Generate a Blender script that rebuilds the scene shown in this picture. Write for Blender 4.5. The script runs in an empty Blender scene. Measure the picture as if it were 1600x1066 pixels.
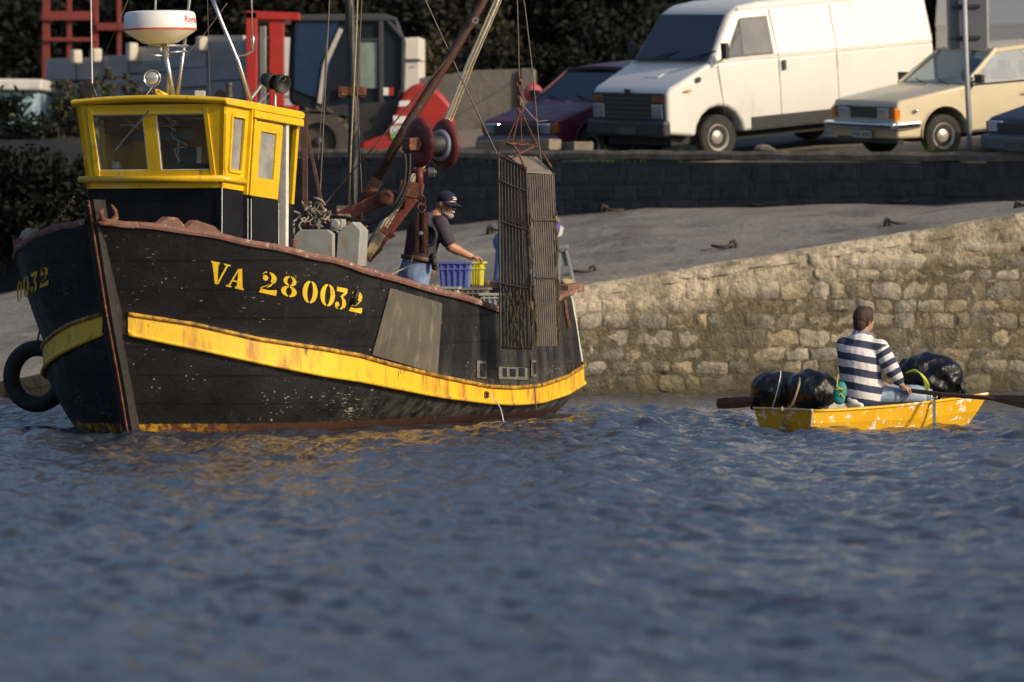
import bpy, bmesh, math, random
from mathutils import Vector, Matrix
from mathutils.bvhtree import BVHTree
from mathutils.geometry import tessellate_polygon
import numpy as np
random.seed(7)
rng = np.random.RandomState(11)
S = bpy.context.scene
COL = S.collection
R = math.radians
# ---------------------------------------------------------------- camera, sky, sun
CAMZ, FPX, HX, HY = 1.41, 8000.0, 800.0, 427.0
cam = bpy.data.objects.new('camera', bpy.data.cameras.new('camera'))
COL.objects.link(cam)
cam.location = (0, 0, CAMZ); cam.rotation_euler = (R(90), 0, 0)
cam.data.lens = 180; cam.data.sensor_width = 36; cam.data.sensor_fit = 'HORIZONTAL'
cam.data.shift_y = -106 / 1600
cam.data.clip_start = .5; cam.data.clip_end = 2000
cam.data.dof.use_dof = True; cam.data.dof.focus_distance = 48.0; cam.data.dof.aperture_fstop = 2.6
S.camera = cam
SUN_EL, SUN_A = 25.0, 31.0
sv = Vector((math.cos(R(SUN_A)) * math.cos(R(SUN_EL)), -math.sin(R(SUN_A)) * math.cos(R(SUN_EL)), math.sin(R(SUN_EL))))
world = bpy.data.worlds.new('World'); S.world = world; world.use_nodes = True
wn = world.node_tree.nodes; wl = world.node_tree.links
sky = wn.new('ShaderNodeTexSky'); sky.sky_type = 'NISHITA'; sky.sun_disc = False
sky.sun_elevation = R(SUN_EL); sky.sun_rotation = math.atan2(sv.x, sv.y)
sky.air_density = 1.0; sky.dust_density = 4.0; sky.ozone_density = 3.0
wl.new(sky.outputs[0], wn['Background'].inputs[0]); wn['Background'].inputs[1].default_value = .14
sun = bpy.data.objects.new('sun', bpy.data.lights.new('sun', 'SUN')); COL.objects.link(sun)
sun.data.energy = 3.6; sun.data.angle = R(.6); sun.data.color = (1.0, .80, .55)
sun.rotation_euler = sv.to_track_quat('Z', 'Y').to_euler()
S.view_settings.view_transform = 'Standard'; S.view_settings.look = 'None'
S.view_settings.exposure = -.10; S.view_settings.gamma = 1
S.render.engine = 'CYCLES'

def P(px, py, Y):
    return Vector(((px - HX) / FPX * Y, Y, CAMZ + (HY - py) / FPX * Y))

# ---------------------------------------------------------------- materials
def newmat(name):
    m = bpy.data.materials.new(name); m.use_nodes = True
    return m, m.node_tree.nodes, m.node_tree.links, m.node_tree.nodes['Principled BSDF']
def noise(n, l, co, scale, detail=5, stretch=None, rough=.6):
    mp = n.new('ShaderNodeMapping')
    if stretch: mp.inputs['Scale'].default_value = stretch
    l.new(co, mp.inputs[0])
    t = n.new('ShaderNodeTexNoise'); t.inputs['Scale'].default_value = scale
    t.inputs['Detail'].default_value = detail; t.inputs['Roughness'].default_value = rough
    l.new(mp.outputs[0], t.inputs['Vector']); return t.outputs[0]
def ramp(n, l, f, a, b, va=0, vb=1):
    r = n.new('ShaderNodeMapRange'); r.inputs[1].default_value = a; r.inputs[2].default_value = b
    r.inputs[3].default_value = va; r.inputs[4].default_value = vb
    l.new(f, r.inputs[0]); return r.outputs[0]
def mix(n, l, f, a, b):
    m = n.new('ShaderNodeMix'); m.data_type = 'RGBA'
    if isinstance(f, float): m.inputs[0].default_value = f
    else: l.new(f, m.inputs[0])
    for i, x in ((6, a), (7, b)):
        if isinstance(x, tuple): m.inputs[i].default_value = (*x, 1)
        else: l.new(x, m.inputs[i])
    return m.outputs[2]
def mth(n, l, op, a, b=0.0):
    m = n.new('ShaderNodeMath'); m.operation = op
    for i, x in ((0, a), (1, b)):
        if isinstance(x, (int, float)): m.inputs[i].default_value = x
        else: l.new(x, m.inputs[i])
    return m.outputs[0]
def pm(name, c1, c2=None, scale=6, rough=.6, metal=0, bump=0, bscale=30, stains=(), rnd=0, stretch=None, spec=.5, coat=0, rv=.12):
    """layered procedural paint / stone / wood; stains = (colour, scale, threshold, softness, stretch)"""
    m, n, l, b = newmat(name)
    co = n.new('ShaderNodeTexCoord').outputs['Object']
    if c2 is None: c2 = tuple(x * .78 for x in c1)
    f = noise(n, l, co, scale, 6, stretch)
    c = mix(n, l, ramp(n, l, f, .35, .65), c1, c2)
    if rnd:
        oi = n.new('ShaderNodeObjectInfo'); hsv = n.new('ShaderNodeHueSaturation')
        l.new(c, hsv.inputs['Color'])
        l.new(ramp(n, l, oi.outputs['Random'], 0, 1, 1 - rnd, 1 + rnd), hsv.inputs['Value'])
        r2 = mth(n, l, 'FRACT', mth(n, l, 'MULTIPLY', oi.outputs['Random'], 37.0))
        l.new(ramp(n, l, r2, 0, 1, .6, 1.3), hsv.inputs['Saturation'])
        c = hsv.outputs[0]
    for (sc, ss, th, so, st) in stains:
        g = noise(n, l, co, ss, 8, st, .68)
        c = mix(n, l, ramp(n, l, g, th, th + so), c, sc)
    l.new(c, b.inputs['Base Color'])
    rr = noise(n, l, co, scale * 2.3, 4)
    l.new(ramp(n, l, rr, .3, .7, max(.02, rough - rv), min(1, rough + rv)), b.inputs['Roughness'])
    b.inputs['Metallic'].default_value = metal
    b.inputs['Specular IOR Level'].default_value = spec
    if coat: b.inputs['Coat Weight'].default_value = coat
    if bump:
        bp = n.new('ShaderNodeBump'); bp.inputs['Strength'].default_value = 1; bp.inputs['Distance'].default_value = bump
        l.new(noise(n, l, co, bscale, 8), bp.inputs['Height']); l.new(bp.outputs[0], b.inputs['Normal'])
    return m
M = {}
M['yellow'] = pm('yellow_paint', (.76, .50, .010), (.66, .41, .010), 4, .38, bump=.002, bscale=40, stains=(((.34, .17, .03), 7, .60, .12, (1, 1, .18)), ((.50, .42, .20), 3, .58, .2, None), ((.16, .08, .03), 16, .67, .05, None)), coat=.15)
M['wh_black'] = pm('wheelhouse_black', (.004, .005, .007), (.008, .009, .012), 6, .65, bump=.002, spec=.2, stains=(((.10, .10, .09), 24, .70, .05, None),))
M['rust'] = pm('rusty_steel', (.16, .055, .025), (.08, .03, .018), 14, .8, bump=.004, stains=(((.30, .13, .05), 20, .55, .1, None),))
M['redpaint'] = pm('worn_red_paint', (.17, .033, .024), (.10, .028, .02), 10, .6, bump=.003, stains=(((.20, .10, .06), 22, .56, .08, None), ((.10, .05, .03), 6, .56, .1, None)))
M['capwood'] = pm('rail_wood', (.22, .10, .075), (.13, .065, .05), 10, .75, bump=.006, bscale=26, stains=(((.45, .36, .28), 12, .56, .08, None), ((.10, .07, .05), 17, .58, .08, None)))
M['steel'] = pm('galvanised_tube', (.55, .56, .58), (.40, .41, .43), 12, .32, metal=.85, stains=(((.22, .15, .1), 18, .68, .06, None),))
M['dark_steel'] = pm('dark_mast_steel', (.035, .038, .045), (.07, .065, .06), 9, .5, metal=.3, bump=.003, stains=(((.16, .09, .05), 12, .6, .1, (1, 1, .2)),))
M['brown_steel'] = pm('brown_boom_steel', (.085, .035, .022), (.05, .024, .018), 9, .6, bump=.003, stains=(((.19, .12, .09), 12, .6, .1, None),))
M['white'] = pm('white_gel', (.80, .80, .78), (.74, .73, .70), 4, .35, coat=.3)
M['white_post'] = pm('white_post', (.70, .70, .66), (.55, .53, .48), 9, .5, stains=(((.14, .10, .07), 14, .64, .05, None),))
M['black'] = pm('black_rubber', (.012, .012, .014), (.022, .021, .022), 12, .6, bump=.002)
M['rubber_tyre'] = pm('tyre', (.018, .017, .017), (.035, .032, .03), 10, .8, bump=.004)
M['rope'] = pm('rope', (.42, .34, .19), (.28, .21, .11), 30, .85, bump=.006, bscale=80)
M['yellow_rope'] = pm('yellow_rope', (.55, .60, .06), (.40, .45, .05), 30, .7)
M['wire'] = pm('wire_rope', (.10, .07, .055), (.06, .045, .04), 30, .6)
M['grey_box'] = pm('grey_machine_paint', (.36, .37, .34), (.28, .29, .27), 5, .55, bump=.002, stains=(((.34, .19, .06), 6, .57, .08, (1, 1, .25)),))
M['net'] = pm('net', (.40, .35, .29), (.20, .16, .13), 22, .95, bump=.02, bscale=40)
M['glass_dark'] = pm('dark_glass', (.018, .022, .030), (.03, .035, .045), 2, .12, spec=.6, rv=.03)
M['chrome'] = pm('chrome', (.7, .7, .72), (.6, .6, .6), 5, .15, metal=1)
def glass(name, tint=(.9, .93, .95), mixf=.18, rough=.03):
    m, n, l, b = newmat(name); n.remove(b)
    t = n.new('ShaderNodeBsdfTransparent'); t.inputs[0].default_value = (*tint, 1)
    g = n.new('ShaderNodeBsdfGlossy'); g.inputs['Roughness'].default_value = rough; g.inputs[0].default_value = (.9, .9, .9, 1)
    fr = n.new('ShaderNodeLayerWeight'); fr.inputs[0].default_value = .5
    mm = n.new('ShaderNodeMixShader'); l.new(mth(n, l, 'ADD', mth(n, l, 'MULTIPLY', mth(n, l, 'POWER', fr.outputs['Facing'], 4.0), .5), .03 + mixf * .3), mm.inputs[0])
    l.new(t.outputs[0], mm.inputs[1]); l.new(g.outputs[0], mm.inputs[2])
    l.new(mm.outputs[0], n['Material Output'].inputs[0]); return m
M['glass'] = glass('window_glass', (.86, .89, .90), .04)
M['salt_glass'] = pm('salted_glass', (.20, .21, .22), (.34, .33, .30), 5, .25, spec=.5)
M['tint'] = glass('tinted_glass', (.42, .50, .56), .3)

# ---------------------------------------------------------------- mesh builder
BASE = {}
class MB:
    def __init__(s, T=None):
        s.v = []; s.f = []; s.mi = []; s.T = T; s.cur = 0
    def add(s, vs, fs):
        o = len(s.v)
        T = s.T
        for p in vs:
            p = Vector(p)
            s.v.append(T @ p if T is not None else p)
        for f in fs:
            s.f.append(tuple(o + i for i in f)); s.mi.append(s.cur)
        return s
    def box(s, c, d, rot=None):
        c = Vector(c); hx, hy, hz = d[0] / 2, d[1] / 2, d[2] / 2
        vs = [Vector((x, y, z)) for z in (-hz, hz) for x, y in ((-hx, -hy), (hx, -hy), (hx, hy), (-hx, hy))]
        if rot is not None: vs = [rot @ p for p in vs]
        return s.add([c + p for p in vs], [(3, 2, 1, 0), (4, 5, 6, 7), (0, 1, 5, 4), (1, 2, 6, 5), (2, 3, 7, 6), (3, 0, 4, 7)])
    def hexa(s, a, b):   # bottom 4, top 4
        return s.add(list(a) + list(b), [(3, 2, 1, 0), (4, 5, 6, 7), (0, 1, 5, 4), (1, 2, 6, 5), (2, 3, 7, 6), (3, 0, 4, 7)])
    def bar(s, p, q, w, h, up=Vector((0, 0, 1))):
        p = Vector(p); q = Vector(q); d = (q - p).normalized()
        sd = d.cross(up)
        if sd.length < 1e-3: sd = d.cross(Vector((1, 0, 0)))
        sd.normalize(); u = sd.cross(d)
        a = [p + sd * x * w / 2 + u * y * h / 2 for x, y in ((-1, -1), (1, -1), (1, 1), (-1, 1))]
        b = [k + (q - p) for k in a]
        return s.hexa(a, b)
    def tube(s, pts, r, n=8, cap=True):
        pts = [Vector(p) for p in pts]
        rs = r if isinstance(r, (list, tuple)) else [r] * len(pts)
        vs = []; fs = []; prev = None
        for i, p in enumerate(pts):
            d = (pts[min(i + 1, len(pts) - 1)] - pts[max(i - 1, 0)])
            if d.length < 1e-6: d = Vector((0, 0, 1))
            d.normalize()
            if prev is None:
                a = d.cross(Vector((0, 0, 1)))
                if a.length < .05: a = d.cross(Vector((1, 0, 0)))
            else:
                a = prev - d * prev.dot(d)
                if a.length < 1e-5: a = d.cross(Vector((1, 0, 0)))
            a.normalize(); prev = a; b = d.cross(a)
            for k in range(n):
                t = 2 * math.pi * k / n
                vs.append(p + (a * math.cos(t) + b * math.sin(t)) * rs[i])
        for i in range(len(pts) - 1):
            for k in range(n):
                fs.append((i * n + k, i * n + (k + 1) % n, (i + 1) * n + (k + 1) % n, (i + 1) * n + k))
        if cap:
            fs.append(tuple(reversed(range(n)))); fs.append(tuple(range((len(pts) - 1) * n, len(pts) * n)))
        return s.add(vs, fs)
    def lathe(s, c, axis, prof, n=24):  # prof: (along, radius)
        c = Vector(c); ax = Vector(axis).normalized()
        a = ax.cross(Vector((0, 0, 1)))
        if a.length < .05: a = ax.cross(Vector((1, 0, 0)))
        a.normalize(); b = ax.cross(a); vs = []; fs = []
        for (t, r) in prof:
            for k in range(n):
                q = 2 * math.pi * k / n
                vs.append(c + ax * t + (a * math.cos(q) + b * math.sin(q)) * r)
        for i in range(len(prof) - 1):
            for k in range(n):
                fs.append((i * n + k, i * n + (k + 1) % n, (i + 1) * n + (k + 1) % n, (i + 1) * n + k))
        if prof[0] != prof[-1]: fs.append(tuple(reversed(range(n)))); fs.append(tuple(range((len(prof) - 1) * n, len(prof) * n)))
        return s.add(vs, fs)
    def ell(s, c, r, rot=None, n=12, m=8):
        c = Vector(c); r = Vector(r) if not isinstance(r, (int, float)) else Vector((r, r, r)); vs = []; fs = []
        for i in range(m + 1):
            th = math.pi * i / m
            for k in range(n):
                ph = 2 * math.pi * k / n
                p = Vector((r.x * math.sin(th) * math.cos(ph), r.y * math.sin(th) * math.sin(ph), r.z * math.cos(th)))
                if rot is not None: p = rot @ p
                vs.append(c + p)
        for i in range(m):
            for k in range(n):
                fs.append((i * n + k, (i + 1) * n + k, (i + 1) * n + (k + 1) % n, i * n + (k + 1) % n))
        return s.add(vs, fs)
    def cap(s, p, q, r1, r2=None, n=12):   # capsule
        r2 = r1 if r2 is None else r2
        s.ell(p, r1, n=n); s.ell(q, r2, n=n); return s.tube([p, q], [r1, r2], n)
    def prism(s, poly, y0, y1, hw=None):
        """poly of (x,z); extruded along y. hw: per-vertex half width instead of y0/y1"""
        n = len(poly)
        if hw: vs = [(x, -h, z) for (x, z), h in zip(poly, hw)] + [(x, h, z) for (x, z), h in zip(poly, hw)]
        else: vs = [(x, y0, z) for x, z in poly] + [(x, y1, z) for x, z in poly]
        fs = [tuple(range(n)), tuple(reversed(range(n, 2 * n)))] + [(i, i + n, (i + 1) % n + n, (i + 1) % n) for i in range(n)]
        return s.add(vs, fs)
    def grid(s, rows, closed=False):
        n = len(rows[0]); vs = [p for r in rows for p in r]; fs = []
        for i in range(len(rows) - 1):
            for k in range(n if closed else n - 1):
                fs.append((i * n + k, i * n + (k + 1) % n, (i + 1) * n + (k + 1) % n, (i + 1) * n + k))
        return s.add(vs, fs)
    def build(s, name, mat, parent=None, smooth=False, bevel=0, bseg=2, label=None):
        me = bpy.data.meshes.new(name)
        b = Vector((0, 0, 0))
        if parent is not None: b = Vector(BASE[parent.name])
        me.from_pydata([tuple(p - b) for p in s.v], [], s.f)
        mats = mat if isinstance(mat, (list, tuple)) else [mat]
        for m_ in mats: me.materials.append(M[m_] if isinstance(m_, str) else m_)
        if len(mats) > 1: me.polygons.foreach_set('material_index', s.mi)
        bm = bmesh.new(); bm.from_mesh(me)
        bmesh.ops.remove_doubles(bm, verts=bm.verts, dist=1e-5)
        bmesh.ops.recalc_face_normals(bm, faces=bm.faces); bm.to_mesh(me); bm.free()
        if smooth: me.polygons.foreach_set('use_smooth', [True] * len(me.polygons))
        o = bpy.data.objects.new(name, me); COL.objects.link(o)
        if parent is not None: o.parent = parent
        BASE[o.name] = tuple(b)
        if bevel:
            md = o.modifiers.new('bevel', 'BEVEL'); md.width = bevel; md.segments = bseg; md.limit_method = 'ANGLE'; md.angle_limit = R(32)
        if label: o['label'] = label
        return o
def thing(name, base, label, cat, group=None):
    o = bpy.data.objects.new(name, None); COL.objects.link(o); o.location = Vector(base); o.empty_display_size = .2
    BASE[o.name] = tuple(base); return tag(o, label, cat, group)
def tag(o, label, cat, group=None, kind=None):
    o['label'] = label; o['category'] = cat
    if group: o['group'] = group
    if kind: o['kind'] = kind
    return o
def struct(o):
    o['kind'] = 'structure'; return o
def smooth_by(o, ang=35):
    try:
        me = o.data; me.polygons.foreach_set('use_smooth', [True] * len(me.polygons)); me.set_sharp_from_angle(angle=R(ang))
    except Exception: pass
    return o
def remesh(o, vs=.012, it=4):
    md = o.modifiers.new('remesh', 'REMESH'); md.mode = 'VOXEL'; md.voxel_size = vs; md.use_smooth_shade = True
    sm = o.modifiers.new('smooth', 'SMOOTH'); sm.iterations = it; sm.factor = .5
    return o
def text_geo(txt, size):
    cu = bpy.data.curves.new('t', 'FONT'); cu.body = txt; cu.size = size; cu.resolution_u = 4
    ob = bpy.data.objects.new('t', cu); COL.objects.link(ob)
    dg = bpy.context.evaluated_depsgraph_get(); e = ob.evaluated_get(dg); me = e.to_mesh()
    vs = [Vector(v.co) for v in me.vertices]; fs = [tuple(p.vertices) for p in me.polygons]
    e.to_mesh_clear(); bpy.data.objects.remove(ob); bpy.data.curves.remove(cu)
    return vs, fs
def lerp(tab, x):
    if x <= tab[0][0]: return tab[0][1]
    for (a, b), (c, d) in zip(tab, tab[1:]):
        if x <= c: return b + (d - b) * (x - a) / (c - a)
    return tab[-1][1]
def spline(pts, n):
    """Catmull-Rom resample of tuples"""
    out = []; k = len(pts) - 1
    for i in range(n + 1):
        t = i / n * k; j = min(int(t), k - 1); f = t - j
        p0, p1, p2, p3 = pts[max(j - 1, 0)], pts[j], pts[j + 1], pts[min(j + 2, k)]
        out.append(tuple(.5 * (2 * b + (c - a) * f + (2 * a - 5 * b + 4 * c - d) * f * f + (3 * b - a - 3 * c + d) * f ** 3) for a, b, c, d in zip(p0, p1, p2, p3)))
    return out
# ================================================================ SETTING
# ---- water
def build_water():
    ys = [6.0]
    while ys[-1] < 64: ys.append(ys[-1] + max(.018, ys[-1] * .00125))
    ys += [66, 70, 78, 90, 120]
    ys = [-200, -60, -20, -5, 0, 3] + ys
    ts = np.linspace(-1.35, 1.35, 460)
    ts = np.concatenate([[-60, -30, -12, -5, -2.6, -1.8], ts, [1.8, 2.6, 5, 12, 30, 60]])
    ys = np.array(ys); W = np.maximum(ys, 6) * .1
    X = ts[None, :] * W[:, None]; Y = np.repeat(ys[:, None], len(ts), 1)
    Z = np.zeros_like(X); r = np.random.RandomState(3)
    slope = np.zeros(1)
    for i in range(64):
        lam = .09 * (12 ** (r.rand()))          # .09 .. 1.1 m
        k = 2 * np.pi / lam; th = R(205) + r.randn() * .62
        amp = .0078 * lam * (1.3 if i % 5 == 0 else 1) * (1.0 if lam < .7 else .75)
        ph = r.rand() * 6.28
        # bend the crests a little so nothing lines up
        xx = X + .08 * np.sin(Y * 1.3 + i) + .05 * np.sin(X * 2.1 + i * 2); yy = Y + .1 * np.sin(X * .9 + i * 1.7)
        Z += amp * np.sin(k * (xx * np.cos(th) + yy * np.sin(th)) + ph)
    patch = .92 + .22 * np.sin(X * .55 + 1.2 * np.sin(Y * .31)) * np.sin(Y * .42 + .8 * np.sin(X * .37))
    Z *= patch
    calm = np.clip((60 - Y) / 8, .62, 1); Z *= calm
    far = (np.abs(ts)[None, :] > 1.5) | (Y > 65) | (Y < 5)
    Z = np.where(far, 0, Z)
    n, m = X.shape
    co = np.stack([X, Y, Z], -1).reshape(-1, 3)
    idx = np.arange(n * m).reshape(n, m)
    q = np.stack([idx[:-1, :-1], idx[:-1, 1:], idx[1:, 1:], idx[1:, :-1]], -1).reshape(-1, 4)
    me = bpy.data.meshes.new('water'); me.vertices.add(n * m); me.vertices.foreach_set('co', co.ravel())
    me.loops.add(q.size); me.loops.foreach_set('vertex_index', q.ravel().astype(np.int32))
    me.polygons.add(len(q)); me.polygons.foreach_set('loop_start', np.arange(0, q.size, 4, dtype=np.int32))
    me.polygons.foreach_set('loop_total', np.full(len(q), 4, dtype=np.int32))
    me.update(calc_edges=True); me.polygons.foreach_set('use_smooth', [True] * len(q))
    o = bpy.data.objects.new('water', me); COL.objects.link(o); struct(o)
    mt, nn, l, b = newmat('sea_water')
    co_ = nn.new('ShaderNodeTexCoord').outputs['Object']
    b.inputs['Base Color'].default_value = (.050, .058, .080, 1)
    b.inputs['Roughness'].default_value = .13; b.inputs['IOR'].default_value = 1.33
    b.inputs['Specular IOR Level'].default_value = .6
    bp = nn.new('ShaderNodeBump'); bp.inputs['Distance'].default_value = .016; bp.inputs['Strength'].default_value = 1
    h = mth(nn, l, 'ADD', noise(nn, l, co_, 9, 3, (1, .7, 1)), mth(nn, l, 'MULTIPLY', noise(nn, l, co_, 26, 2), .28))
    l.new(h, bp.inputs['Height']); l.new(bp.outputs[0], b.inputs['Normal'])
    me.materials.append(mt)
build_water()
sb = MB(); sb.box((0, 0, -3.1), (400, 400, .2)); M['seabed'] = pm('seabed', (.03, .035, .03)); struct(sb.build('seabed', 'seabed'))

# ---- slipway
def NE(X):  # near edge of the slip: depth and height
    return 58 + (X + 5.8) / 11.9 * 3, .17 + .163 * (X + 5.8)
FAR = [(-30, -.9), (-7, 1.36), (-1.07, 2.09), (1.4, 2.28), (7, 2.36), (20, 2.5)]
def WALLY(X): return 72 - 6 / 9.5 * (X + 2.9)
M['slip'] = pm('slip_concrete', (.26, .235, .20), (.18, .163, .143), 1.1, .92, bump=.035, bscale=9,
    stains=(((.32, .28, .23), 2.6, .60, .12, (1, .35, 1)), ((.12, .105, .09), 1.1, .50, .12, (.5, .35, 1)), ((.075, .07, .06), 5, .66, .06, (1, .25, 1)), ((.36, .33, .29), .9, .60, .1, (.5, .6, 1)), ((.5, .47, .42), 5.5, .735, .03, (1, .4, 1))))
rows = []
for j in range(15):
    t = j / 14; row = []
    for i in range(91):
        X = -22 + i * .45
        y0, z0 = NE(X); y1 = WALLY(X) + .4; z1 = lerp(FAR, X)
        z0 = max(z0, -1.5) if X > -16 else -1.5
        z = z0 + (z1 - z0) * (1 - (1 - t) ** 1.25)
        if 0 < j < 14: z += .035 * math.sin(X * 1.9 + t * 4) * math.sin(t * 7 + X) + random.uniform(-.012, .012)
        if j == 0: z += random.uniform(-.03, .02)
        row.append((X, y0 + .1 + (y1 - y0 - .1) * t, z))
    rows.append(row)
o = MB().grid(rows).build('slipway', 'slip', smooth=True); struct(o)

# ---- rubble wall under the slip: each stone its own piece
def wet_stone(name, c1, c2, c3):
    m, n, l, b = newmat(name)
    tc = n.new('ShaderNodeTexCoord'); geo = n.new('ShaderNodeNewGeometry')
    pos = geo.outputs['Position']; oi = n.new('ShaderNodeObjectInfo')
    f = noise(n, l, pos, 7, 9, None, .72); c = mix(n, l, ramp(n, l, f, .42, .58), c1, c2)
    hsv = n.new('ShaderNodeHueSaturation'); l.new(c, hsv.inputs['Color'])
    l.new(ramp(n, l, oi.outputs['Random'], 0, 1, .50, 1.40), hsv.inputs['Value'])
    l.new(ramp(n, l, mth(n, l, 'FRACT', mth(n, l, 'MULTIPLY', oi.outputs['Random'], 53.0)), 0, 1, .5, 1.25), hsv.inputs['Saturation'])
    c = hsv.outputs[0]
    c = mix(n, l, ramp(n, l, noise(n, l, pos, 11, 8, None, .7), .56, .66), c, c3)
    # lichen, bleached towards the dry top; weed towards the tide line
    sx = n.new('ShaderNodeSeparateXYZ'); l.new(pos, sx.inputs[0])
    top = mth(n, l, 'SUBTRACT', sx.outputs[2], mth(n, l, 'MULTIPLY', mth(n, l, 'ADD', sx.outputs[0], 5.8), .163))
    w = noise(n, l, pos, 2.2, 6)
    dry = ramp(n, l, mth(n, l, 'ADD', top, mth(n, l, 'MULTIPLY', w, .5)), -.06, .20)
    dry = mth(n, l, 'MULTIPLY', dry, ramp(n, l, noise(n, l, pos, 14, 8, None, .75), .38, .54, .15, .9))
    c = mix(n, l, dry, c, (.66, .57, .43))
    c = mix(n, l, ramp(n, l, noise(n, l, pos, 1.3, 8, None, .7), .47, .60, 0, .72), c, (.115, .095, .058))
    tide = ramp(n, l, mth(n, l, 'ADD', sx.outputs[2], mth(n, l, 'MULTIPLY', w, .5)), .30, .75, .75, 0)
    c = mix(n, l, tide, c, (.058, .052, .022))
    boat_shade = mth(n, l, 'MULTIPLY', ramp(n, l, sx.outputs[0], -4.4, -3.2, 1, 0), ramp(n, l, mth(n, l, 'ADD', sx.outputs[2], mth(n, l, 'MULTIPLY', w, .2)), .38, .50, 1, 0)); c = mix(n, l, boat_shade, c, (.014, .013, .008))  # boat's shadow painted into the stone colour, low at the left end
    l.new(c, b.inputs['Base Color']); b.inputs['Roughness'].default_value = .88
    bp = n.new('ShaderNodeBump'); bp.inputs['Distance'].default_value = .07
    l.new(noise(n, l, pos, 13, 10, None, .68), bp.inputs['Height']); l.new(bp.outputs[0], b.inputs['Normal'])
    return m
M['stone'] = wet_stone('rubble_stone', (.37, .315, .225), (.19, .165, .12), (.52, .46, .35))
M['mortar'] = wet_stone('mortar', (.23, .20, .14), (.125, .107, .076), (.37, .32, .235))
wdir = Vector((11.9, 3, 0)).normalized(); wnrm = Vector((3, -11.9, 0)).normalized()
W0 = Vector((-5.8, 58, 0)); XS = wdir.x
wl_t = thing('slipway_wall', W0, 'long sunlit rubble stone wall rising out of the water beneath the concrete slipway', 'wall')
def wp(s, z, out): return W0 + wdir * s + wnrm * out + Vector((0, 0, z))
mb = MB(); rows = []
for j in range(8):
    row = []
    for i in range(200):
        s = -3 + i * .1; zt = .17 + .163 * s * XS
        row.append(wp(s, -1.2 + (zt + 1.2) * j / 7, .0 + random.uniform(-.012, .015)))
    rows.append(row)
rows.append([p - wnrm * .45 + Vector((0, 0, .01)) for p in rows[-1]])
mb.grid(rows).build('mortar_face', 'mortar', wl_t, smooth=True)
stones = []
z = -.12; ci = 0
while z < 2.3:
    h = random.choice([.12, .15, .17, .20, .14]); s = max(0, (z - .17) / .163 / XS - .5) + random.uniform(0, .1)
    s = max(s, -.2)
    while s < 14.4:
        w = random.uniform(.12, .42) * (1 if h < .2 else 1.1)
        zt = .17 + .163 * (s + w / 2) * XS
        hh = h
        if z + h > zt - .03: hh = zt - .03 - z
        if hh > .055 and random.random() > .07:
            stones.append((s, z, w, hh, zt))
        s += w + random.uniform(.008, .035)
    z += h + random.uniform(.01, .022); ci += 1
def stone_mesh(mb, s, z, w, h, pr):
    j = lambda a: random.uniform(-a, a)
    e = min(w, h) * .12
    back = [(s, z), (s + w, z), (s + w, z + h), (s, z + h)]
    n = 5; m_ = 4; rows = []
    tl = j(.05); 
    for b in range(m_):
        row = []
        for a in range(n):
            u = a / (n - 1); v = b / (m_ - 1)
            ed = (a in (0, n - 1)) or (b in (0, m_ - 1)); co = (a in (0, n - 1)) and (b in (0, m_ - 1))
            ss = s + w * u + j(.009) + (e * .5 * (1 if a == 0 else -1) if co else 0) ; zz = z + h * v + j(.008) + tl * (u - .5) + (e * .5 * (1 if b == 0 else -1) if co else 0)
            row.append(wp(ss, zz, pr + .006 + j(.009) if not ed else pr * .3 - .004 + j(.009)))
        rows.append(row)
    mb.grid(rows)
    ring = [rows[0][k] for k in range(n)] + [rows[b][n - 1] for b in range(1, m_)] + [rows[m_ - 1][k] for k in range(n - 2, -1, -1)] + [rows[b][0] for b in range(m_ - 2, 0, -1)]
    back_ = [p - wnrm * (pr + .06) for p in ring]
    mb.grid([ring, back_], closed=True)
def vis(t):
    X = W0.x + XS * t[0]; px = 800 + 8000 * X / 59.5
    inview = -20 < px < 1620; hid = 60 < px < 900
    return (0 if (inview and not hid and t[1] > -.1) else 1, -t[2] * t[3])
stones.sort(key=vis)
for i, (s, z, w, h, zt) in enumerate(stones[:298]):
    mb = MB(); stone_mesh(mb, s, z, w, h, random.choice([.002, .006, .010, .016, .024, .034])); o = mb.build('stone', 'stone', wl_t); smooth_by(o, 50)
mb = MB()
for (s, z, w, h, zt) in stones[298:]: stone_mesh(mb, s, z, w, h, random.uniform(.0, .025))
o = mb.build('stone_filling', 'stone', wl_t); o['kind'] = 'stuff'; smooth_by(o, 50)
# worn irregular lip of the slip
mb = MB(); rows = []
for j in range(6):
    a = j / 5 * math.pi * .5; row = []
    for i in range(210):
        s = -1 + i * .075; zt = .17 + .163 * s * XS; jj = random.uniform(-.018, .018)
        row.append(wp(s + random.uniform(-.01, .01), zt - .13 + .13 * math.sin(a) + .008 + jj * (j > 0), -.09 + (.105 + .02 * math.sin(i * .7) + jj) * math.cos(a) - (.10 if j == 5 else 0)))
    rows.append(row)
mb.grid(rows).build('coping', 'stone', wl_t, smooth=True)

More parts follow.
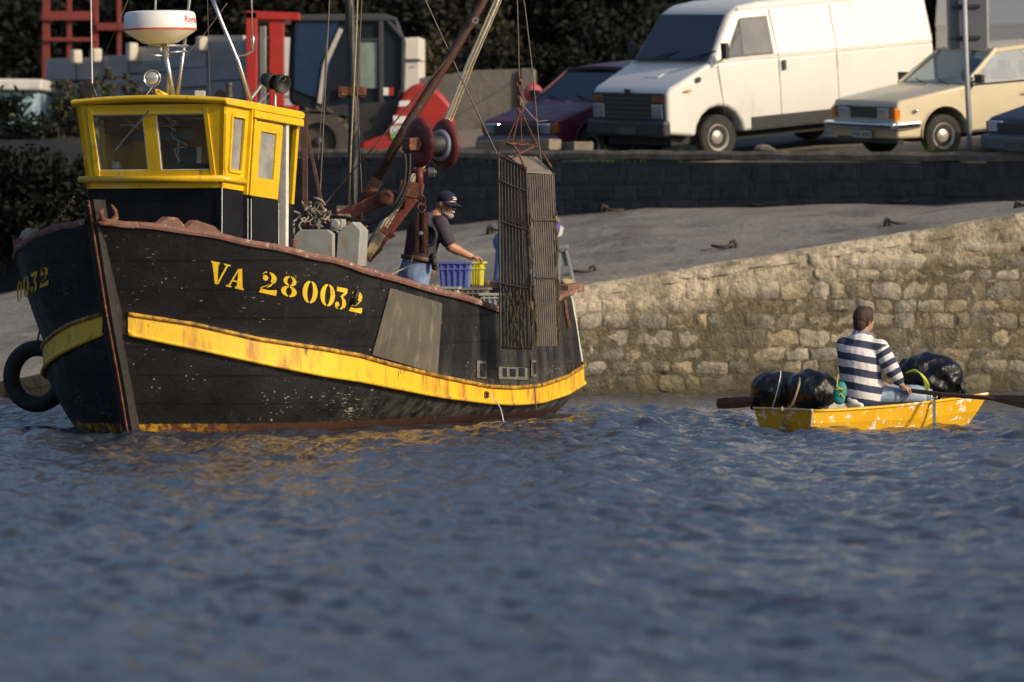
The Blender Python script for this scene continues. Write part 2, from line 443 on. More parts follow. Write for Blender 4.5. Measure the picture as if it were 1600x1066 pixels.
# ---- upper quay wall
uwd = Vector((9.5, -6, 0)).normalized(); uwn = Vector((-6, -9.5, 0)).normalized(); INL = -uwn
U0 = Vector((-2.9, 72, 0))
def uz(X): return 3.15 - .02 * (X + 2.9)     # top of wall
def up(s, z, out): return U0 + uwd * s + uwn * out + Vector((0, 0, z))
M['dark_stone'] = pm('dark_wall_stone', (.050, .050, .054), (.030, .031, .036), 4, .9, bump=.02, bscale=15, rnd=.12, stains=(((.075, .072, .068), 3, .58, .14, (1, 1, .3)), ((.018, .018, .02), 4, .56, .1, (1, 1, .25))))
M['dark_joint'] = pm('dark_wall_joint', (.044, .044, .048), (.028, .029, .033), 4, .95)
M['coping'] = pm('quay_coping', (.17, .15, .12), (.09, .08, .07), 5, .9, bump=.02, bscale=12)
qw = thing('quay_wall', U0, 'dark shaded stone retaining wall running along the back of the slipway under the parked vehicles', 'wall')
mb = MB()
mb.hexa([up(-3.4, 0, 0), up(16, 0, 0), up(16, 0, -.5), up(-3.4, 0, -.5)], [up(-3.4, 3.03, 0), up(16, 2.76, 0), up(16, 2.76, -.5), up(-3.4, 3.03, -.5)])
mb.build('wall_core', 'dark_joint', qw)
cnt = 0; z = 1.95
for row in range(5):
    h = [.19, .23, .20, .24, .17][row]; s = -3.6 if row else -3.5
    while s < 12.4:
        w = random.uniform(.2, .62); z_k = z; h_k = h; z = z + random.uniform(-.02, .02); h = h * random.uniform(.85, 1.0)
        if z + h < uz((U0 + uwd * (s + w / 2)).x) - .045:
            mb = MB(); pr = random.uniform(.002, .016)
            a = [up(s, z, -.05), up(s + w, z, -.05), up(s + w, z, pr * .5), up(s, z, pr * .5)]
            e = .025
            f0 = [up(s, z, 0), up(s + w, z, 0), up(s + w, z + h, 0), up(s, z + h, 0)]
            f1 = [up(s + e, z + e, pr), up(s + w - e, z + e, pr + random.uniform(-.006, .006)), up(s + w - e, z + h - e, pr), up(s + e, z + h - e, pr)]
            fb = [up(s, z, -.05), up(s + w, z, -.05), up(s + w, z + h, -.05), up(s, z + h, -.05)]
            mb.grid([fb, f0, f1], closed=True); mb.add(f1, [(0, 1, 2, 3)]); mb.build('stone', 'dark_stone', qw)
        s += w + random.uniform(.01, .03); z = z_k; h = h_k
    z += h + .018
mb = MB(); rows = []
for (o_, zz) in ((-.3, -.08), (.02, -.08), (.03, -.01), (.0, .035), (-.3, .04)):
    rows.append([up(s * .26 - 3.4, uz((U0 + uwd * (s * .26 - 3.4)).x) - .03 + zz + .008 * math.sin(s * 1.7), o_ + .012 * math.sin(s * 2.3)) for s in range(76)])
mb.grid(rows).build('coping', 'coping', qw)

# ---- quay ground: rises inland
ZQ, GQ = 2.74, .11
def gz(X, Y): return ZQ + GQ * ((Y - WALLY(X)) * .845)
M['ground'] = pm('quay_ground', (.24, .20, .155), (.17, .145, .115), .8, .95, bump=.02, bscale=6, stains=(((.10, .09, .07), 1.2, .58, .15, None),))
rows = []
for j in range(16):
    row = []
    for i in range(41):
        s = -60 + i * 3; d = .28 + (j / 15) ** 1.5 * 45
        p = up(s, 0, -d); row.append((p.x, p.y, ZQ + GQ * d + random.uniform(-.015, .015)))
    rows.append(row)
o = MB().grid(rows).build('quay_ground', 'ground', smooth=True); struct(o)
# earth bank at the left end of the quay wall
M['earth'] = pm('dark_earth', (.016, .014, .011), (.009, .008, .007), 2, .95, bump=.04, bscale=5, stains=(((.04, .034, .026), 3, .62, .1, None),))
rows = []
for j in range(12):
    t = j / 11; row = []
    for i in range(76):
        X = -34 + i * .40
        y0 = WALLY(X) - 3.0
        zb = lerp(FAR, X) if X > -8 else 1.36 + (X + 8) * .1
        y = y0 + t * 6.5 + .3 * math.sin(X * 1.3 + t * 3); z = zb - .35 + (3.45 - zb + .35) * (t ** .35) + .12 * math.sin(X * 2.3 + t * 5) * (0 < t < 1)
        row.append((X, y, z))
    rows.append(row)
rows2 = [[p for p in r if p[0] < -5.0] for r in rows]
o = MB().grid(rows2).build('earth_bank', 'earth', smooth=True); struct(o)
# far hillside behind the trees
M['hill'] = pm('wooded_hill', (.014, .020, .010), (.008, .012, .008), .5, 1, bump=.3, bscale=1.5)
rows = []
for j in range(10):
    rows.append([(x * 5, 101 + j * 5 + 2 * math.sin(x), 3 + j * 2.0 + (1.2 * math.sin(x * 1.7 + j) if j else 0)) for x in range(-30, 31)])
o = MB().grid(rows).build('hillside', 'hill', smooth=True); struct(o)

# ---- mooring rings
M['iron'] = pm('old_iron', (.045, .040, .036), (.075, .055, .04), 12, .75, bump=.004)
RG = [(945, 331, 69.2, 0, 1.0), (1200, 320, 67.9, 1, .9), (1388, 351, 63.6, 0, .85), (1145, 388, 62.4, 1, 1.0), (926, 427, 60.4, 1, .95), (1425, 316, 66.6, 1, 1.0), (1592, 325, 64.8, 0, .9), (768, 363, 66.3, 0, 1.0), (655, 338, 70.5, 1, .8)]
RL = ['iron mooring ring by the dark wall, just right of the hanging dredge cage',
      'iron mooring ring at the foot of the dark wall directly below the white van',
      'iron mooring ring on the slipway above the rower, near the stone edge',
      'large curved iron mooring ring in the middle of the slipway left of the rower',
      'iron mooring ring near the slipway edge right of the grey trestle stool',
      'pale mooring ring against the dark wall below the beige saloon car',
      'iron mooring ring on the slipway at the right edge of the photograph',
      'iron mooring ring lying on the slipway just behind the capped fisherman',
      'small mooring ring at the top of the slipway behind the boom']
def slipz(X, Y):
    y0, z0 = NE(X); y1 = WALLY(X) + .4; t = min(max((Y - y0) / (y1 - y0), 0), 1)
    return z0 + (lerp(FAR, X) - z0) * (1 - (1 - t) ** 1.25)
for (px, py, Y, side, sc), lb in zip(RG, RL):
    # walk the view ray to the slip surface
    best = None
    for k in range(400):
        yy = 57.5 + k * .04; p = P(px, py, yy); e = abs(p.z - slipz(p.x, yy))
        if yy > NE(p.x)[0] and yy < WALLY(p.x) + .2 and (best is None or e < best[0]): best = (e, p)
    p = best[1]; p.z = slipz(p.x, p.y) + .02
    t = thing('mooring_ring', p, lb, 'mooring ring', 'iron mooring rings set in the slipway')
    sgn = 1 if side else -1; pts = []
    for k in range(25):
        a = 2 * math.pi * k / 24
        pts.append(p + Vector((-sgn * (.11 + .11 * math.cos(a)) * 1.15, .15 * math.sin(a), .0 + .010 * math.cos(a * 2) + .010 * (1 - math.cos(a)))) * sc)
    MB().tube(pts, .017 * sc, 8, False).build('ring', 'iron', t, smooth=True)
    MB().tube([p + Vector((sgn * .05 * sc, 0, -.06)), p + Vector((sgn * .04 * sc, 0, .03)), p + Vector((sgn * .015 * sc, 0, .065 * sc)), p + Vector((-sgn * .02 * sc, 0, .045)), p + Vector((-sgn * .02 * sc, 0, -.05))], .028 * sc, 8).build('eye_bolt', 'iron', t, smooth=True)
# ================================================================ FISHING BOAT
AX = Vector((.37, .929, 0)); PT = Vector((.929, -.37, 0)); ST = Vector((-3.35, 45.0, 0))
def B(u, v, w): return ST + AX * u + PT * v + Vector((0, 0, w))
def projx(u, v):
    p = B(u, v, 0); return HX + FPX * p.x / p.y
def pzw(py, Y): return CAMZ + (HY - py) / FPX * Y
def on_v(px, py, v):   # point of the picture at known offset from the centre line
    k = (px - HX) / FPX; u = (k * (ST.y + PT.y * v) - ST.x - PT.x * v) / (AX.x - k * AX.y)
    p = B(u, v, 0); return B(u, v, pzw(py, p.y))
def on_u(px, py, u):
    k = (px - HX) / FPX; v = (k * (ST.y + AX.y * u) - ST.x - AX.x * u) / (PT.x - k * PT.y)
    p = B(u, v, 0); return B(u, v, pzw(py, p.y))
boat = thing('fishing_boat', ST + Vector((1.5, 4, 0)), 'large black wooden fishing boat with a yellow wheelhouse and yellow rubbing strake marked VA 280032', 'fishing boat')
sheer = [(-.76, .03), (-.62, .25), (-.34, .62), (.0, .99), (.42, 1.33), (.95, 1.58), (1.7, 1.70), (3, 1.75), (4.6, 1.72), (6, 1.60), (7.0, 1.42), (7.6, 1.18), (8.1, .8), (8.4, .4), (8.48, 0)]
strake = [(-.36, .03), (-.24, .20), (-.02, .50), (.32, .88), (.75, 1.20), (1.25, 1.45), (2, 1.62), (3.2, 1.73), (4.8, 1.75), (6.2, 1.65), (7.2, 1.47), (7.8, 1.22), (8.3, .82), (8.6, .4), (8.68, 0)]
wline = [(.02, .03), (.15, .20), (.36, .50), (.64, .79), (1.0, 1.03), (1.5, 1.22), (2.3, 1.37), (3.4, 1.48), (4.8, 1.52), (6.0, 1.45), (6.9, 1.27), (7.4, 1.02), (7.8, .68), (8.05, .33), (8.12, 0)]
keel = [(.35, .02), (.5, .06), (.8, .12), (1.2, .2), (1.7, .3), (2.3, .4), (3, .5), (4, .55), (5, .5), (6, .42), (6.6, .32), (7, .24), (7.3, .14), (7.5, .07), (7.6, 0)]
N = 84
sheerT = [(150, 350), (180, 352), (280, 362), (360, 377), (400, 385), (460, 397), (520, 411), (560, 423), (600, 436), (650, 449), (700, 463), (740, 474), (780, 487), (820, 487), (850, 478), (880, 464), (900, 456)]
stTop = [(165, 488), (190, 490), (300, 507), (400, 530), (500, 545), (560, 556), (600, 568), (681, 588), (761, 604), (800, 606), (842, 602), (882, 588), (912, 569)]
stBot = [(165, 518), (190, 521), (300, 544), (400, 566), (500, 586), (560, 595), (600, 603), (681, 619), (761, 629), (800, 631), (842, 628), (882, 615), (912, 597)]
def curve(plan, tab):
    out = []
    for (u, v) in spline(plan, N):
        v = max(v, 0); p = B(u, v, 0); px = projx(u, v)
        out.append([u, v, pzw(lerp(tab, px), p.y), px])
    # past the widest point on the page (the counter) keep rising smoothly
    im = max(range(len(out)), key=lambda i: out[i][3])
    for i in range(im + 1, len(out)): out[i][2] = out[im][2] + (i - im) * .004
    return [tuple(q[:3]) for q in out]
cS = curve(sheer, sheerT); c1 = curve(strake, stTop); c2 = curve(strake, stBot)
cW = [(u, max(v, 0), -.02) for u, v in spline(wline, N)]; cK = [(u, max(v, 0), -.75) for u, v in spline(keel, N)]
def blend(a, b, t, bulge=0): return [(x[0] + (y[0] - x[0]) * t, max(0, x[1] + (y[1] - x[1]) * t + bulge * math.sin(math.pi * t) * min(1, x[1])), x[2] + (y[2] - x[2]) * t) for x, y in zip(a, b)]
bands = [cS] + [blend(cS, c1, t, .015) for t in (.2, .4, .6, .8)] + [c1, blend(c1, c2, .5), c2] + [blend(c2, cW, t, .035) for t in (.25, .5, .75)] + [cW, blend(cW, cK, .5, .1), cK]
def side(bs, sg, off=0): return [[B(u, sg * (v + off), w) for (u, v, w) in r] for r in bs]
# hull paint
m, n, l, b = newmat('hull_black_paint')
pos = n.new('ShaderNodeNewGeometry').outputs['Position']; sx = n.new('ShaderNodeSeparateXYZ'); l.new(pos, sx.inputs[0])
c = mix(n, l, ramp(n, l, noise(n, l, pos, 1.6, 7), .4, .68), (.007, .0075, .009), (.016, .016, .017))
c = mix(n, l, ramp(n, l, noise(n, l, pos, 5, 9, (1, 1, .35), .7), .60, .74, 0, .6), c, (.060, .056, .048))
low = ramp(n, l, sx.outputs[2], .1, .6, 1, 0); aft = ramp(n, l, sx.outputs[0], -2.0, .5)
c = mix(n, l, mth(n, l, 'MULTIPLY', mth(n, l, 'MULTIPLY', low, aft), ramp(n, l, noise(n, l, pos, 7, 9, None, .7), .42, .6, 0, .8)), c, (.20, .18, .14))
c = mix(n, l, mth(n, l, 'MULTIPLY', aft, ramp(n, l, noise(n, l, pos, 3, 6, (1, 1, .25)), .5, .66, 0, .55)), c, (.10, .092, .078))
c = mix(n, l, ramp(n, l, mth(n, l, 'ADD', noise(n, l, pos, 34, 3, (1, 1, 1.3), .5), mth(n, l, 'MULTIPLY', noise(n, l, pos, 1.6, 4), .62)), 1.06, 1.09), c, (.52, .49, .42))
c = mix(n, l, ramp(n, l, mth(n, l, 'ADD', noise(n, l, pos, 13, 3, (1, 1, 6)), mth(n, l, 'MULTIPLY', noise(n, l, pos, 1.7, 4), .55)), 1.0, 1.03, 0, .8), c, (.42, .38, .30))
wz = mth(n, l, 'ADD', sx.outputs[2], mth(n, l, 'MULTIPLY', noise(n, l, pos, 4, 5), .06))
boot = mix(n, l, ramp(n, l, noise(n, l, pos, 13, 6), .46, .56), (.12, .04, .02), (.50, .28, .02))
boot = mix(n, l, ramp(n, l, sx.outputs[0], -3.1, -2.3), boot, (.075, .035, .022))
c = mix(n, l, ramp(n, l, wz, .115, .105, 0, 1), c, boot)
l.new(c, b.inputs['Base Color'])
l.new(ramp(n, l, noise(n, l, pos, 6, 6), .3, .7, .38, .68), b.inputs['Roughness'])
b.inputs['Specular IOR Level'].default_value = .32
bp = n.new('ShaderNodeBump'); bp.inputs['Distance'].default_value = .006
wv = n.new('ShaderNodeTexWave'); wv.bands_direction = 'Z'; wv.wave_profile = 'SAW'; wv.inputs['Scale'].default_value = 1.25; wv.inputs['Distortion'].default_value = .6; wv.inputs['Detail Scale'].default_value = .4
l.new(pos, wv.inputs[0]); l.new(mth(n, l, 'ADD', mth(n, l, 'MULTIPLY', ramp(n, l, wv.outputs[1], 0, .08), .55), noise(n, l, pos, 18, 8)), bp.inputs['Height']); l.new(bp.outputs[0], b.inputs['Normal'])
M['hull'] = m
hm = MB(); hm.grid(side(bands, 1)); hm.grid(side(bands, -1))
HULL_V = [tuple(p) for p in hm.v]; HULL_F = list(hm.f); bvh = BVHTree.FromPolygons(HULL_V, HULL_F)
hull = hm.build('hull', 'hull', boat, smooth=True)
def hit(px, py, off=.005):
    o_ = Vector((0, 0, CAMZ)); d = Vector(((px - HX) / FPX, 1, (HY - py) / FPX)).normalized()
    loc, nr, idx, dist = bvh.ray_cast(o_, d)
    if loc is None: return P(px, py, 47)
    if nr.dot(d) > 0: nr = -nr
    return loc + nr * off
def patch(mb, c, nu=10, nv=8, off=.012):
    (a, b_, c_, d) = c; rows = []
    for j in range(nv + 1):
        t = j / nv; row = []
        for i in range(nu + 1):
            s = i / nu; x = (a[0] * (1 - s) + b_[0] * s) * (1 - t) + (d[0] * (1 - s) + c_[0] * s) * t
            y = (a[1] * (1 - s) + b_[1] * s) * (1 - t) + (d[1] * (1 - s) + c_[1] * s) * t
            row.append(hit(x, y, off))
        rows.append(row)
    mb.grid(rows)
    inner = [hit(x, y, -.01) for x, y in ((a[0], a[1]), (b_[0], b_[1]), (c_[0], c_[1]), (d[0], d[1]))]
    ring = rows[0] + [r[-1] for r in rows[1:]] + rows[-1][::-1][1:] + [r[0] for r in rows[::-1][1:-1]]
    cc = sum(ring, Vector()) / len(ring)
    mb.grid([ring, [p + (Vector((0, .03, 0))) for p in ring]], closed=True)
# deck and inner bulwark
def inboard(i, drop, gap):   # a point inside the hull skin, drop metres below the rail
    a, b_ = cS[i], c1[i]; f = min(.92, drop / max(.05, a[2] - b_[2]))
    return (a[0] + (b_[0] - a[0]) * f + gap * .6 * (1 if i < 12 else 0), max(0, a[1] + (b_[1] - a[1]) * f - gap), a[2] + (b_[2] - a[2]) * f)
deckc = [inboard(i, .55, .10) for i in range(len(cS))]
M['deck'] = pm('deck', (.13, .12, .11), (.08, .075, .07), 4, .8)
mb = MB(); inn = [[inboard(i, .0, .07) for i in range(len(cS))], [inboard(i, .3, .09) for i in range(len(cS))], deckc]
mb.grid(side(inn, 1)); mb.grid(side(inn, -1))
mb.grid([[B(u, v, w) for u, v, w in deckc], [B(u, -v, w) for u, v, w in deckc]]); mb.build('deck', 'deck', boat)
# cap rail
mb = MB()
for sg in (1, -1):
    rows = []
    for (dv, dw) in ((-.10, -.01), (.035, -.01), (.045, .012), (.035, .045), (-.10, .05), (-.10, -.01)):
        rows.append([B(u, sg * max(0, v + dv), w + dw + .006 * math.sin(i * .9)) for i, (u, v, w) in enumerate(cS)])
    mb.grid(rows)
mb.build('cap_rail', 'capwood', boat)
# rubbing strake
M['strake'] = pm('strake_yellow', (.80, .50, .016), (.74, .44, .016), 3, .5, bump=.003, bscale=30,
    stains=(((.44, .20, .03), 6, .49, .14, (1, 1, .2)), ((.13, .055, .02), 11, .61, .06, (1, 1, .3)), ((.78, .62, .30), 9, .66, .08, None)))
M['strake_edge'] = pm('strake_edge', (.62, .33, .02), (.10, .045, .02), 9, .6, bump=.003, stains=(((.06, .035, .025), 16, .55, .08, None),))
for sg in (1, -1):
    k0 = 3
    a = c1[k0:]; b_ = c2[k0:]
    MB().grid([[B(u, sg * v, w) for u, v, w in a], [B(u, sg * (v + .028), w - .008) for u, v, w in a], [B(u, sg * (v + .03), w + .008) for u, v, w in b_], [B(u, sg * v, w) for u, v, w in b_]]).build('rubbing_strake', 'strake', boat, smooth=False)
    for cc, dz in ((a, 0), (b_, 0)):
        MB().tube([B(u, sg * (v + .032), w + dz) for u, v, w in cc], .021, 6).build('strake_moulding', 'strake_edge' if cc is a else 'strake', boat, smooth=True)
# stem post
mb = MB()
prof = [(cS[0][0], cS[0][2] + .21), (-.40, 1.03), (-.17, .48), (.02, -.02), (.30, -.7)]
rows = [[], [], [], [], []]
for (u, w) in spline(prof, 18):
    for k, (du, v) in enumerate(((.10, .075), (-.02, .075), (-.07, .045), (-.07, -.045), (-.02, -.075))): rows[k].append(B(u + du, v, w))
rows.append([B(u + .10, -.075, w) for (u, w) in spline(prof, 18)]); rows.append(rows[0])
M['stem'] = pm('stem_iron', (.014, .013, .013), (.028, .02, .017), 9, .6, bump=.004, bscale=25, stains=(((.10, .05, .03), 8, .60, .08, (1, 1, .4)), ((.22, .19, .15), 30, .68, .05, None)))
mb.grid(rows); tp = [r[0] for r in rows[:6]]; mb.add(tp, [tuple(range(6))]); mb.build('stem_post', 'stem', boat)
MB().tube([B(cS[0][0] - .075 + .0, 0, cS[0][2] + .2), *[B(u - .075, 0, w) for u, w in spline(prof[1:], 8)]], .013, 6).build('stem_band', 'rust', boat)
# fairlead horns on the stem head
t_ = on_v(170, 345, .10)
mb = MB(); 
for x0, x1 in ((158, 162), (180, 174)):
    mb.tube([on_v(165 if x0 < 170 else 173, 348, .12), on_v(x0 + 1, 340, .12), on_v(x0, 330, .12), on_v(x1, 321 if x0 > 170 else 327, .12)], [.03, .028, .02, .012], 8)
mb.bar(on_v(156, 349, .12), on_v(181, 350, .12), .10, .035); mb.build('fairlead', 'rust', boat, smooth=True)
MB().tube([on_v(138, 323, 0), on_v(139, 316, 0), on_v(143, 315, 0), on_v(144, 323, 0)], .008, 6).build('stem_shackle', 'iron', boat)
# raised chocks on the rail
def sheer_at(px, sg=1):
    return min(((abs(projx(u, sg * v) - px), (u, v, w)) for (u, v, w) in cS[:60]), key=lambda q: q[0])[1]
for x0, x1, h0, h1 in ((253, 289, .075, .075), (297, 345, .085, .06)):
    A = [B(u, v, w) for (u, v, w) in (sheer_at(x0), sheer_at(x0 + 10), sheer_at(x1 - 12), sheer_at(x1))]
    ins = [p - PT * .07 - AX * .02 for p in A]
    b0 = [p + Vector((0, 0, .045)) for p in A]; z1 = Vector((0, 0, .045 + h0)); z2 = Vector((0, 0, .045 + h1))
    outer = [b0[0], A[1] + z1, A[2] + z2, b0[3]]
    inner = [p - PT * .07 for p in outer]
    MB().add(outer + inner, [(0, 1, 2, 3), (7, 6, 5, 4), (0, 4, 5, 1), (1, 5, 6, 2), (2, 6, 7, 3), (0, 3, 7, 4)]).build('rail_chock', 'capwood', boat, bevel=.006)
# starboard bits seen over the bow rail
MB().bar(on_u(30, 400, .9), on_u(27, 373, .9), .09, .06).build('bitt', 'redpaint', boat, bevel=.008)
MB().ell(on_u(46, 378, 1.2), (.10, .10, .13)).build('bow_bollard', 'net', boat, smooth=True)

# ---- registration number: stencilled letters on both bows
def ring_arc(cx, cy, rx, ry, ix, iy, a0, a1, sx=0, n=9):
    q = []
    for k in range(n + 1):
        a = R(a0 + (a1 - a0) * k / n); q.append(((cx + rx * math.cos(a), cy + ry * math.sin(a)), (cx + sx + ix * math.cos(a), cy + iy * math.sin(a))))
    return [[q[k][0], q[k + 1][0], q[k + 1][1], q[k][1]] for k in range(n)]
def gl_0(): return ring_arc(.5, .5, .46, .5, .17, .44, 97, 263) + ring_arc(.5, .5, .46, .5, .17, .44, -83, 83)
def gl_8():
    return (ring_arc(.5, .755, .38, .245, .15, .2, 97, 263, n=6) + ring_arc(.5, .755, .38, .245, .15, .2, -83, 83, n=6) +
            ring_arc(.5, .26, .46, .26, .17, .21, 97, 263, n=6) + ring_arc(.5, .26, .46, .26, .17, .21, -83, 83, n=6))
def gl_2():
    return (ring_arc(.48, .72, .44, .28, .15, .22, -42, 84, n=7) + ring_arc(.30, .70, .16, .13, 0, 0, 0, 360, n=8) + ring_arc(.42, .80, .30, .2, .26, .15, 100, 170, n=4) +
            [[(.83, .60), (.66, .50), (.10, .24), (.06, .16)], [(.66, .5), (.83, .6), (.62, .36), (.40, .26)], [(.02, .0), (.96, .0), (.98, .26), (.90, .26)], [(.02, .0), (.90, .26), (.55, .17), (.12, .19)]])
def gl_3():
    return ([[(.12, .80), (.92, .80), (.92, 1.0), (.12, 1.0)], [(.70, .80), (.92, .80), (.62, .58), (.40, .58)]] +
            ring_arc(.44, .30, .46, .30, .18, .24, -80, 78, n=7) + ring_arc(.24, .22, .17, .12, 0, 0, 0, 360, n=8) + ring_arc(.36, .18, .30, .18, .26, .13, 190, 262, n=4))
def gl_V():
    return [[(.02, .90), (.46, .90), (.46, 1.0), (.02, 1.0)], [(.08, .90), (.40, .90), (.44, .0), (.30, .0)], [(.70, .93), (1.02, .93), (1.02, 1.0), (.66, 1.0)], [(.80, .93), (.90, .93), (.47, .0), (.44, .12)]]
def gl_A():
    return [[(.52, .0), (1.0, .0), (1.0, .09), (.52, .09)], [(.60, .09), (.93, .09), (.80, 1.0), (.62, .92)], [(.0, .0), (.30, .0), (.30, .07), (.0, .07)], [(.13, .07), (.22, .07), (.66, .92), (.60, .96)], [(.30, .30), (.58, .30), (.58, .37), (.33, .37)]]
GL = {'0': gl_0, '8': gl_8, '2': gl_2, '3': gl_3, 'V': gl_V, 'A': gl_A}
M['stencil'] = pm('stencil_yellow', (.80, .54, .03), (.72, .45, .02), 8, .55, stains=(((.03, .028, .025), 22, .60, .05, None), ((.30, .12, .03), 9, .66, .08, None)))
def put_glyph(ch, x0, x1, y_top, y_bot, slope, lean, parent):
    # y values at the left edge of the glyph
    def mp(gx, gy): 
        x = x0 + (x1 - x0) * gx; return (x + lean * gy, y_bot + slope * (x - x0) - (y_bot - y_top) * gy)
    mb = MB()
    for q in GL[ch]():
        nsub = 3; rows = []
        for j in range(nsub + 1):
            t = j / nsub; row = []
            for i in range(nsub + 1):
                s = i / nsub
                gx = (q[0][0] * (1 - s) + q[1][0] * s) * (1 - t) + (q[3][0] * (1 - s) + q[2][0] * s) * t
                gy = (q[0][1] * (1 - s) + q[1][1] * s) * (1 - t) + (q[3][1] * (1 - s) + q[2][1] * s) * t
                row.append(hit(*mp(gx, gy), off=.006))
            rows.append(row)
        mb.grid(rows)
    return mb.build('stencil_character', 'stencil', parent)
def Z6(x, y): return 300 + x / 2.665, 300 + y / 2.665
for ch, xa, xb, yt, yb in (('V', 70, 150, 285, 376), ('A', 140, 214, 305, 392), ('2', 276, 352, 324, 416), ('8', 364, 436, 342, 428), ('0', 452, 520, 362, 455), ('0', 526, 592, 376, 468), ('3', 588, 642, 392, 484), ('2', 650, 706, 406, 494)):
    a = Z6(xa, yt); b_ = Z6(xb, yb); put_glyph(ch, a[0], b_[0], a[1], b_[1], .225, 3.2, boat)
for ch, x0, x1, yt, yb in (('0', 26, 35, 440, 474), ('0', 36, 47, 433, 467), ('3', 48, 60, 427, 459), ('2', 62, 77, 420, 450)):
    put_glyph(ch, x0, x1, yt, yb, -.35, 0, boat)

# ---- plates and freeing ports on the side
M['plate'] = pm('scuffed_plate', (.115, .10, .075), (.075, .067, .055), 3, .75, bump=.004, bscale=30, stains=(((.17, .15, .11), 10, .55, .1, (1, 1, .3)), ((.03, .028, .026), 12, .64, .08, None)))
mb = MB(); patch(mb, ((608, 450), (689, 474), (682, 584), (580, 554)), off=.014); mb.build('bulwark_plate', 'plate', boat)
M['port_dark'] = pm('port_hole', (.008, .008, .009))
M['port_frame'] = pm('port_frame', (.17, .165, .14), (.10, .095, .08), 12, .7)
for (x0, y0, x1, y1, holes) in ((743, 563, 758, 590, ((748, 568, 756, 588),)), (777, 573, 822, 592, ((783, 575, 789, 588), (794, 576, 803, 588), (808, 575, 817, 588))), (828, 562, 836, 588, ((830, 566, 835, 584),))):
    mb = MB(); patch(mb, ((x0, y0), (x1, y0 + 2), (x1, y1 + 2), (x0, y1)), 4, 3, .014); pf = mb.build('freeing_port', 'port_frame', boat)
    for (a, b_, c_, d) in holes:
        mb = MB(); patch(mb, ((a, b_), (c_, b_ + .5), (c_, d + .5), (a, d)), 2, 2, .02); mb.build('port_opening', 'port_dark', pf)
# deck scupper with its trickle of water
mb = MB(); mb.lathe(hit(754, 617, .03), (.6, -.8, 0), [(-.02, .035), (.02, .035), (.02, .02), (0, .02)], 12); mb.build('scupper', 'rust', boat)
mb = MB(); pts = [hit(754, 617, .05), hit(754, 617, .05) + Vector((.05, -.03, -.03)), hit(754, 617, .05) + Vector((.12, -.08, -.12)), hit(754, 617, .05) + Vector((.155, -.11, -.27))]
M['splash'] = pm('running_water', (.6, .64, .68), rough=.1)
mb.tube([Vector(p) for p in spline([tuple(p) for p in pts], 10)], [.003 + .0003 * i for i in range(11)], 6); mb.build('water_trickle', 'splash', boat)
# white stern edge + rope on the quarter
q = [cS[i] for i in range(62, 74)]
j = max(range(len(cS)), key=lambda i: projx(cS[i][0], cS[i][1]))
edge = [blend(cS, c1, t)[j] for t in (0.05, .3, .6, .95)]
MB().tube([B(u, v + .012, w) for u, v, w in edge], .014, 6).build('quarter_band', 'white_post', boat)
MB().bar(B(cS[j][0] - .25, cS[j][1] + .02, cS[j][2] + .05), B(cS[j][0] + .18, cS[j][1] + .03, cS[j][2] + .07), .12, .09).build('quarter_rail', 'capwood', boat, bevel=.01)
pts = []
for k in range(60):
    a = k * .75; pts.append(on_v(886 + 8 * math.cos(a), 447 - k * .13 + 3 * math.sin(a * 1.3), 1.05 + .06 * math.sin(a)))
MB().tube(pts, .014, 6).build('rope_coil', 'rope', boat, smooth=True)
MB().tube([hit(878, 470, .03), hit(880, 490, .03), hit(885, 512, .03)], .02, 6).build('hanging_rope', 'rust', boat)

# ---- wheelhouse
def wh(u, v, w): return B(u, v, w - .050 * (u - .45))
WHc = B(1.2, 0, .9)
zT, zH, zWt, zWb, zL, zY = 2.96, 2.90, 2.815, 2.325, 2.245, 2.165
U0_, U1_ = .47, 2.02; HWB, HWT = .665, .725
def hwz(w): return HWB + (HWT - HWB) * max(0, min(1, (w - zY) / (zH - zY)))
def uf(w): return U0_ - .085 * max(0, min(1, (w - zL) / (zH - zL)))
mb = MB()
mb.hexa([wh(uf(zY), -HWB, zY), wh(uf(zY), HWB, zY), wh(uf(zY) + .05, HWB, zY), wh(uf(zY) + .05, -HWB, zY)],
        [wh(uf(zWb), -hwz(zWb), zWb), wh(uf(zWb), hwz(zWb), zWb), wh(uf(zWb) + .05, hwz(zWb), zWb), wh(uf(zWb) + .05, -hwz(zWb), zWb)])
mb.hexa([wh(uf(zWt), -hwz(zWt), zWt), wh(uf(zWt), hwz(zWt), zWt), wh(uf(zWt) + .05, hwz(zWt), zWt), wh(uf(zWt) + .05, -hwz(zWt), zWt)],
        [wh(uf(zH), -hwz(zH), zH), wh(uf(zH), hwz(zH), zH), wh(uf(zH) + .05, hwz(zH), zH), wh(uf(zH) + .05, -hwz(zH), zH)])
def fv(px): return (px - 240.5) / 8000 * 45.35 / .929
def fpost(a, b_, c_, d, th=.05, out=0):   # a,b bottom px ; c,d top px
    va, vb, vc, vd = fv(a), fv(b_), fv(c_), fv(d)
    mb.hexa([wh(uf(zWb) - out, va, zWb), wh(uf(zWb) - out, vb, zWb), wh(uf(zWb) + th, vb, zWb), wh(uf(zWb) + th, va, zWb)],
            [wh(uf(zWt) - out, vc, zWt), wh(uf(zWt) - out, vd, zWt), wh(uf(zWt) + th, vd, zWt), wh(uf(zWt) + th, vc, zWt)])
e0, e1 = 240.5 - hwz(zWb) * .929 / 45.35 * 8000, 240.5 + hwz(zWb) * .929 / 45.35 * 8000
t0, t1 = 240.5 - hwz(zWt) * .929 / 45.35 * 8000, 240.5 + hwz(zWt) * .929 / 45.35 * 8000
fpost(e0, 152, t0, 144); fpost(232, 252, 228, 248); fpost(337, e1, 332, t1)
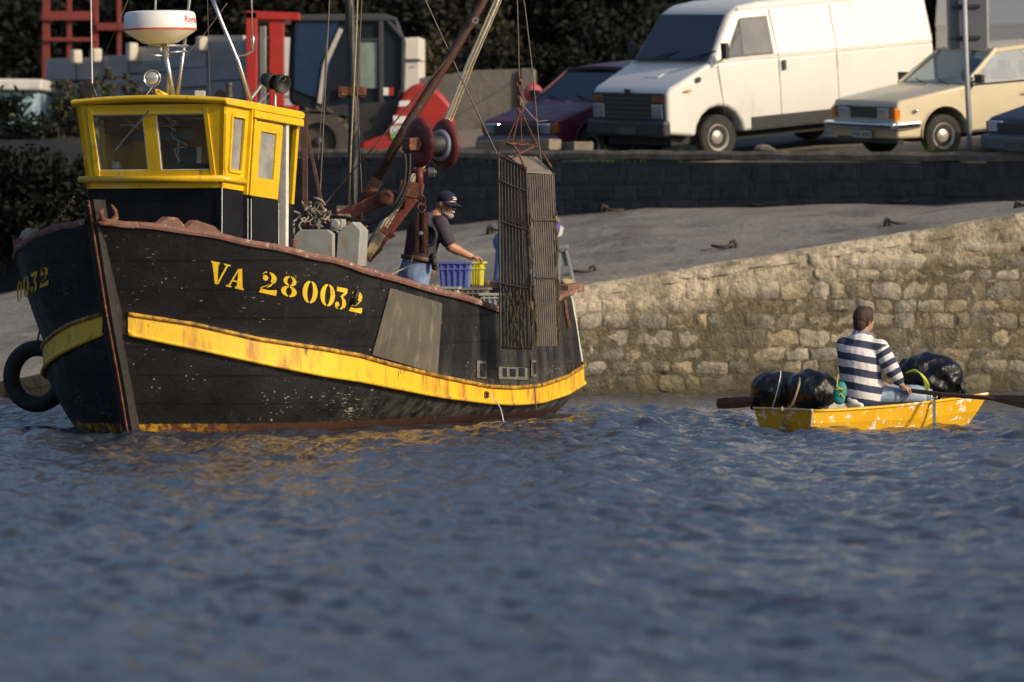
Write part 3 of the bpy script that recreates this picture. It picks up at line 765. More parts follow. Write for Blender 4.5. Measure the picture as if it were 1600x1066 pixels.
# sides
def spanel(sg, u0, u1, w0, w1, th=.04, out=0):
    f = lambda u, w: max(u, uf(w)) if u < U0_ + .05 else u
    mb.hexa([wh(f(u0, w0), sg * (hwz(w0) + out), w0), wh(u1, sg * (hwz(w0) + out), w0), wh(u1, sg * (hwz(w0) - th), w0), wh(f(u0, w0), sg * (hwz(w0) - th), w0)],
            [wh(f(u0, w1), sg * (hwz(w1) + out), w1), wh(u1, sg * (hwz(w1) + out), w1), wh(u1, sg * (hwz(w1) - th), w1), wh(f(u0, w1), sg * (hwz(w1) - th), w1)])
zDo = 2.15
for sg in (1, -1):
    spanel(sg, .3, U1_, zWt, zH)
    spanel(sg, .3, .93, zY, zWb); spanel(sg, .3, .555, zWb, zWt); spanel(sg, .83, .93, zWb, zWt)
    if sg < 0: spanel(sg, .93, U1_, zY, zWt)
spanel(1, 1.965, U1_, zY - .05, zWt - .002)
mb.hexa([wh(U1_, -HWB, zY), wh(U1_, -.1, zY), wh(U1_ - .04, -.1, zY), wh(U1_ - .04, -HWB, zY)], [wh(U1_, -HWT, zH), wh(U1_, -.1, zH), wh(U1_ - .04, -.1, zH), wh(U1_ - .04, -HWT, zH)])
mb.hexa([wh(U1_, HWB, zY - .05), wh(U1_ - .04, HWB, zY - .05), wh(U1_ - .04, HWB - .18, zY - .05), wh(U1_, HWB - .18, zY - .05)], [wh(U1_, HWT, zH), wh(U1_ - .04, HWT, zH), wh(U1_ - .04, HWT - .18, zH), wh(U1_, HWT - .18, zH)])
whs = mb.build('wheelhouse', 'yellow', boat, bevel=.006)
# black lower casing
mb = MB(); dz = .75
L = lambda u, v, w: wh(u, v, w)
mb.hexa([L(U0_ + .01, -.655, dz), L(U0_ + .01, .655, dz), L(.93, .655, dz), L(.93, -.655, dz)], [L(U0_ + .01, -.66, zY - .002), L(U0_ + .01, .66, zY - .002), L(.93, .66, zY - .002), L(.93, -.66, zY - .002)])
mb.hexa([L(.932, -.655, dz), L(.932, -.60, dz), L(U1_, -.60, dz), L(U1_, -.655, dz)], [L(.932, -.66, zY - .002), L(.932, -.60, zY), L(U1_, -.60, zY), L(U1_, -.66, zY - .002)])
mb.hexa([L(1.9, .655, dz), L(1.9, .60, dz), L(U1_, .60, dz), L(U1_, .655, dz)], [L(1.9, .66, zY - .06), L(1.9, .60, zY - .06), L(U1_, .60, zY - .06), L(U1_, .66, zY - .06)])
mb.build('lower_casing', 'wh_black', whs, bevel=.01)
MB().tube([wh(U0_ - .003, .665, zY), wh(U0_ - .003, .66, .9)], .005, 5).build('corner_bead', 'white_post', whs)
# ledge moulding
rows = []
path = [(U1_ - 1.09 + 0 * .1, -HWB - .02), (U0_ - .05, -HWB - .045), (U0_ - .05, HWB + .04), (.93, HWB + .035)]
mb = MB(); mb.tube([wh(.93, -HWB - .02, zL + .01), wh(U0_ - .02, -HWB - .03, zL)], .026, 8); mb.tube([wh(U0_ - .035, -HWB - .06, zL), wh(U0_ - .035, HWB + .03, zL)], .028, 8); mb.tube([wh(U0_ - .03, HWB + .02, zL), wh(.93, HWB + .02, zL)], .026, 8)
mb.build('ledge_moulding', 'yellow', whs, smooth=True)
# window trims (raised beads) and vertical battens
mb = MB()
for (a, b_, c_, d) in ((146, 154, 139, 147), (332.5, 340, 326, 333)):
    va, vb, vc, vd = fv(a), fv(b_), fv(c_), fv(d); o_ = .016
    mb.hexa([wh(uf(zL) - o_, va, zL + .02), wh(uf(zL) - o_, vb, zL + .02), wh(uf(zL) + .0, vb, zL + .02), wh(uf(zL), va, zL + .02)], [wh(uf(zH) - o_, vc, zH - .03), wh(uf(zH) - o_, vd, zH - .03), wh(uf(zH), vd, zH - .03), wh(uf(zH), vc, zH - .03)])
mb.hexa([wh(uf(zWt) - .02, fv(139), zWt), wh(uf(zWt) - .02, fv(333), zWt), wh(uf(zWt), fv(333), zWt), wh(uf(zWt), fv(139), zWt)], [wh(uf(zWt) - .012, fv(139), zWt + .03), wh(uf(zWt) - .012, fv(333), zWt + .03), wh(uf(zWt) + .0, fv(333), zWt + .03), wh(uf(zWt), fv(139), zWt + .03)])
mb.build('window_batten', 'yellow', whs, bevel=.003)
# front panes
for (a, b_, c_, d, nm) in ((152, 232, 144, 228, 0), (252, 337, 248, 332, 1)):
    va, vb, vc, vd = fv(a), fv(b_), fv(c_), fv(d)
    g = MB(); g.hexa([wh(uf(zWb) + .02, va, zWb), wh(uf(zWb) + .02, vb, zWb), wh(uf(zWb) + .026, vb, zWb), wh(uf(zWb) + .026, va, zWb)], [wh(uf(zWt) + .02, vc, zWt), wh(uf(zWt) + .02, vd, zWt), wh(uf(zWt) + .026, vd, zWt), wh(uf(zWt) + .026, vc, zWt)])
    pn = g.build('window_pane', 'glass', whs)
    fr = MB(); q = [wh(uf(zWb) + .008, va, zWb), wh(uf(zWb) + .008, vb, zWb), wh(uf(zWt) + .008, vd, zWt), wh(uf(zWt) + .008, vc, zWt)]
    for i in range(4): fr.bar(q[i], q[(i + 1) % 4], .014, .014, AX)
    fr.build('window_seal', 'white_post', whs)
# side pane and its frame
g = MB(); g.hexa([wh(.575, hwz(zWb) - .01, zWb), wh(.83, hwz(zWb) - .01, zWb), wh(.83, hwz(zWb) - .016, zWb), wh(.575, hwz(zWb) - .016, zWb)], [wh(.555, hwz(zWt) - .01, zWt), wh(.83, hwz(zWt) - .01, zWt), wh(.83, hwz(zWt) - .016, zWt), wh(.555, hwz(zWt) - .016, zWt)])
g.build('window_pane', 'salt_glass', whs)
fr = MB(); q = [wh(.575, hwz(zWb) + .006, zWb), wh(.83, hwz(zWb) + .006, zWb), wh(.83, hwz(zWt) + .006, zWt), wh(.555, hwz(zWt) + .006, zWt)]
for i in range(4): fr.bar(q[i], q[(i + 1) % 4], .03, .02, PT)
for u in (.93, 1.0): fr.bar(wh(u, .68, zY - .03), wh(u, .735, zH), .035, .04, PT)
fr.build('side_window_frame', 'yellow', whs)
# sliding door: upper yellow with pane, lower black
D = MB(); d0, d1 = 1.02, 1.60; zo = 2.13
def dbox(u0, u1, w0, w1, o0=.03, o1=0):
    D.hexa([wh(u0, hwz(w0) + o0, w0), wh(u1, hwz(w0) + o0, w0), wh(u1, hwz(w0) + o1, w0), wh(u0, hwz(w0) + o1, w0)], [wh(u0, hwz(w1) + o0, w1), wh(u1, hwz(w1) + o0, w1), wh(u1, hwz(w1) + o1, w1), wh(u0, hwz(w1) + o1, w1)])
dbox(d0, d1, zo, 2.30); dbox(d0, d1, 2.715, 2.80); dbox(d0, d0 + .12, 2.30, 2.715); dbox(d1 - .12, d1, 2.30, 2.715)
door = D.build('door', 'yellow', whs, bevel=.004)
D = MB(); dbox(d0 + .12, d1 - .12, 2.30, 2.715, .012, .004); D.build('door_pane', 'salt_glass', whs)
D = MB(); dbox(d0, d1, .8, zo - .002, .03, 0); D.build('door_lower_panel', 'wh_black', whs, bevel=.004)
for u in (.935, 1.005, d1): MB().tube([wh(u, .70, zo - .03), wh(u, .70, .9)], .004, 5).build('edge_bead', 'white_post', whs)
# white post in the doorway
MB().bar(on_v(444, 188, .70), on_v(443, 392, .70), .075, .06).build('door_post', 'white_post', whs, bevel=.006)
# upper side beam + roof
mb = MB(); mb.hexa([wh(.93, HWT + .005, 2.82), wh(2.0, HWT + .005, 2.82), wh(2.0, HWT + .05, 2.82), wh(.93, HWT + .05, 2.82)], [wh(.93, HWT + .005, 2.885), wh(2.0, HWT + .005, 2.885), wh(2.0, HWT + .05, 2.885), wh(.93, HWT + .05, 2.885)])
mb.build('door_rail_beam', 'yellow', whs, bevel=.006)
rows = []
def camber(v): return .035 * (1 - (v / .8) ** 2)
outl = []
for j, (du, z_) in enumerate(((0.05, 2.888), (.02, 2.90), (.01, 2.92), (.02, 2.938), (.05, 2.948), (.5, 2.955))):
    row = []
    for i in range(25):
        v = -.765 + 1.53 * i / 24; row.append(wh(.30 + du + .03 * (v / .8) ** 2, v, z_ + camber(v)))
    rows.append(row)
back = [(1.99, 2.955), (2.03, 2.945), (2.045, 2.925), (2.03, 2.90), (1.99, 2.888)]
for (u, z_) in back: rows.append([wh(u, -.765 + 1.53 * i / 24, z_ + camber(-.765 + 1.53 * i / 24) * (.6)) for i in range(25)])
rows.append(rows[0])
mb = MB(); mb.grid(rows)
for i in (0, 24): mb.add([r[i] for r in rows[:-1]], [tuple(range(len(rows) - 1))])
mb.build('roof', 'yellow', whs, bevel=.008)
MB().bar(wh(.36, -.815, 2.93), wh(1.9, -.815, 2.92), .05, .05).build('roof_side_trim', 'wh_black', whs)
# wiper
MB().tube([on_u(234, 172, .30), on_u(205, 205, .38), on_u(180, 235, .40)], [.010, .007, .005], 6).build('wiper', 'steel', whs)
# inside the wheelhouse
M['cream'] = pm('interior_cream', (.42, .42, .38), (.33, .33, .30), 5, .6)
M['red_cloth'] = pm('red_oilskin', (.45, .02, .015)); M['ochre'] = pm('ochre_oilskin', (.30, .18, .03))
mb = MB(); mb.bar(wh(1.9, -.55, 1.6), wh(1.9, -.55, 2.78), .22, .05, AX); mb.bar(wh(1.7, -.22, 1.9), wh(1.7, -.22, 2.62), .16, .10, AX); mb.bar(wh(1.3, -.60, 2.70), wh(1.3, -.05, 2.70), .25, .08)
mb.bar(wh(1.2, .28, 2.66), wh(1.2, .62, 2.66), .2, .09); mb.build('interior_panelling', 'cream', whs)
MB().bar(wh(.62, .18, 2.30), wh(.62, .50, 2.30), .3, .18).build('instrument_console', 'black', whs, bevel=.02)
MB().bar(wh(1.5, .16, 1.9), wh(1.5, .16, 2.62), .13, .05, AX).build('hanging_oilskin', 'ochre', whs)
MB().ell(wh(1.1, .42, 2.56), (.09, .07, .13)).build('red_cloth', 'red_cloth', whs, smooth=True)
MB().lathe(wh(.60, .53, 2.31), (0, 0, 1), [(0, .05), (.11, .05), (.14, .02), (.17, .02)], 12).build('plastic_bottle', 'white_post', whs, smooth=True)
MB().lathe(wh(.56, -.42, 2.31), (0, 0, 1), [(0, .04), (.10, .04)], 12).build('mug', 'cream', whs, smooth=True)
for k in range(6):
    v0 = random.choice([-.55, -.5, -.3, .1, .2, .35]); pts = [wh(.48, v0, 2.80)]
    for i in range(5): pts.append(wh(.50 + random.uniform(0, .08), max(-.6, min(.6, v0 + random.uniform(-.12, .22))), 2.80 - random.uniform(0, .12) - i * (.09 if k < 3 else .01)))
    MB().tube([Vector(p) for p in spline([tuple(p) for p in pts], 14)], .004, 5).build('cable', 'white_post' if k % 2 else 'black', whs)

# ---- on the wheelhouse roof
M['radar_white'] = pm('radar_white', (.80, .80, .80), (.76, .76, .76), 3, .3); M['radar_red'] = pm('radar_red', (.60, .05, .03))
rc = P(250, 46, 46.1); tl = Vector((-.02, 0, 1))
radar = MB().lathe(rc, tl, [(-.128, .02), (-.128, .135), (-.120, .16), (-.075, .235), (-.02, .318), (-.012, .326)], 48).build('radar_base', 'radar_white', boat); smooth_by(radar, 40)
o = MB().lathe(rc, tl, [(-.003, .31), (-.002, .328), (.03, .330), (.125, .322), (.148, .312), (.158, .29), (.163, .01)], 48).build('radar_cover', 'radar_white', radar); smooth_by(o, 40)
MB().lathe(rc, tl, [(-.013, .318), (-.013, .333), (.001, .333), (.001, .318)], 48).build('red_band', 'radar_red', radar)
vs, fs = text_geo('Raytheon', .088); mb = MB(); rr = .3315
a0 = math.atan2(rc.x, rc.y)
def bend(p):
    ang = .80 + p.x / rr * .95; h = .055 + p.y
    d = Vector((math.sin(ang), -math.cos(ang), 0)); return rc + d * (rr - .05 * max(0, h - .03) * .8 - 0) + Vector((-.02 * h, 0, h))
mb.add([bend(p) for p in vs], fs); o = mb.build('radar_lettering', 'radar_red', radar)
RS = [([P(256, 68, 46.2), P(271, 153, 46.2)], .024), ([P(289, 62, 46.4), P(277, 152, 46.4)], .018), ([P(297, -40, 46.4), P(296, 0, 46.4), P(289, 64, 46.4)], .016), ([P(262, 72, 46.7), P(262, 152, 46.7)], .014), ([P(243, 18, 46.1), P(243, -30, 46.1)], .011), ([P(232, 72, 46.2), P(234, 86, 46.2), P(262, 88, 46.2)], .006), ([P(232, 70, 46.2), P(294, 72, 46.4)], .013), ([P(262, 82, 46.3), P(292, 80, 46.4)], .01)]
for pts, r_ in RS: MB().tube(pts, r_, 10).build('stand_tube', 'steel', boat, smooth=True)
sl = P(240, 122, 45.7)
lamp = MB().lathe(sl + Vector((0, .10, 0)), (-.12, -1, -.02), [(-.03, .02), (0, .05), (.06, .07), (.10, .078), (.115, .078), (.115, .070), (.10, .068)], 24).build('searchlight', 'chrome', boat, smooth=True)
M['lamp_glass'] = pm('lamp_lens', (.75, .76, .72), (.5, .52, .5), 8, .08, metal=.6)
MB().lathe(sl + Vector((0, .10, 0)), (-.12, -1, -.02), [(.10, .068), (.113, .05), (.118, .02), (.119, .001)], 24).build('lens', 'lamp_glass', lamp, smooth=True)
MB().tube([P(240, 135, 45.75), P(243, 152, 45.75)], .012, 8).build('lamp_bracket', 'black', lamp)
MB().tube([P(238, 136, 45.7), P(226, 152, 45.7)], .006, 6).build('lamp_strut', 'steel', lamp)
mb = MB(); mb.ell(P(247, 146, 45.9), (.06, .05, .035), Matrix.Rotation(.5, 3, 'Y')); mb.ell(P(254, 149, 45.9), (.05, .05, .03)); mb.tube([P(246, 142, 45.8), P(253, 145, 45.8), P(260, 152, 45.8)], [.012, .016, .01], 6)
mb.build('yellow_cloth', 'yellow', boat, smooth=True)
mb = MB(); mb.lathe(P(138, 141, 45.9), (-.2, -1, 0), [(-.05, .03), (0, .06), (.05, .065)], 16); mb.tube([P(125, 134, 45.9), P(126, 128, 45.9), P(136, 127, 45.9), P(144, 131, 45.9), P(151, 152, 45.9)], .010, 6); mb.bar(P(130, 130, 45.9), P(131, 152, 45.9), .05, .05)
mb.build('deck_lamp', 'black', boat, smooth=False)
MB().tube([P(144, 133, 45.9), P(142, 0, 45.9), P(141, -60, 45.9)], [.008, .006, .005], 6).build('whip_antenna', 'white_post', boat)
MB().bar(P(304, 147, 46), P(321, 147, 46), .08, .06).build('roof_box', 'cream', boat, bevel=.01)
mb = MB(); mb.tube([P(393, 161, 46.6), P(372, 96, 46.6), P(345, 32, 46.6), P(325, -20, 46.6)], .020, 10); mb.tube([P(372, 88, 46.6), P(384, 86, 46.6), P(395, 80, 46.6), P(396, 58, 46.6)], .010, 8); mb.lathe(P(395, 78, 46.6), (0, 0, 1), [(0, .02), (.12, .018), (.13, .008)], 10); mb.tube([P(395, 60, 46.6), P(393, 0, 46.6), P(392, -40, 46.6)], .008, 6)
mb.build('stay_tube', 'steel', boat, smooth=True)
for px, py, rr_ in ((437, 130, .085), (421, 126, .07)):
    mb = MB(); mb.lathe(P(px, py, 46.8) , (.7, -.7, -.25), [(-.09, .03), (-.07, .055), (0, rr_), (.06, rr_ * 1.02), (.06, rr_ * .9), (.02, rr_ * .8)], 20); mb.build('loudhailer', 'black', boat, smooth=True)
mb = MB(); mb.tube([P(430, 143, 46.8), P(430, 172, 46.8)], .011, 6); mb.tube([P(420, 145, 46.8), P(403, 162, 46.8)], .011, 6); mb.tube([P(408, 133, 46.8), P(391, 155, 46.8)], .017, 6); mb.tube([P(436, 118, 46.8), P(445, 116, 46.8), P(446, 124, 46.8), P(440, 128, 46.8)], .008, 6)
mb.build('loudhailer_bracket', 'steel', boat)
mb = MB(); mb.lathe(P(358, 152, 46.2), (0, 0, 1), [(0, .035), (.05, .035), (.05, .028), (.10, .028), (.11, .035), (.13, .03)], 14); mb.build('navigation_lamp', 'dark_steel', boat)
mb = MB(); mb.lathe(P(345, 150, 46.4), (-.3, -1, 0), [(-.03, .05), (.02, .055)], 16); mb.build('horn', 'black', boat)

# ---- gallows, masts, derricks and winch
YM = 49.4
mb = MB(); mb.tube([P(537, -60, YM), P(546, 0, YM), P(553, 180, YM), P(550, 335, YM), P(560, 460, YM)], [.043, .046, .054, .050, .055], 14); mast = mb.build('mast', 'dark_steel', boat, smooth=True)
MB().bar(P(532, 143, YM), P(572, 143, YM), .10, .09).build('mast_band', 'rust', mast, bevel=.01)
MB().tube([P(559, -10, 49.2), P(556, 70, 49.2), P(548, 240, 49.2), P(543, 408, 49.2)], .010, 6).build('halyard', 'rope', boat)
MB().tube([P(565, 0, 49.3), P(558, 150, 49.3), P(566, 320, 49.3), P(572, 400, 49.3)], .008, 6).build('wire', 'wire', boat)
boom = MB().tube([P(772, -30, 49), P(752, 8, 49), P(700, 95, 49), P(640, 190, 49), P(575, 302, 49)], [.030, .040, .046, .050, .046], 14).build('boom', 'brown_steel', boat, smooth=True)
MB().tube([P(590, 280, 49), P(566, 320, 49)], .062, 12).build('boom_heel', 'rust', boom, smooth=True)
MB().lathe(P(743, 32, 48.9), (0, 1, 0), [(-.01, .03), (.01, .03), (.01, .018), (-.01, .018), (-.01, .03)], 14).build('boom_eye', 'steel', boom)
MB().tube([P(566, 318, 49.0), P(560, 345, 49), P(575, 400, 49)], .03, 8).build('boom_tackle', 'rust', boom)
# aluminium derrick with a rope lashed along it
der = MB().tube([P(786, -30, 49.6), P(775, 8, 49.6), P(735, 95, 49.6), P(700, 185, 49.6), P(655, 262, 49.3), P(600, 350, 48.65), P(563, 408, 48.6)], [.024, .030, .032, .034, .036, .040, .05], 12).build('derrick', 'steel', boat, smooth=True)
mb = MB()
for dx in (-5, 0, 5): mb.tube([P(778 + dx, 0, 49.5), P(737 + dx, 95, 49.5), P(702 + dx, 185, 49.5), P(657 + dx, 262, 49.2), P(603 + dx, 350, 48.58), P(570 + dx * .5, 404, 48.5)], .0095, 6)
mb.build('lashed_ropes', 'rope', der)
mb = MB()
for k in range(14):
    a = k * .8; mb.tube([P(596 + 7 * math.cos(a), 362 + 4 * math.sin(a), 48.55), P(584 + 7 * math.cos(a + 1), 386, 48.5), P(568 + 8 * math.cos(a + 2), 408 + 3 * math.sin(a), 48.5)], .018, 6)
mb.build('rope_bundle', 'rope', der, smooth=True)
mb = MB()
for k in range(4): mb.tube([P(594 + k * 2, 358 - k, 48.45), P(602 + k * 2, 366 - k, 48.42), P(611 + k * 2, 372 - k, 48.45)], .012, 6)
mb.build('lashing', 'redpaint', der)
# crane arm, lower strut
def cyl(a, b_, r1, r2=None, mat='redpaint', name='arm', n=12, par=boat): return MB().tube([a, b_], [r1, r2 or r1], n).build(name, mat, par, smooth=True)
arm = MB().bar(P(512, 350, 48.9), P(604, 308, 48.9), .13, .13).build('crane_arm', 'redpaint', boat, bevel=.012)
MB().lathe(P(607, 310, 48.75), (-.3, -1, 0), [(-.14, .08), (.08, .08), (.10, .055)], 20).build('arm_joint', 'rust', arm)
MB().bar(P(600, 312, 48.9), P(634, 318, 48.9), .10, .10).build('arm_link', 'redpaint', arm, bevel=.01)
MB().bar(P(578, 392, 49.0), P(643, 306, 49.0), .18, .15).build('lower_strut', 'redpaint', arm, bevel=.012)
MB().bar(P(624, 294, 48.7), P(661, 300, 48.7), .17, .155).build('arm_head', 'rust', arm, bevel=.012)
MB().bar(P(571, 404, 48.9), P(592, 382, 48.9), .14, .12).build('strut_foot', 'rust', arm, bevel=.01)
cyl(P(655, 290, 48.7), P(656, 262, 48.7), .040, .034, name='post', par=arm)
MB().tube([P(640, 267, 48.7), P(676, 268, 48.7)], .024, 10).build('cross_pipe', 'redpaint', arm, smooth=True)
MB().lathe(P(676, 269, 48.7), (1, -.1, 0), [(-.04, .045), (.02, .045), (.02, .02), (.04, .02)], 14).build('hose_fitting', 'steel', arm)
# hauler: two dished cheeks and a rubber sheave
ax = Vector((-.74, -.67, .03)).normalized(); hc = P(671, 226, 48.6)
M['rubber_grey'] = pm('hauler_rubber', (.30, .33, .38), (.22, .24, .28), 6, .6)
M['redcheek'] = pm('hauler_red', (.13, .016, .018), (.085, .013, .016), 7, .62, stains=(((.20, .09, .07), 16, .66, .05, None),), coat=.15)
def oval(c, r0, th, bend_, name, mat, par):
    e1 = ax.cross(Vector((0, 0, 1))).normalized(); e2 = Vector((0, 0, 1)); rows = []
    for (t, rf) in ((0, .02), (0, .55), (.01, .85), (.03 * bend_, 1.0), (.03 * bend_ + th, 1.0), (.01 + th, .84), (th, .55), (th, .02)):
        row = []
        for k in range(40):
            a = 2 * math.pi * k / 40; ex = .86 + .0 * a; ez = 1.12 if math.sin(a) > 0 else 1.0
            pw = 1 if math.sin(a) < 0 else .85
            row.append(c + e1 * math.cos(a) * r0 * rf * .98 * (1 - .16 * max(0, math.sin(a))) + e2 * math.sin(a) * r0 * rf * ez + ax * t)
        rows.append(row)
    o = MB().grid(rows, closed=True).build(name, mat, par, smooth=True); return o
hauler = oval(hc + ax * .15, .226, .012, -.9, 'hauler_cheek', 'redcheek', boat)
oval(hc - ax * .165, .228, .012, -1.0, 'hauler_far_cheek', 'redcheek', hauler)
o = MB().lathe(hc - ax * .165, ax, [(.0, .13), (.03, .125), (.06, .11), (.12, .10), (.18, .10), (.24, .11), (.30, .13)], 36).build('sheave', 'black', hauler, smooth=True)
MB().lathe(hc - ax * .165, ax, [(.012, .118), (.012, .158), (.045, .150), (.052, .120)], 36).build('rubber_ring', 'rubber_grey', hauler, smooth=True)
MB().lathe(hc + ax * .14, ax, [(0, .085), (.015, .085), (.02, .065), (.03, .065)], 20).build('hub_ring', 'rubber_grey', hauler, smooth=True)
MB().bar(hc + ax * .15 + Vector((0, 0, -.01)), hc + ax * .30 + Vector((0, 0, -.01)), .12, .12).build('motor_block', 'rust', hauler, bevel=.012)
for k, mt_ in ((0, 'black'), (1, 'black')):
    pts = [P(632 + 8 * k, 240, 48.4), P(634 + 6 * k, 262, 48.4), P(630 + 6 * k, 290, 48.4), P(612 + 6 * k, 325, 48.4), P(580, 346 + 3 * k, 48.5), P(540, 340 + 3 * k, 48.6), P(505, 336 + 4 * k, 48.7)]
    MB().tube([Vector(p) for p in spline([tuple(p) for p in pts], 30)], .015, 8).build('hydraulic_hose', mt_, hauler, smooth=True)
# chain beside the mast foot
def chain(a, b_, name, par, r=.014, link=.055, sag=0, mat='rust'):
    nl = max(2, int((b_ - a).length / (link * .78))); mb = MB(); d = (b_ - a).normalized()
    s1 = d.cross(Vector((0, 1, .1))).normalized(); s2 = d.cross(s1)
    for k in range(nl):
        t = (k + .5) / nl; c = a + (b_ - a) * t + Vector((0, 0, -sag * math.sin(math.pi * t)))
        sd = s1 if k % 2 else s2; pts = []
        for q in range(11):
            an = 2 * math.pi * q / 10; pts.append(c + d * math.cos(an) * link * .5 + sd * math.sin(an) * link * .32)
        mb.tube(pts, r * .62, 5, False)
    return mb.build(name, mat, par, smooth=True)
chain(P(565, 335, 48.7), P(568, 420, 48.4), 'chain', boat, .022, .08); chain(P(573, 350, 48.7), P(560, 400, 48.5), 'chain', boat, .02, .07)
MB().tube([P(566, 410, 48.2), P(563, 430, 47.6), hit(553, 455, .04), hit(548, 475, .03)], .022, 8).build('bow_rope', 'black', boat, smooth=True)
chain(P(115, 308, 45.3), P(48, 384, 46.0), 'mooring_chain', boat, .012, .05, .03, 'iron')
MB().lathe(P(85, 367, 45.8), (1, -.3, 0), [(-.012, .04), (.012, .04), (.012, .022), (-.012, .022), (-.012, .04)], 14).build('bow_eye', 'iron', boat)
# grey winch housing
w0 = P(497, 380, 48.0)
gb = MB(); T = Matrix.Translation(w0) @ Matrix.Rotation(R(-14), 4, 'Z')
gb.T = T; gb.prism([(-.19, -.14), (.19, -.14), (.19, .08), (.14, .125), (-.13, .125), (-.19, .07)], -.16, .16); gb.build('winch_housing', 'grey_box', boat, bevel=.008)
gb = MB(T); gb.prism([(.20, -.22), (.42, -.22), (.44, .12), (.36, .20), (.22, .10)], -.1, .18); gb.build('winch_side', 'grey_box', boat, bevel=.008)
gb = MB(T); gb.box((.20, -.02, .17), (.12, .14, .11)); gb.lathe((.20, -.1, .18), (0, -1, 0), [(0, .05), (.04, .04)], 12); gb.build('winch_motor', 'grey_box', boat, bevel=.01)
mb = MB()
for k in range(50):
    c0 = P(492 + random.gauss(0, 8), 336 + random.gauss(0, 8), 48.2 + random.uniform(-.1, .1)); pts = [c0]
    for i in range(4): pts.append(pts[-1] + Vector((random.uniform(-.05, .05), random.uniform(-.03, .03), random.uniform(-.06, .045))))
    mb.tube(pts, random.uniform(.007, .014), 5)
mb.build('net_bundle', 'net', boat, smooth=True)
cyl(P(474, 358, 48.2), P(490, 345, 48.2), .02, .03, 'rust', 'net_hook')
mb = MB()
for k in range(9): mb.tube([P(527 + k * 2.2, 322, 48.9), P(529 + k * 2.2, 345, 48.8), P(527 + k * 2.2, 360, 48.9)], .011, 6)
mb.build('rope_hank', 'rope', boat, smooth=True)
for px, py in ((424, 377), (458, 381)):
    MB().lathe(P(px, py + 12, 46.9), (0, 0, 1), [(0, .042), (.09, .040), (.10, .046), (.115, .046), (.12, .03)], 14).build('rail_bollard', 'capwood', boat, smooth=True)
MB().tube([P(456, 368, 46.9), P(460, 355, 46.9), P(459, 365, 46.9)], .012, 6).build('bollard_lashing', 'net', boat)
# gallows frame behind the wheelhouse
gf = MB(); gf.bar(P(476, 188, 48.3), P(477, 360, 48.3), .055, .055); gf.bar(P(458, 190, 48.3), P(480, 190, 48.3), .05, .04); gf.bar(P(480, 210, 48.3), P(506, 335, 48.3), .035, .035)
gf.build('gallows_frame', 'brown_steel', boat, bevel=.004)
for a, b_, r_ in ((P(660, -10, 49), P(781, 250, 49), .0075), (P(505, 322, 48.8), P(745, 35, 49), .0075), (P(500, 300, 48.6), P(515, -10, 48.9), .008), (P(497, 250, 48.6), P(515, 0, 48.9), .004), (P(290, 88, 46.4), P(355, 5, 47), .004), (P(133, 152, 46), P(200, 0, 46.5), .003), (P(324, -5, 46.2), P(328, 150, 46.2), .003)):
    mid = (a + b_) / 2 + Vector((0, 0, -.015)); MB().tube([a, mid, b_], r_, 5).build('stay_wire', 'wire', boat)
MB().tube([P(650, 390, 48.6), P(640, 415, 48.5), P(610, 430, 48), P(590, 436, 47.6)], .006, 5).build('light_line', 'rope', boat)

# ================================================================ THINGS ON AND AROUND THE BOAT
# tyre fender
tc = P(58, 588, 47.3)
ty = thing('tyre_fender', tc, 'black car tyre hung as a fender off the shaded side of the fishing boat bow', 'tyre')
pr = []
for k in range(17):
    a = math.pi * 2 * k / 16; pr.append((math.cos(a) * .095, .26 + math.sin(a) * .075))
MB().lathe(tc, (-.35, -1, .05), pr, 36).build('tyre', 'rubber_tyre', ty, smooth=True)
MB().tube([tc + Vector((0, 0, .3)), tc + Vector((.08, 0, .7)), P(62, 480, 46.6)], .01, 6).build('fender_rope', 'wire', ty)
# hanging pulley block
pb = P(658, 365, 48.55)
blk = thing('pulley_block', pb - Vector((0, 0, .2)), 'rusty iron pulley block hanging from the hauler arm in front of the capped fisherman', 'pulley block')
for dx in (-.026, .034):
    MB().bar(pb + Vector((dx, .01 * dx, .20)), pb + Vector((dx * 1.1, 0, -.19)), .032, .10, AX).build('cheek_plate', 'rust', blk, bevel=.006)
MB().lathe(pb + Vector((.05, .03, -.02)), (.5, -1, 0), [(-.012, .115), (0, .10), (.012, .115), (.012, .09), (-.012, .09)], 28).build('sheave', 'dark_steel', blk, smooth=True)
MB().lathe(pb + Vector((0, -.06, 0)), (0, -1, 0), [(0, .022), (.02, .022), (.022, .01)], 10).build('axle_bolt', 'steel', blk)
mb = MB()
for zc in (.245, .315):
    mb.tube([pb + Vector((.003 + .036 * math.sin(a), .0 if zc > .3 else .03 * math.sin(a), zc + .045 * math.cos(a))) for a in [k * math.pi / 6 for k in range(13)]], .009, 6, False)
mb.tube([pb + Vector((0, 0, .30)), pb + Vector((0, 0, .39))], .010, 6); mb.build('shackle', 'rust', blk, smooth=True)

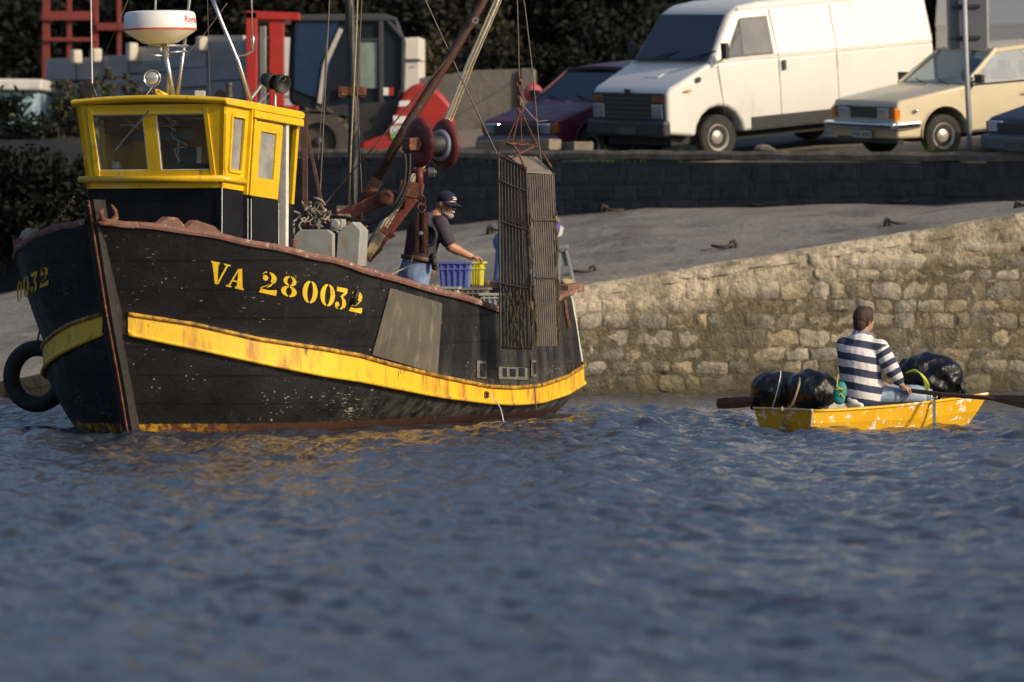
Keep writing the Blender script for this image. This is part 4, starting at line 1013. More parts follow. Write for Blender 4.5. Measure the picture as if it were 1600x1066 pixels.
# hanging dredge cage
YC = 47.75
def cg(px, py, dy=0): return P(px, py, YC + dy)
cage = thing('dredge_cage', cg(828, 545), 'tall dark steel bar cage hanging on wires against the stern quarter of the fishing boat', 'dredge cage')
M['cage'] = pm('weedy_steel', (.030, .027, .025), (.060, .048, .038), 14, .65, metal=.2, bump=.004, stains=(((.12, .10, .05), 18, .62, .06, None),))
M['rear_slats'] = pm('rear_slats', (.21, .165, .13), (.12, .10, .085), 7, .7, stains=(((.05, .045, .035), 12, .58, .1, (1, 1, .3)),))
M['cage_plate'] = pm('cage_slats', (.20, .17, .145), (.13, .11, .098), 6, .6, bump=.003, stains=(((.06, .05, .04), 12, .62, .08, (1, 1, .2)),))
A0, A1 = (779, 242), (822, 262); A2, A3 = (782, 546), (832, 548)   # left face
C0, C1 = (828, 272), (863, 272); C2, C3 = (842, 541), (873, 541)   # right face
# left face recedes to the left, right face recedes to the right
LD, RD = .07, .16
def lf(s, t):
    x = (A0[0] * (1 - s) + A1[0] * s) * (1 - t) + (A2[0] * (1 - s) + A3[0] * s) * t
    y = (A0[1] * (1 - s) + A1[1] * s) * (1 - t) + (A2[1] * (1 - s) + A3[1] * s) * t
    return cg(x, y, LD * (1 - s) - .02)
def rf(s, t):
    x = (C0[0] * (1 - s) + C1[0] * s) * (1 - t) + (C2[0] * (1 - s) + C3[0] * s) * t
    y = (C0[1] * (1 - s) + C1[1] * s) * (1 - t) + (C2[1] * (1 - s) + C3[1] * s) * t
    return cg(x, y, RD * s)
for k in range(10):
    s = k / 9; MB().tube([lf(s, 0), lf(s, .5), lf(s, 1)], .0068 if k not in (0, 9) else .012, 6).build('grid_bar', 'cage', cage)
for t in (.0, .13, .34, .66, .985): MB().tube([lf(-.02, t), lf(.5, t + .003), lf(1.02, t)], .0115, 6).build('cross_bar', 'cage', cage)
for t in (.31, ): MB().bar(lf(.25, t), lf(1, t), .012, .05).build('cross_plate', 'cage', cage)
for k in range(9):   # slats of a second grid behind
    s = (k + .5) / 9; MB().bar(lf(s, .14) + Vector((.012, .05, 0)), lf(s, 1) + Vector((.012, .05, 0)), .030, .01, Vector((0, 1, 0))).build('rear_slat', 'rear_slats', cage)
for k in range(11):
    s = k / 10; MB().bar(rf(s, 0.0), rf(s, 1), .0135, .016, Vector((0, 1, 0))).build('slat', 'cage_plate', cage)
MB().hexa([rf(0, 1) + Vector((0, .012, 0)), rf(1, 1) + Vector((0, .012, 0)), rf(1, 1) + Vector((0, .02, 0)), rf(0, 1) + Vector((0, .02, 0))], [rf(0, 0) + Vector((0, .012, 0)), rf(1, 0) + Vector((0, .012, 0)), rf(1, 0) + Vector((0, .02, 0)), rf(0, 0) + Vector((0, .02, 0))]).build('backing_plate', 'cage', cage)
for t, a, b_ in ((.265, -.02, 1.1), (.60, .0, 1.0)): MB().bar(rf(a, t) + Vector((0, -.02, 0)), rf(b_, t) + Vector((0, -.02, 0)), .02, .02).build('band', 'cage', cage)
for s, nm in ((-.1, 0), (1.05, 1)):
    MB().tube([rf(s, .0) + Vector((0, 0, .01)), rf(s, .3), rf(s, .6), rf(s, 1)], .011, 6).build('corner_bar', 'cage', cage)
# weed hanging on the corner bars
mb = MB()
for k in range(60):
    p = rf(random.choice([1.06, 1.06, -.1]), random.uniform(.2, .95)) + Vector((random.uniform(-.015, .015), -.02, 0)); mb.tube([p, p + Vector((random.uniform(-.015, .015), 0, -.05)), p + Vector((random.uniform(-.02, .02), 0, -.12))], .004, 4)
for k in range(40):
    p = lf(random.uniform(0, 1), random.uniform(.65, 1)) + Vector((0, -.015, 0)); mb.tube([p, p + Vector((random.uniform(-.01, .01), 0, -.05))], .004, 4)
M['weed'] = pm('seaweed', (.10, .075, .02), (.05, .045, .02), 20, .7)
o = mb.build('seaweed', 'weed', cage); o['kind'] = 'stuff'
# sloping top plate
tpl = [cg(791, 243, .2), cg(822, 268, .0), cg(863, 270, .16), cg(838, 245, .3)]
MB().hexa([p + Vector((0, 0, -.012)) for p in tpl], tpl).build('top_plate', 'cage_plate', cage)
mb = MB(); 
for pa in ([cg(779, 242, .2), cg(780, 232, .2), cg(790, 224, .2), cg(836, 228, .25), cg(862, 262, .16)], [cg(790, 224, .1), cg(806, 232, .0), cg(821, 266, -.02)], [cg(790, 224, .1), cg(815, 226, .2), cg(836, 228, .25)], [cg(792, 243, .2), cg(808, 256, .1), cg(822, 268, 0)], [cg(805, 244, .1), cg(836, 228, .2)]):
    mb.tube([Vector(p) for p in spline([tuple(p) for p in pa], 14)], .010, 6)
mb.build('lifting_frame', 'rust', cage, smooth=True)
mb = MB()
hk = cg(813, 172, .1)
for q in (cg(791, 222, .1), cg(815, 226, .15), cg(836, 228, .2), cg(800, 224, 0), cg(844, 236, .2)): mb.tube([hk, q], .006, 5)
mb.build('bridle', 'rust', cage)
MB().tube([cg(807, -30, .1), cg(810, 60, .1), cg(811, 118, .1)], .0075, 6).build('lifting_wire', 'wire', cage)
MB().tube([cg(812, -30, .2), cg(820, 10, .2), cg(833, 120, .2), cg(842, 225, .2), cg(846, 255, .2)], .0075, 6).build('lifting_wire', 'wire', cage)
chain(cg(811, 116, .1), cg(813, 175, .1), 'shackle_chain', cage, .018, .07)
MB().tube([cg(812, 150, .05), cg(820, 168, .03), cg(832, 182, .03), cg(840, 190, .03), cg(856, 188, .03)], .004, 5).build('loose_twine', 'rope', cage)
MB().tube([rf(0, .98) + Vector((-.08, .03, 0)), rf(0, 1) + Vector((-.05, .02, -.25)), cg(838, 640, .0)], .006, 5).build('trailing_line', 'wire', cage)
# ---- crates on the deck
for nm, c1_, c2_ in (('crate_blue', (.10, .13, .42), (.13, .17, .48)), ('crate_yellow', (.62, .58, .03), (.5, .46, .03)), ('crate_grey', (.22, .21, .19), (.15, .14, .13)), ('crate_pale', (.42, .42, .40), (.36, .36, .34))):
    M[nm] = pm(nm, c1_, c2_, 4, .5, stains=((tuple(x * .5 for x in c1_), 11, .62, .1, None),))
def crate(loc, L_, W_, H_, yaw, mat, label, group='fish crates on the boat deck'):
    t = thing('fish_crate', loc, label, 'crate', group)
    T = Matrix.Translation(loc) @ Matrix.Rotation(yaw, 4, 'Z'); tp = .88
    a, b_ = L_ / 2, W_ / 2; th = .012
    mb = MB(T); 
    o0 = [(-a * tp, -b_ * tp, 0), (a * tp, -b_ * tp, 0), (a * tp, b_ * tp, 0), (-a * tp, b_ * tp, 0)]; o1 = [(-a, -b_, H_), (a, -b_, H_), (a, b_, H_), (-a, b_, H_)]
    i1 = [(x * .95, y * .93, H_) for x, y, z in o1]; i0 = [(x * .93, y * .9, .015) for x, y, z in o0]
    mb.grid([o0, o1, i1, i0], closed=True); mb.add(o0, [(3, 2, 1, 0)]); mb.add(i0, [(0, 1, 2, 3)]); mb.build('crate_body', mat, t)
    mb = MB(T)
    for y, s in ((-b_ - .006, 1), (b_ + .006, 1)):
        mb.box((0, y, H_ - .012), (L_ + .05, .022, .024)); mb.box((0, y * .985, H_ * .70), (L_ + .02, .014, .014))
    for x in (-a - .006, a + .006): mb.box((x, 0, H_ - .0122), (.022, W_ - .01, .0236)); mb.box((x * .985, 0, H_ * .7), (.014, W_ - .01, .0138))
    mb.build('rim', mat, t, bevel=.003)
    mb = MB(T)
    for k in range(5):
        x = -a * .84 + k * a * .42; mb.hexa([(x * tp - .008, -b_ * tp - .012, .01), (x * tp + .008, -b_ * tp - .012, .01), (x * tp + .008, -b_ * tp, .01), (x * tp - .008, -b_ * tp, .01)], [(x - .008, -b_ - .012, H_ * .94), (x + .008, -b_ - .012, H_ * .94), (x + .008, -b_ + .002, H_ * .94), (x - .008, -b_ + .002, H_ * .94)])
    mb.build('rib', mat, t); return t
crate(P(713, 449, 49.9), .30, .40, .25, R(-6), 'crate_blue', 'empty blue plastic fish crate right in front of the capped fisherman')
crate(P(744, 446, 50.1), .13, .34, .235, R(-6), 'crate_yellow', 'yellow plastic crate under the hand of the capped fisherman')
crate(P(700, 480, 49.75), .24, .40, .20, R(-8), 'crate_pale', 'pale grey fish crate nearest the capped fisherman below the blue crate')
crate(P(742, 480, 49.9), .25, .40, .19, R(-5), 'crate_grey', 'dark grey fish crate under the yellow crate between two paler boxes')
crate(P(775, 484, 49.6), .26, .34, .16, R(-4), 'crate_pale', 'low pale box beside the hanging dredge cage')

# ---- people
def skinmat(name, c): 
    m = pm(name, c, tuple(x * .82 for x in c), 9, .5); m.node_tree.nodes['Principled BSDF'].inputs['Subsurface Weight'].default_value = .08
    m.node_tree.nodes['Principled BSDF'].inputs['Subsurface Radius'].default_value = (.02, .008, .004); return m
M['skin'] = skinmat('weathered_skin', (.48, .24, .14)); M['skin2'] = skinmat('skin', (.44, .23, .14))
M['tshirt'] = pm('navy_tshirt', (.065, .052, .075), (.045, .037, .055), 5, .9, bump=.006, bscale=14)
M['jeans'] = pm('faded_jeans', (.20, .30, .47), (.10, .16, .30), 7, .9, bump=.006, bscale=16, stains=(((.38, .46, .58), 9, .60, .12, None),))
M['cap_navy'] = pm('navy_cap', (.012, .016, .055), (.010, .012, .04), 6, .85)
M['beard'] = pm('grey_beard', (.36, .33, .30), (.20, .18, .16), 40, .95, bump=.01, bscale=90)
M['hair_brown'] = pm('brown_hair', (.060, .030, .018), (.03, .016, .010), 30, .6, bump=.012, bscale=60, stretch=(1, 1, .3))
M['leather'] = pm('belt_leather', (.12, .06, .03), (.07, .04, .025), 10, .5)
YP = 49.05
def hand(mb, w, d, palm_n, size=1.0, curl=.5):
    """palm + five unequal bent fingers; w wrist, d direction, palm_n palm normal"""
    w = Vector(w); d = Vector(d).normalized(); pn = Vector(palm_n); pn = (pn - d * pn.dot(d)).normalized(); sd = d.cross(pn)
    for s in (-.028, -.01, .01, .028): mb.cap(w + sd * s * .7 * size, w + d * .075 * size + sd * s * size, .016 * size, .0135 * size, 8)
    for s, L_, in ((-.031, .062), (-.0105, .074), (.0105, .070), (.031, .054)):
        a = w + d * .078 * size + sd * s * size; b_ = a + (d * math.cos(curl) + pn * math.sin(curl)) * L_ * .5 * size
        c_ = b_ + (d * math.cos(curl * 2.3) + pn * math.sin(curl * 2.3)) * L_ * .5 * size
        mb.cap(a, b_, .0095 * size, .0088 * size, 8); mb.cap(b_, c_, .0088 * size, .0075 * size, 8)
    a = w + d * .025 * size - sd * .032 * size; b_ = a + (d * .75 - sd * .6 + pn * .35).normalized() * .038 * size; c_ = b_ + (d * .85 - sd * .1 + pn * .5).normalized() * .032 * size
    mb.cap(a, b_, .0125 * size, .0105 * size, 8); mb.cap(b_, c_, .0105 * size, .0085 * size, 8)
# fisherman
pel = P(650, 432, YP); foot = B(4.35, .95, .62); 
man = thing('person', (pel.x, pel.y, .45), 'bearded man in navy cap, dark T-shirt and jeans on the fishing boat deck', 'person')
hd = P(697, 321, YP + .02); nk = P(681, 338, YP); ch = P(664, 362, YP); wa = P(655, 402, YP)
shr = P(688, 349, YP - .13); shl = P(663, 347, YP + .17)
elb = P(704, 386, YP - .12); wr = P(736, 401, YP - .02)
F = Vector((.76, -.62, -.04)).normalized()   # where the face looks
hr = Matrix.Identity(3); hz_ = (Vector((.16, 0, 1))).normalized(); hx_ = (F - hz_ * F.dot(hz_)).normalized(); hy_ = hz_.cross(hx_)
HR = Matrix((hx_, hy_, hz_)).transposed()
def hp(x, y, z): return hd + HR @ Vector((x, y, z))
body = MB()
body.ell(hp(0, 0, .03), (.096, .076, .10), HR, 16, 12); body.ell(hp(.04, 0, -.045), (.058, .056, .07), HR); body.cap(hp(.088, 0, .012), hp(.108, 0, -.018), .010, .014, 8)
body.ell(hp(.066, .03, -.012), (.026, .022, .02), HR); body.ell(hp(.066, -.03, -.012), (.026, .022, .02), HR); body.ell(hp(.082, 0, .035), (.016, .05, .012), HR)
for s in (1, -1): body.ell(hp(-.012, s * .078, .0), (.022, .010, .032), HR)
body.cap(nk, hp(-.02, 0, -.04), .062, .055); body.cap(ch, nk, .12, .06); body.cap(wa, ch, .135, .15); body.cap(pel, wa, .14, .135)
body.cap(shr, elb, .058, .050); body.cap(elb, elb + (wr - elb) * .35, .050, .049); body.cap(elb, wr, .048, .032); eb2 = shl + Vector((.04, .08, -.28)); w2 = P(668, 412, YP + .30); body.cap(shl, eb2, .05, .042); body.cap(eb2, w2, .04, .028)
body.cap(pel + Vector((.03, -.09, 0)), pel + Vector((.05, -.10, -.40)), .085, .06); body.cap(pel + Vector((.0, .09, 0)), pel + Vector((.02, .10, -.40)), .085, .06)
body.cap(pel + Vector((.05, -.10, -.40)), pel + Vector((.02, -.10, -.72)), .055, .04); body.cap(pel + Vector((.02, .10, -.40)), pel + Vector((0, .10, -.72)), .055, .04)
hand(body, wr, P(754, 403, YP + .0) - wr, (0, .2, -1), 1.0, .65); hand(body, w2, (.3, 0, -.9), (0, 1, 0), 1.0, .5)
b_o = remesh(body.build('body', 'skin', man), .0055, 2)
# face
for s in (1, -1):
    MB().ell(hp(.088, s * .027, .018), (.007, .011, .006), HR, 8, 6).build('eye', 'black', man, smooth=True)
MB().tube([hp(.090, -.030, -.044), hp(.104, -.012, -.054), hp(.104, .012, -.054), hp(.090, .030, -.044)], [.003, .006, .006, .003], 6).build('mouth', 'white_post', man, smooth=True)
mb = MB(); mb.ell(hp(.055, 0, -.092), (.046, .046, .036), HR)
for s in (1, -1): mb.cap(hp(.008, s * .070, .01), hp(.026, s * .062, -.060), .009, .013, 10); mb.cap(hp(.026, s * .056, -.07), hp(.07, s * .028, -.092), .018, .022); mb.cap(hp(.102, s * .006, -.038), hp(.092, s * .028, -.042), .006, .004, 8)
mb.ell(hp(-.055, 0, -.01), (.05, .068, .06), HR); remesh(mb.build('beard_and_hair', 'beard', man), .006, 2)
mb = MB(); mb.ell(hp(-.010, 0, .062), (.104, .088, .078), HR, 20, 12)
vs = []; rows = []
for j in range(7):
    t = j / 6; rows.append([hp(.075 + t * .105 - .05 * (abs(k) / 6) ** 2 * (1 + t * .6), k / 6 * .078, .048 - .03 * t - .02 * (k / 6) ** 2) for k in range(-6, 7)])
mb.grid(rows); mb.grid([[p + HR @ Vector((0, 0, -.012)) for p in r] for r in rows]); mb.grid([rows[-1], [p + HR @ Vector((0, 0, -.012)) for p in rows[-1]]])
capo = mb.build('cap', 'cap_navy', man, smooth=True)
mb = MB()
for a, b_ in (((.088, -.028, .085), (.094, -.008, .090)), ((.094, -.006, .078), (.096, .014, .086)), ((.096, -.03, .066), (.100, .02, .070))): mb.tube([hp(*a), hp(*b_)], .005, 6)
mb.build('cap_emblem', 'white', capo)
# shirt
mb = MB(); mb.ell(ch + Vector((-.015, .02, -.02)), (.165, .20, .17)); mb.cap(wa + Vector((-.005, 0, .0)), ch, .150, .17, 16); mb.cap(wa + Vector((0, .05, 0)), ch + Vector((0, .08, 0)), .145, .15, 16); mb.cap(wa + Vector((0.01, -.05, 0)), ch + Vector((.03, -.07, .0)), .14, .14, 16)
mb.cap(ch + Vector((.03, 0, .06)), nk + Vector((-.015, 0, -.03)), .13, .068); mb.cap(shl, shr, .085, .075); mb.cap(shr, shr + (elb - shr) * .72, .080, .073); mb.cap(shl, shl + Vector((.07, .04, -.19)), .078, .07)
remesh(mb.build('tshirt', 'tshirt', man), .010, 4)
mb = MB(); mb.cap(pel + Vector((-.02, -.05, 0)), wa + Vector((-.0, -.03, -.03)), .155, .145, 16); mb.cap(pel + Vector((-.03, .07, 0)), wa + Vector((-.01, .05, -.03)), .15, .145, 16)
mb.ell(pel + Vector((-.055, -.03, -.02)), (.13, .15, .13))
for s in (1, -1):
    mb.cap(pel + Vector((.01, -.09 * s, -.06)), pel + Vector((.05, -.10 * s, -.40)), .115, .085, 14); mb.cap(pel + Vector((.05, -.10 * s, -.40)), pel + Vector((.01, -.10 * s, -.72)), .082, .07, 14)
remesh(mb.build('jeans', 'jeans', man), .010, 3)
rows = []
for k in range(29):
    a = 2 * math.pi * k / 28; rows.append(P(654, 404, YP) + Vector((.163 * math.cos(a), .205 * math.sin(a), -.022 * math.cos(a) + .0)))
mb = MB(); mb.grid([[p + Vector((0, 0, -.022)) for p in rows], [p * 1.0 + (p - P(654, 404, YP)).normalized() * .008 + Vector((0, 0, -.02)) for p in rows], [p + (p - P(654, 404, YP)).normalized() * .008 + Vector((0, 0, .02)) for p in rows], [p + Vector((0, 0, .022)) for p in rows]]); mb.build('belt', 'leather', man, smooth=True)
mb = MB(); mb.cap(P(677, 400, YP - .16), P(679, 418, YP - .17), .03, .03); mb.build('belt_pouch', 'black', man, smooth=True)
for s in (1, -1):
    mb = MB(); p = pel + Vector((.01, -.10 * s, -.78)); mb.cap(p + Vector((0, 0, .14)), p, .075, .06); mb.cap(p, p + Vector((.14, -.05, -.03)), .06, .045); mb.build('boot', 'black', man, smooth=True)

# bending person on the slip, mostly hidden behind the cage
YB = 60.4
p0 = P(776, 442, YB); p0.z = slipz(p0.x, YB) + .0
m2 = thing('person', p0, 'person in blue jeans and a purple top bending over behind the dredge cage', 'person')
M['jeans_blue'] = pm('blue_jeans', (.13, .22, .42), (.09, .15, .30), 7, .9); M['purple'] = pm('purple_sweater', (.12, .07, .28), (.09, .05, .2), 7, .9)
hpv = P(792, 376, YB); shv = P(856, 352, YB - .1)
mb = MB(); mb.cap(hpv, shv, .14, .15); mb.cap(shv, P(862, 362, YB - .1), .06, .06); mb.ell(P(858, 372, YB - .1), (.08, .08, .11))
for dx, dy in ((0, -.08), (.42, .12)):
    k = hpv + Vector((-.06 + dx * .5, dy, -.24)); f = p0 + Vector((.02 + dx, dy, .09)); mb.cap(hpv, k, .085, .06); mb.cap(k, f, .055, .04); mb.cap(f, f + Vector((.16, -.03, -.05)), .04, .035)
for dy in (-.15, .1):
    e = P(850, 385, YB + dy); w_ = P(845, 412, YB + dy); mb.cap(shv + Vector((0, dy, 0)), e, .05, .04); mb.cap(e, w_, .04, .03); hand(mb, w_, (0, 0, -1), (-1, 0, 0), 1, .5)
remesh(mb.build('body', 'skin2', m2), .009, 2)
mb = MB(); mb.ell(P(858, 366, YB - .1), (.088, .09, .10)); mb.build('hair', 'hair_brown', m2, smooth=True)
mb = MB(); mb.ell(hpv + Vector((0, 0, -.02)), (.17, .19, .15)); 
for dx, dy in ((0, -.08), (.42, .12)):
    k = hpv + Vector((-.06 + dx * .5, dy, -.24)); f = p0 + Vector((.02 + dx, dy, .12)); mb.cap(hpv + Vector((-.01, dy, -.03)), k, .12, .085); mb.cap(k, f, .08, .065)
remesh(mb.build('jeans', 'jeans_blue', m2), .012, 3)
mb = MB(); mb.cap(hpv + Vector((.1, 0, .03)), shv, .16, .14, 16); mb.ell(P(865, 355, YB - .12), (.10, .13, .10))
for dy in (-.15, .1): mb.cap(shv + Vector((0, dy, 0)), P(850, 385, YB + dy), .075, .06); mb.cap(P(850, 385, YB + dy), P(846, 404, YB + dy), .06, .05)
remesh(mb.build('sweater', 'purple', m2), .012, 3)
for dx, dy in ((0, -.08), (.42, .12)):
    f = p0 + Vector((.02 + dx, dy, .05)); MB().cap(f + Vector((-.02, 0, 0)), f + Vector((.17, -.03, -.01)), .05, .042).build('shoe', 'white_post', m2, smooth=True)
mb = MB(); mb.hexa([P(872, 370, YB - .2), P(878, 368, YB - .2), P(878, 368, YB), P(872, 370, YB)], [P(876, 352, YB - .2), P(881, 356, YB - .2), P(881, 356, YB), P(876, 352, YB)]); mb.build('cloth_tail', 'white', m2)
# grey trestle
YT = 60.0; tb = P(886, 442, YT); tb.z = slipz(tb.x, YT)
M['trestle'] = pm('grey_plastic', (.22, .24, .25), (.18, .2, .21), 5, .5)
tr = thing('trestle_stool', tb, 'grey plastic trestle stool standing on the slipway at the stern of the fishing boat', 'stool')
MB().bar(P(868, 388, YT - .05), P(888, 386, YT - .05), .30, .05).build('seat', 'trestle', tr, bevel=.01)
for x0, x1, dy in ((884, 897, -.12), (884, 897, .12), (874, 872, -.12), (874, 872, .12)):
    a = P(x0, 390, YT + dy); b_ = P(x1, 440, YT + dy); b_.z = slipz(b_.x, b_.y); MB().bar(a, b_, .06, .035).build('leg', 'trestle', tr, bevel=.006)
MB().bar(P(876, 404, YT + .13), P(888, 404, YT + .13), .02, .17).build('web', 'trestle', tr)

# ================================================================ DINGHY
D0 = P(1273, 671, 46.1); D0.z = 0
da = Vector((.835, .55, 0)); db = Vector((-.55, .835, 0))
def Dp(a, b_, z): return D0 + da * a + db * b_ + Vector((0, 0, z))
din = thing('dinghy', Dp(.9, .5, 0), 'small chipped yellow pram dinghy carrying a rower in a striped jersey and black bags', 'dinghy')
M['dinghy'] = pm('dinghy_yellow', (.80, .46, .015), (.70, .38, .012), 3, .42, stains=(((.80, .78, .70), 7, .57, .02, (1, 1, 1.6)), ((.80, .78, .70), 30, .65, .02, None)))
M['dinghy_in'] = pm('dinghy_inside', (.45, .44, .38), (.35, .34, .3), 5, .6)
M['dinghy_rim'] = pm('dinghy_rim', (.60, .56, .44), (.62, .38, .05), 12, .5)
LD_, NB = 2.05, 16
def sec(t):   # x along, half width top / bottom, gunwale height, bottom height
    x = t * LD_; bt = .45 + .14 * math.sin(math.pi * min(1, t * 1.05)) - .13 * t; bb = bt - .075 - .04 * t
    rake = 0; return x, bt, bb, .165 + .125 * t ** 1.4, -.05 + .12 * max(0, t - .6) ** 1.3
rowsO = []; rowsI = []
for i in range(NB + 1):
    t = i / NB; x, bt, bb, zt, zb = sec(t); c = .47
    xt = x + .06 * t - .0; xb = x - .10 * t ** 3 + .03 * (1 - t)
    rowsO.append([Dp(xt, c - bt, zt), Dp((xt + xb) / 2, c - (bt + bb) / 2 - .012, (zt + zb) / 2), Dp(xb, c - bb, zb), Dp(xb, c, zb - .02), Dp(xb, c + bb, zb), Dp((xt + xb) / 2, c + (bt + bb) / 2 + .012, (zt + zb) / 2), Dp(xt, c + bt, zt)])
    rowsI.append([Dp(xt, c - bt + .02, zt), Dp(xb, c - bb + .02, zb + .03), Dp(xb, c + bb - .02, zb + .03), Dp(xt, c + bt - .02, zt)])
MB().grid(rowsO).build('hull', 'dinghy', din); MB().grid(rowsI).build('inner_hull', 'dinghy_in', din)
for r, k in ((0, 0), (NB, 1)):
    q = rowsO[r]; s = -.02 if k == 0 else .02; mb = MB(); q2 = [p + da * (-s) for p in q]; mb.add(q + q2, [tuple(range(7)), tuple(reversed(range(7, 14)))] + [(i, (i + 1) % 7, 7 + (i + 1) % 7, 7 + i) for i in range(7)])
    mb.build('transom' if k == 0 else 'bow_board', 'dinghy', din)
mb = MB()
for k in (0, -1): mb.tube([r[k] + Vector((0, 0, .004)) for r in rowsO], .014, 8)
mb.build('gunwale', 'dinghy', din, smooth=True)
MB().tube([rowsO[0][0] + Vector((0, 0, .006)) - da * .01, rowsO[0][2] - da * .012], .013, 6).build('corner_band', 'dinghy_rim', din)
MB().tube([rowsO[0][0] + Vector((0, 0, .01)) - da * .01, rowsO[0][-1] + Vector((0, 0, .01)) - da * .01], .014, 6).build('transom_rim', 'dinghy_rim', din)
mb = MB(); mb.hexa([Dp(.45, .05, .10), Dp(.72, .05, .10), Dp(.72, .9, .10), Dp(.45, .9, .10)], [Dp(.45, .05, .125), Dp(.72, .05, .125), Dp(.72, .9, .125), Dp(.45, .9, .125)]); mb.build('thwart', 'dinghy_in', din)
rl = Dp(1.32, -.05, .27)
mb = MB(); mb.bar(rl + Vector((0, -.02, -.02)), rl + Vector((0, -.015, -.24)), .03, .012, Vector((0, 1, 0))); mb.tube([rl + Vector((-.03, 0, .05)), rl + Vector((-.025, 0, 0)), rl, rl + Vector((.025, 0, 0)), rl + Vector((.03, 0, .05))], .009, 6); mb.build('rowlock', 'steel', din)
mb = MB(); a = Dp(-.03, .45, .16); mb.tube([a + Vector((0, 0, .04)), a + Vector((-.01, 0, 0)), a + Vector((.0, -.01, -.10)), a + Vector((.05, -.02, -.16))], .009, 6); mb.ell(a, (.02, .02, .02)); mb.build('transom_rope', 'rope', din, smooth=True)
MB().lathe(a + Vector((.02, -.02, -.12)), (-1, -.5, 0), [(0, .03), (.01, .03), (.01, .02), (0, .02)], 12).build('transom_ring', 'steel', din)
# oars
M['oar'] = pm('oar_wood', (.13, .065, .045), (.08, .04, .03), 8, .6, stains=(((.22, .15, .1), 12, .64, .1, None),))
def oar(pts, blade, label, w=.13):
    t = thing('oar', pts[0], label, 'oar', 'oars of the yellow dinghy')
    MB().tube(pts, .021, 10).build('shaft', 'oar', t, smooth=True)
    a, b_ = blade; d = (b_ - a).normalized(); up_ = Vector((0, 0, 1)); up_ = (up_ - d * up_.dot(d)).normalized(); sd = d.cross(up_); mb = MB(); rows = []
    for k in range(9):
        s = k / 8; hw = w / 2 * (.35 + .65 * min(1, s * 2.2)) * (1 if s < .95 else .85); c = a + (b_ - a) * s; rows.append([c - up_ * hw - sd * .004, c - sd * .012, c + up_ * hw - sd * .004, c + up_ * hw + sd * .004, c + sd * .012, c - up_ * hw + sd * .004])
    mb.grid(rows, closed=True); mb.add(rows[0], [tuple(range(6))]); mb.add(rows[-1], [tuple(range(6))]); mb.build('blade', 'oar', t); return t
oar([P(1412, 609, 46.9), P(1476, 617, 46.55), P(1545, 622, 46.2), P(1570, 625, 46.1)], (P(1545, 621, 46.2), P(1668, 637, 45.6)), 'brown wooden oar reaching out of the right edge of the picture from the rower\'s hands', .12)
oar([P(1385, 606, 46.9), P(1300, 616, 47.5), P(1190, 627, 48.2)], (P(1200, 626, 48.1), P(1121, 631, 48.6)), 'brown oar sticking out behind the black bags on the left side of the dinghy', .105)

# rower
YR = 46.75
r0 = P(1352, 628, YR)
row = thing('person', r0, 'rower seen from behind in a navy and white striped jersey and pale jeans', 'person')
pe = P(1352, 612, YR); che = P(1345, 560, YR); nek = P(1345, 524, YR + .02); hed = P(1350, 500, YR + .03)
sl_ = P(1320, 541, YR + .06); sr_ = P(1377, 544, YR - .05); el_ = P(1397, 583, YR - .10); wr_ = P(1409, 603, YR + .03)
ell_ = P(1325, 590, YR + .32); wrl = P(1385, 603, YR + .22)
fd = Vector((.80, .58, 0)).normalized(); FR = Matrix((fd, Vector((0, 0, 1)).cross(fd), Vector((0, 0, 1)))).transposed()
def rp(x, y, z): return hed + FR @ Vector((x, y, z))
mb = MB(); mb.ell(rp(0, 0, .01), (.092, .075, .108), FR, 16, 12); mb.ell(rp(.03, 0, -.05), (.062, .058, .062), FR); mb.cap(rp(.088, 0, 0), rp(.104, 0, -.028), .010, .013, 8)
for s in (1, -1): mb.ell(rp(-.008, s * .076, -.01), (.02, .010, .030), FR)
mb.cap(nek, rp(0, 0, -.05), .06, .055); mb.cap(che, nek, .11, .06); mb.cap(pe, che, .13, .14)
mb.cap(sr_, el_, .05, .04); mb.cap(el_, wr_, .042, .029); mb.cap(sl_, ell_, .05, .04); mb.cap(ell_, wrl, .04, .028)
kn = P(1436, 618, YR + .22); kn2 = P(1446, 614, YR + .42)
for k_, o_ in ((kn, .04), (kn2, .2)):
    mb.cap(pe + db * o_, k_, .08, .055); mb.cap(k_, k_ + da * .10 + db * .06 + Vector((0, 0, -.14)), .045, .035)
hand(mb, wr_, Vector((.9, .2, -.35)), Vector((.2, .3, -1)), 1.0, .9); hand(mb, wrl, Vector((.9, -.2, -.2)), Vector((.2, .3, -1)), 1.0, .9)
remesh(mb.build('body', 'skin2', row), .0055, 2)
for s in (1, -1): MB().ell(rp(.082, s * .027, .012), (.007, .011, .006), FR, 8, 6).build('eye', 'black', row, smooth=True)
mb = MB(); mb.ell(rp(-.012, 0, .025), (.102, .088, .104), FR, 18, 12); mb.ell(rp(-.05, 0, -.035), (.062, .074, .07), FR); mb.ell(rp(.045, 0, .075), (.055, .07, .045), FR)
for s in (1, -1): mb.cap(rp(-.01, s * .078, .02), rp(-.02, s * .074, -.045), .02, .014, 8)
mb.cap(rp(-.06, -.03, -.07), rp(-.06, .03, -.075), .03, .03)
for k in range(0):
    a = random.uniform(-2.6, 2.6); z_ = random.uniform(-.07, .10); q = rp(-math.cos(a) * .098, math.sin(a) * .086, z_); mb.tube([q + Vector((0, 0, .03)), q, q + Vector((0, 0, -.035)) + FR @ Vector((-.006 * math.cos(a), .004, 0))], [.008, .011, .004], 6)
remesh(mb.build('hair', 'hair_brown', row), .0065, 1)
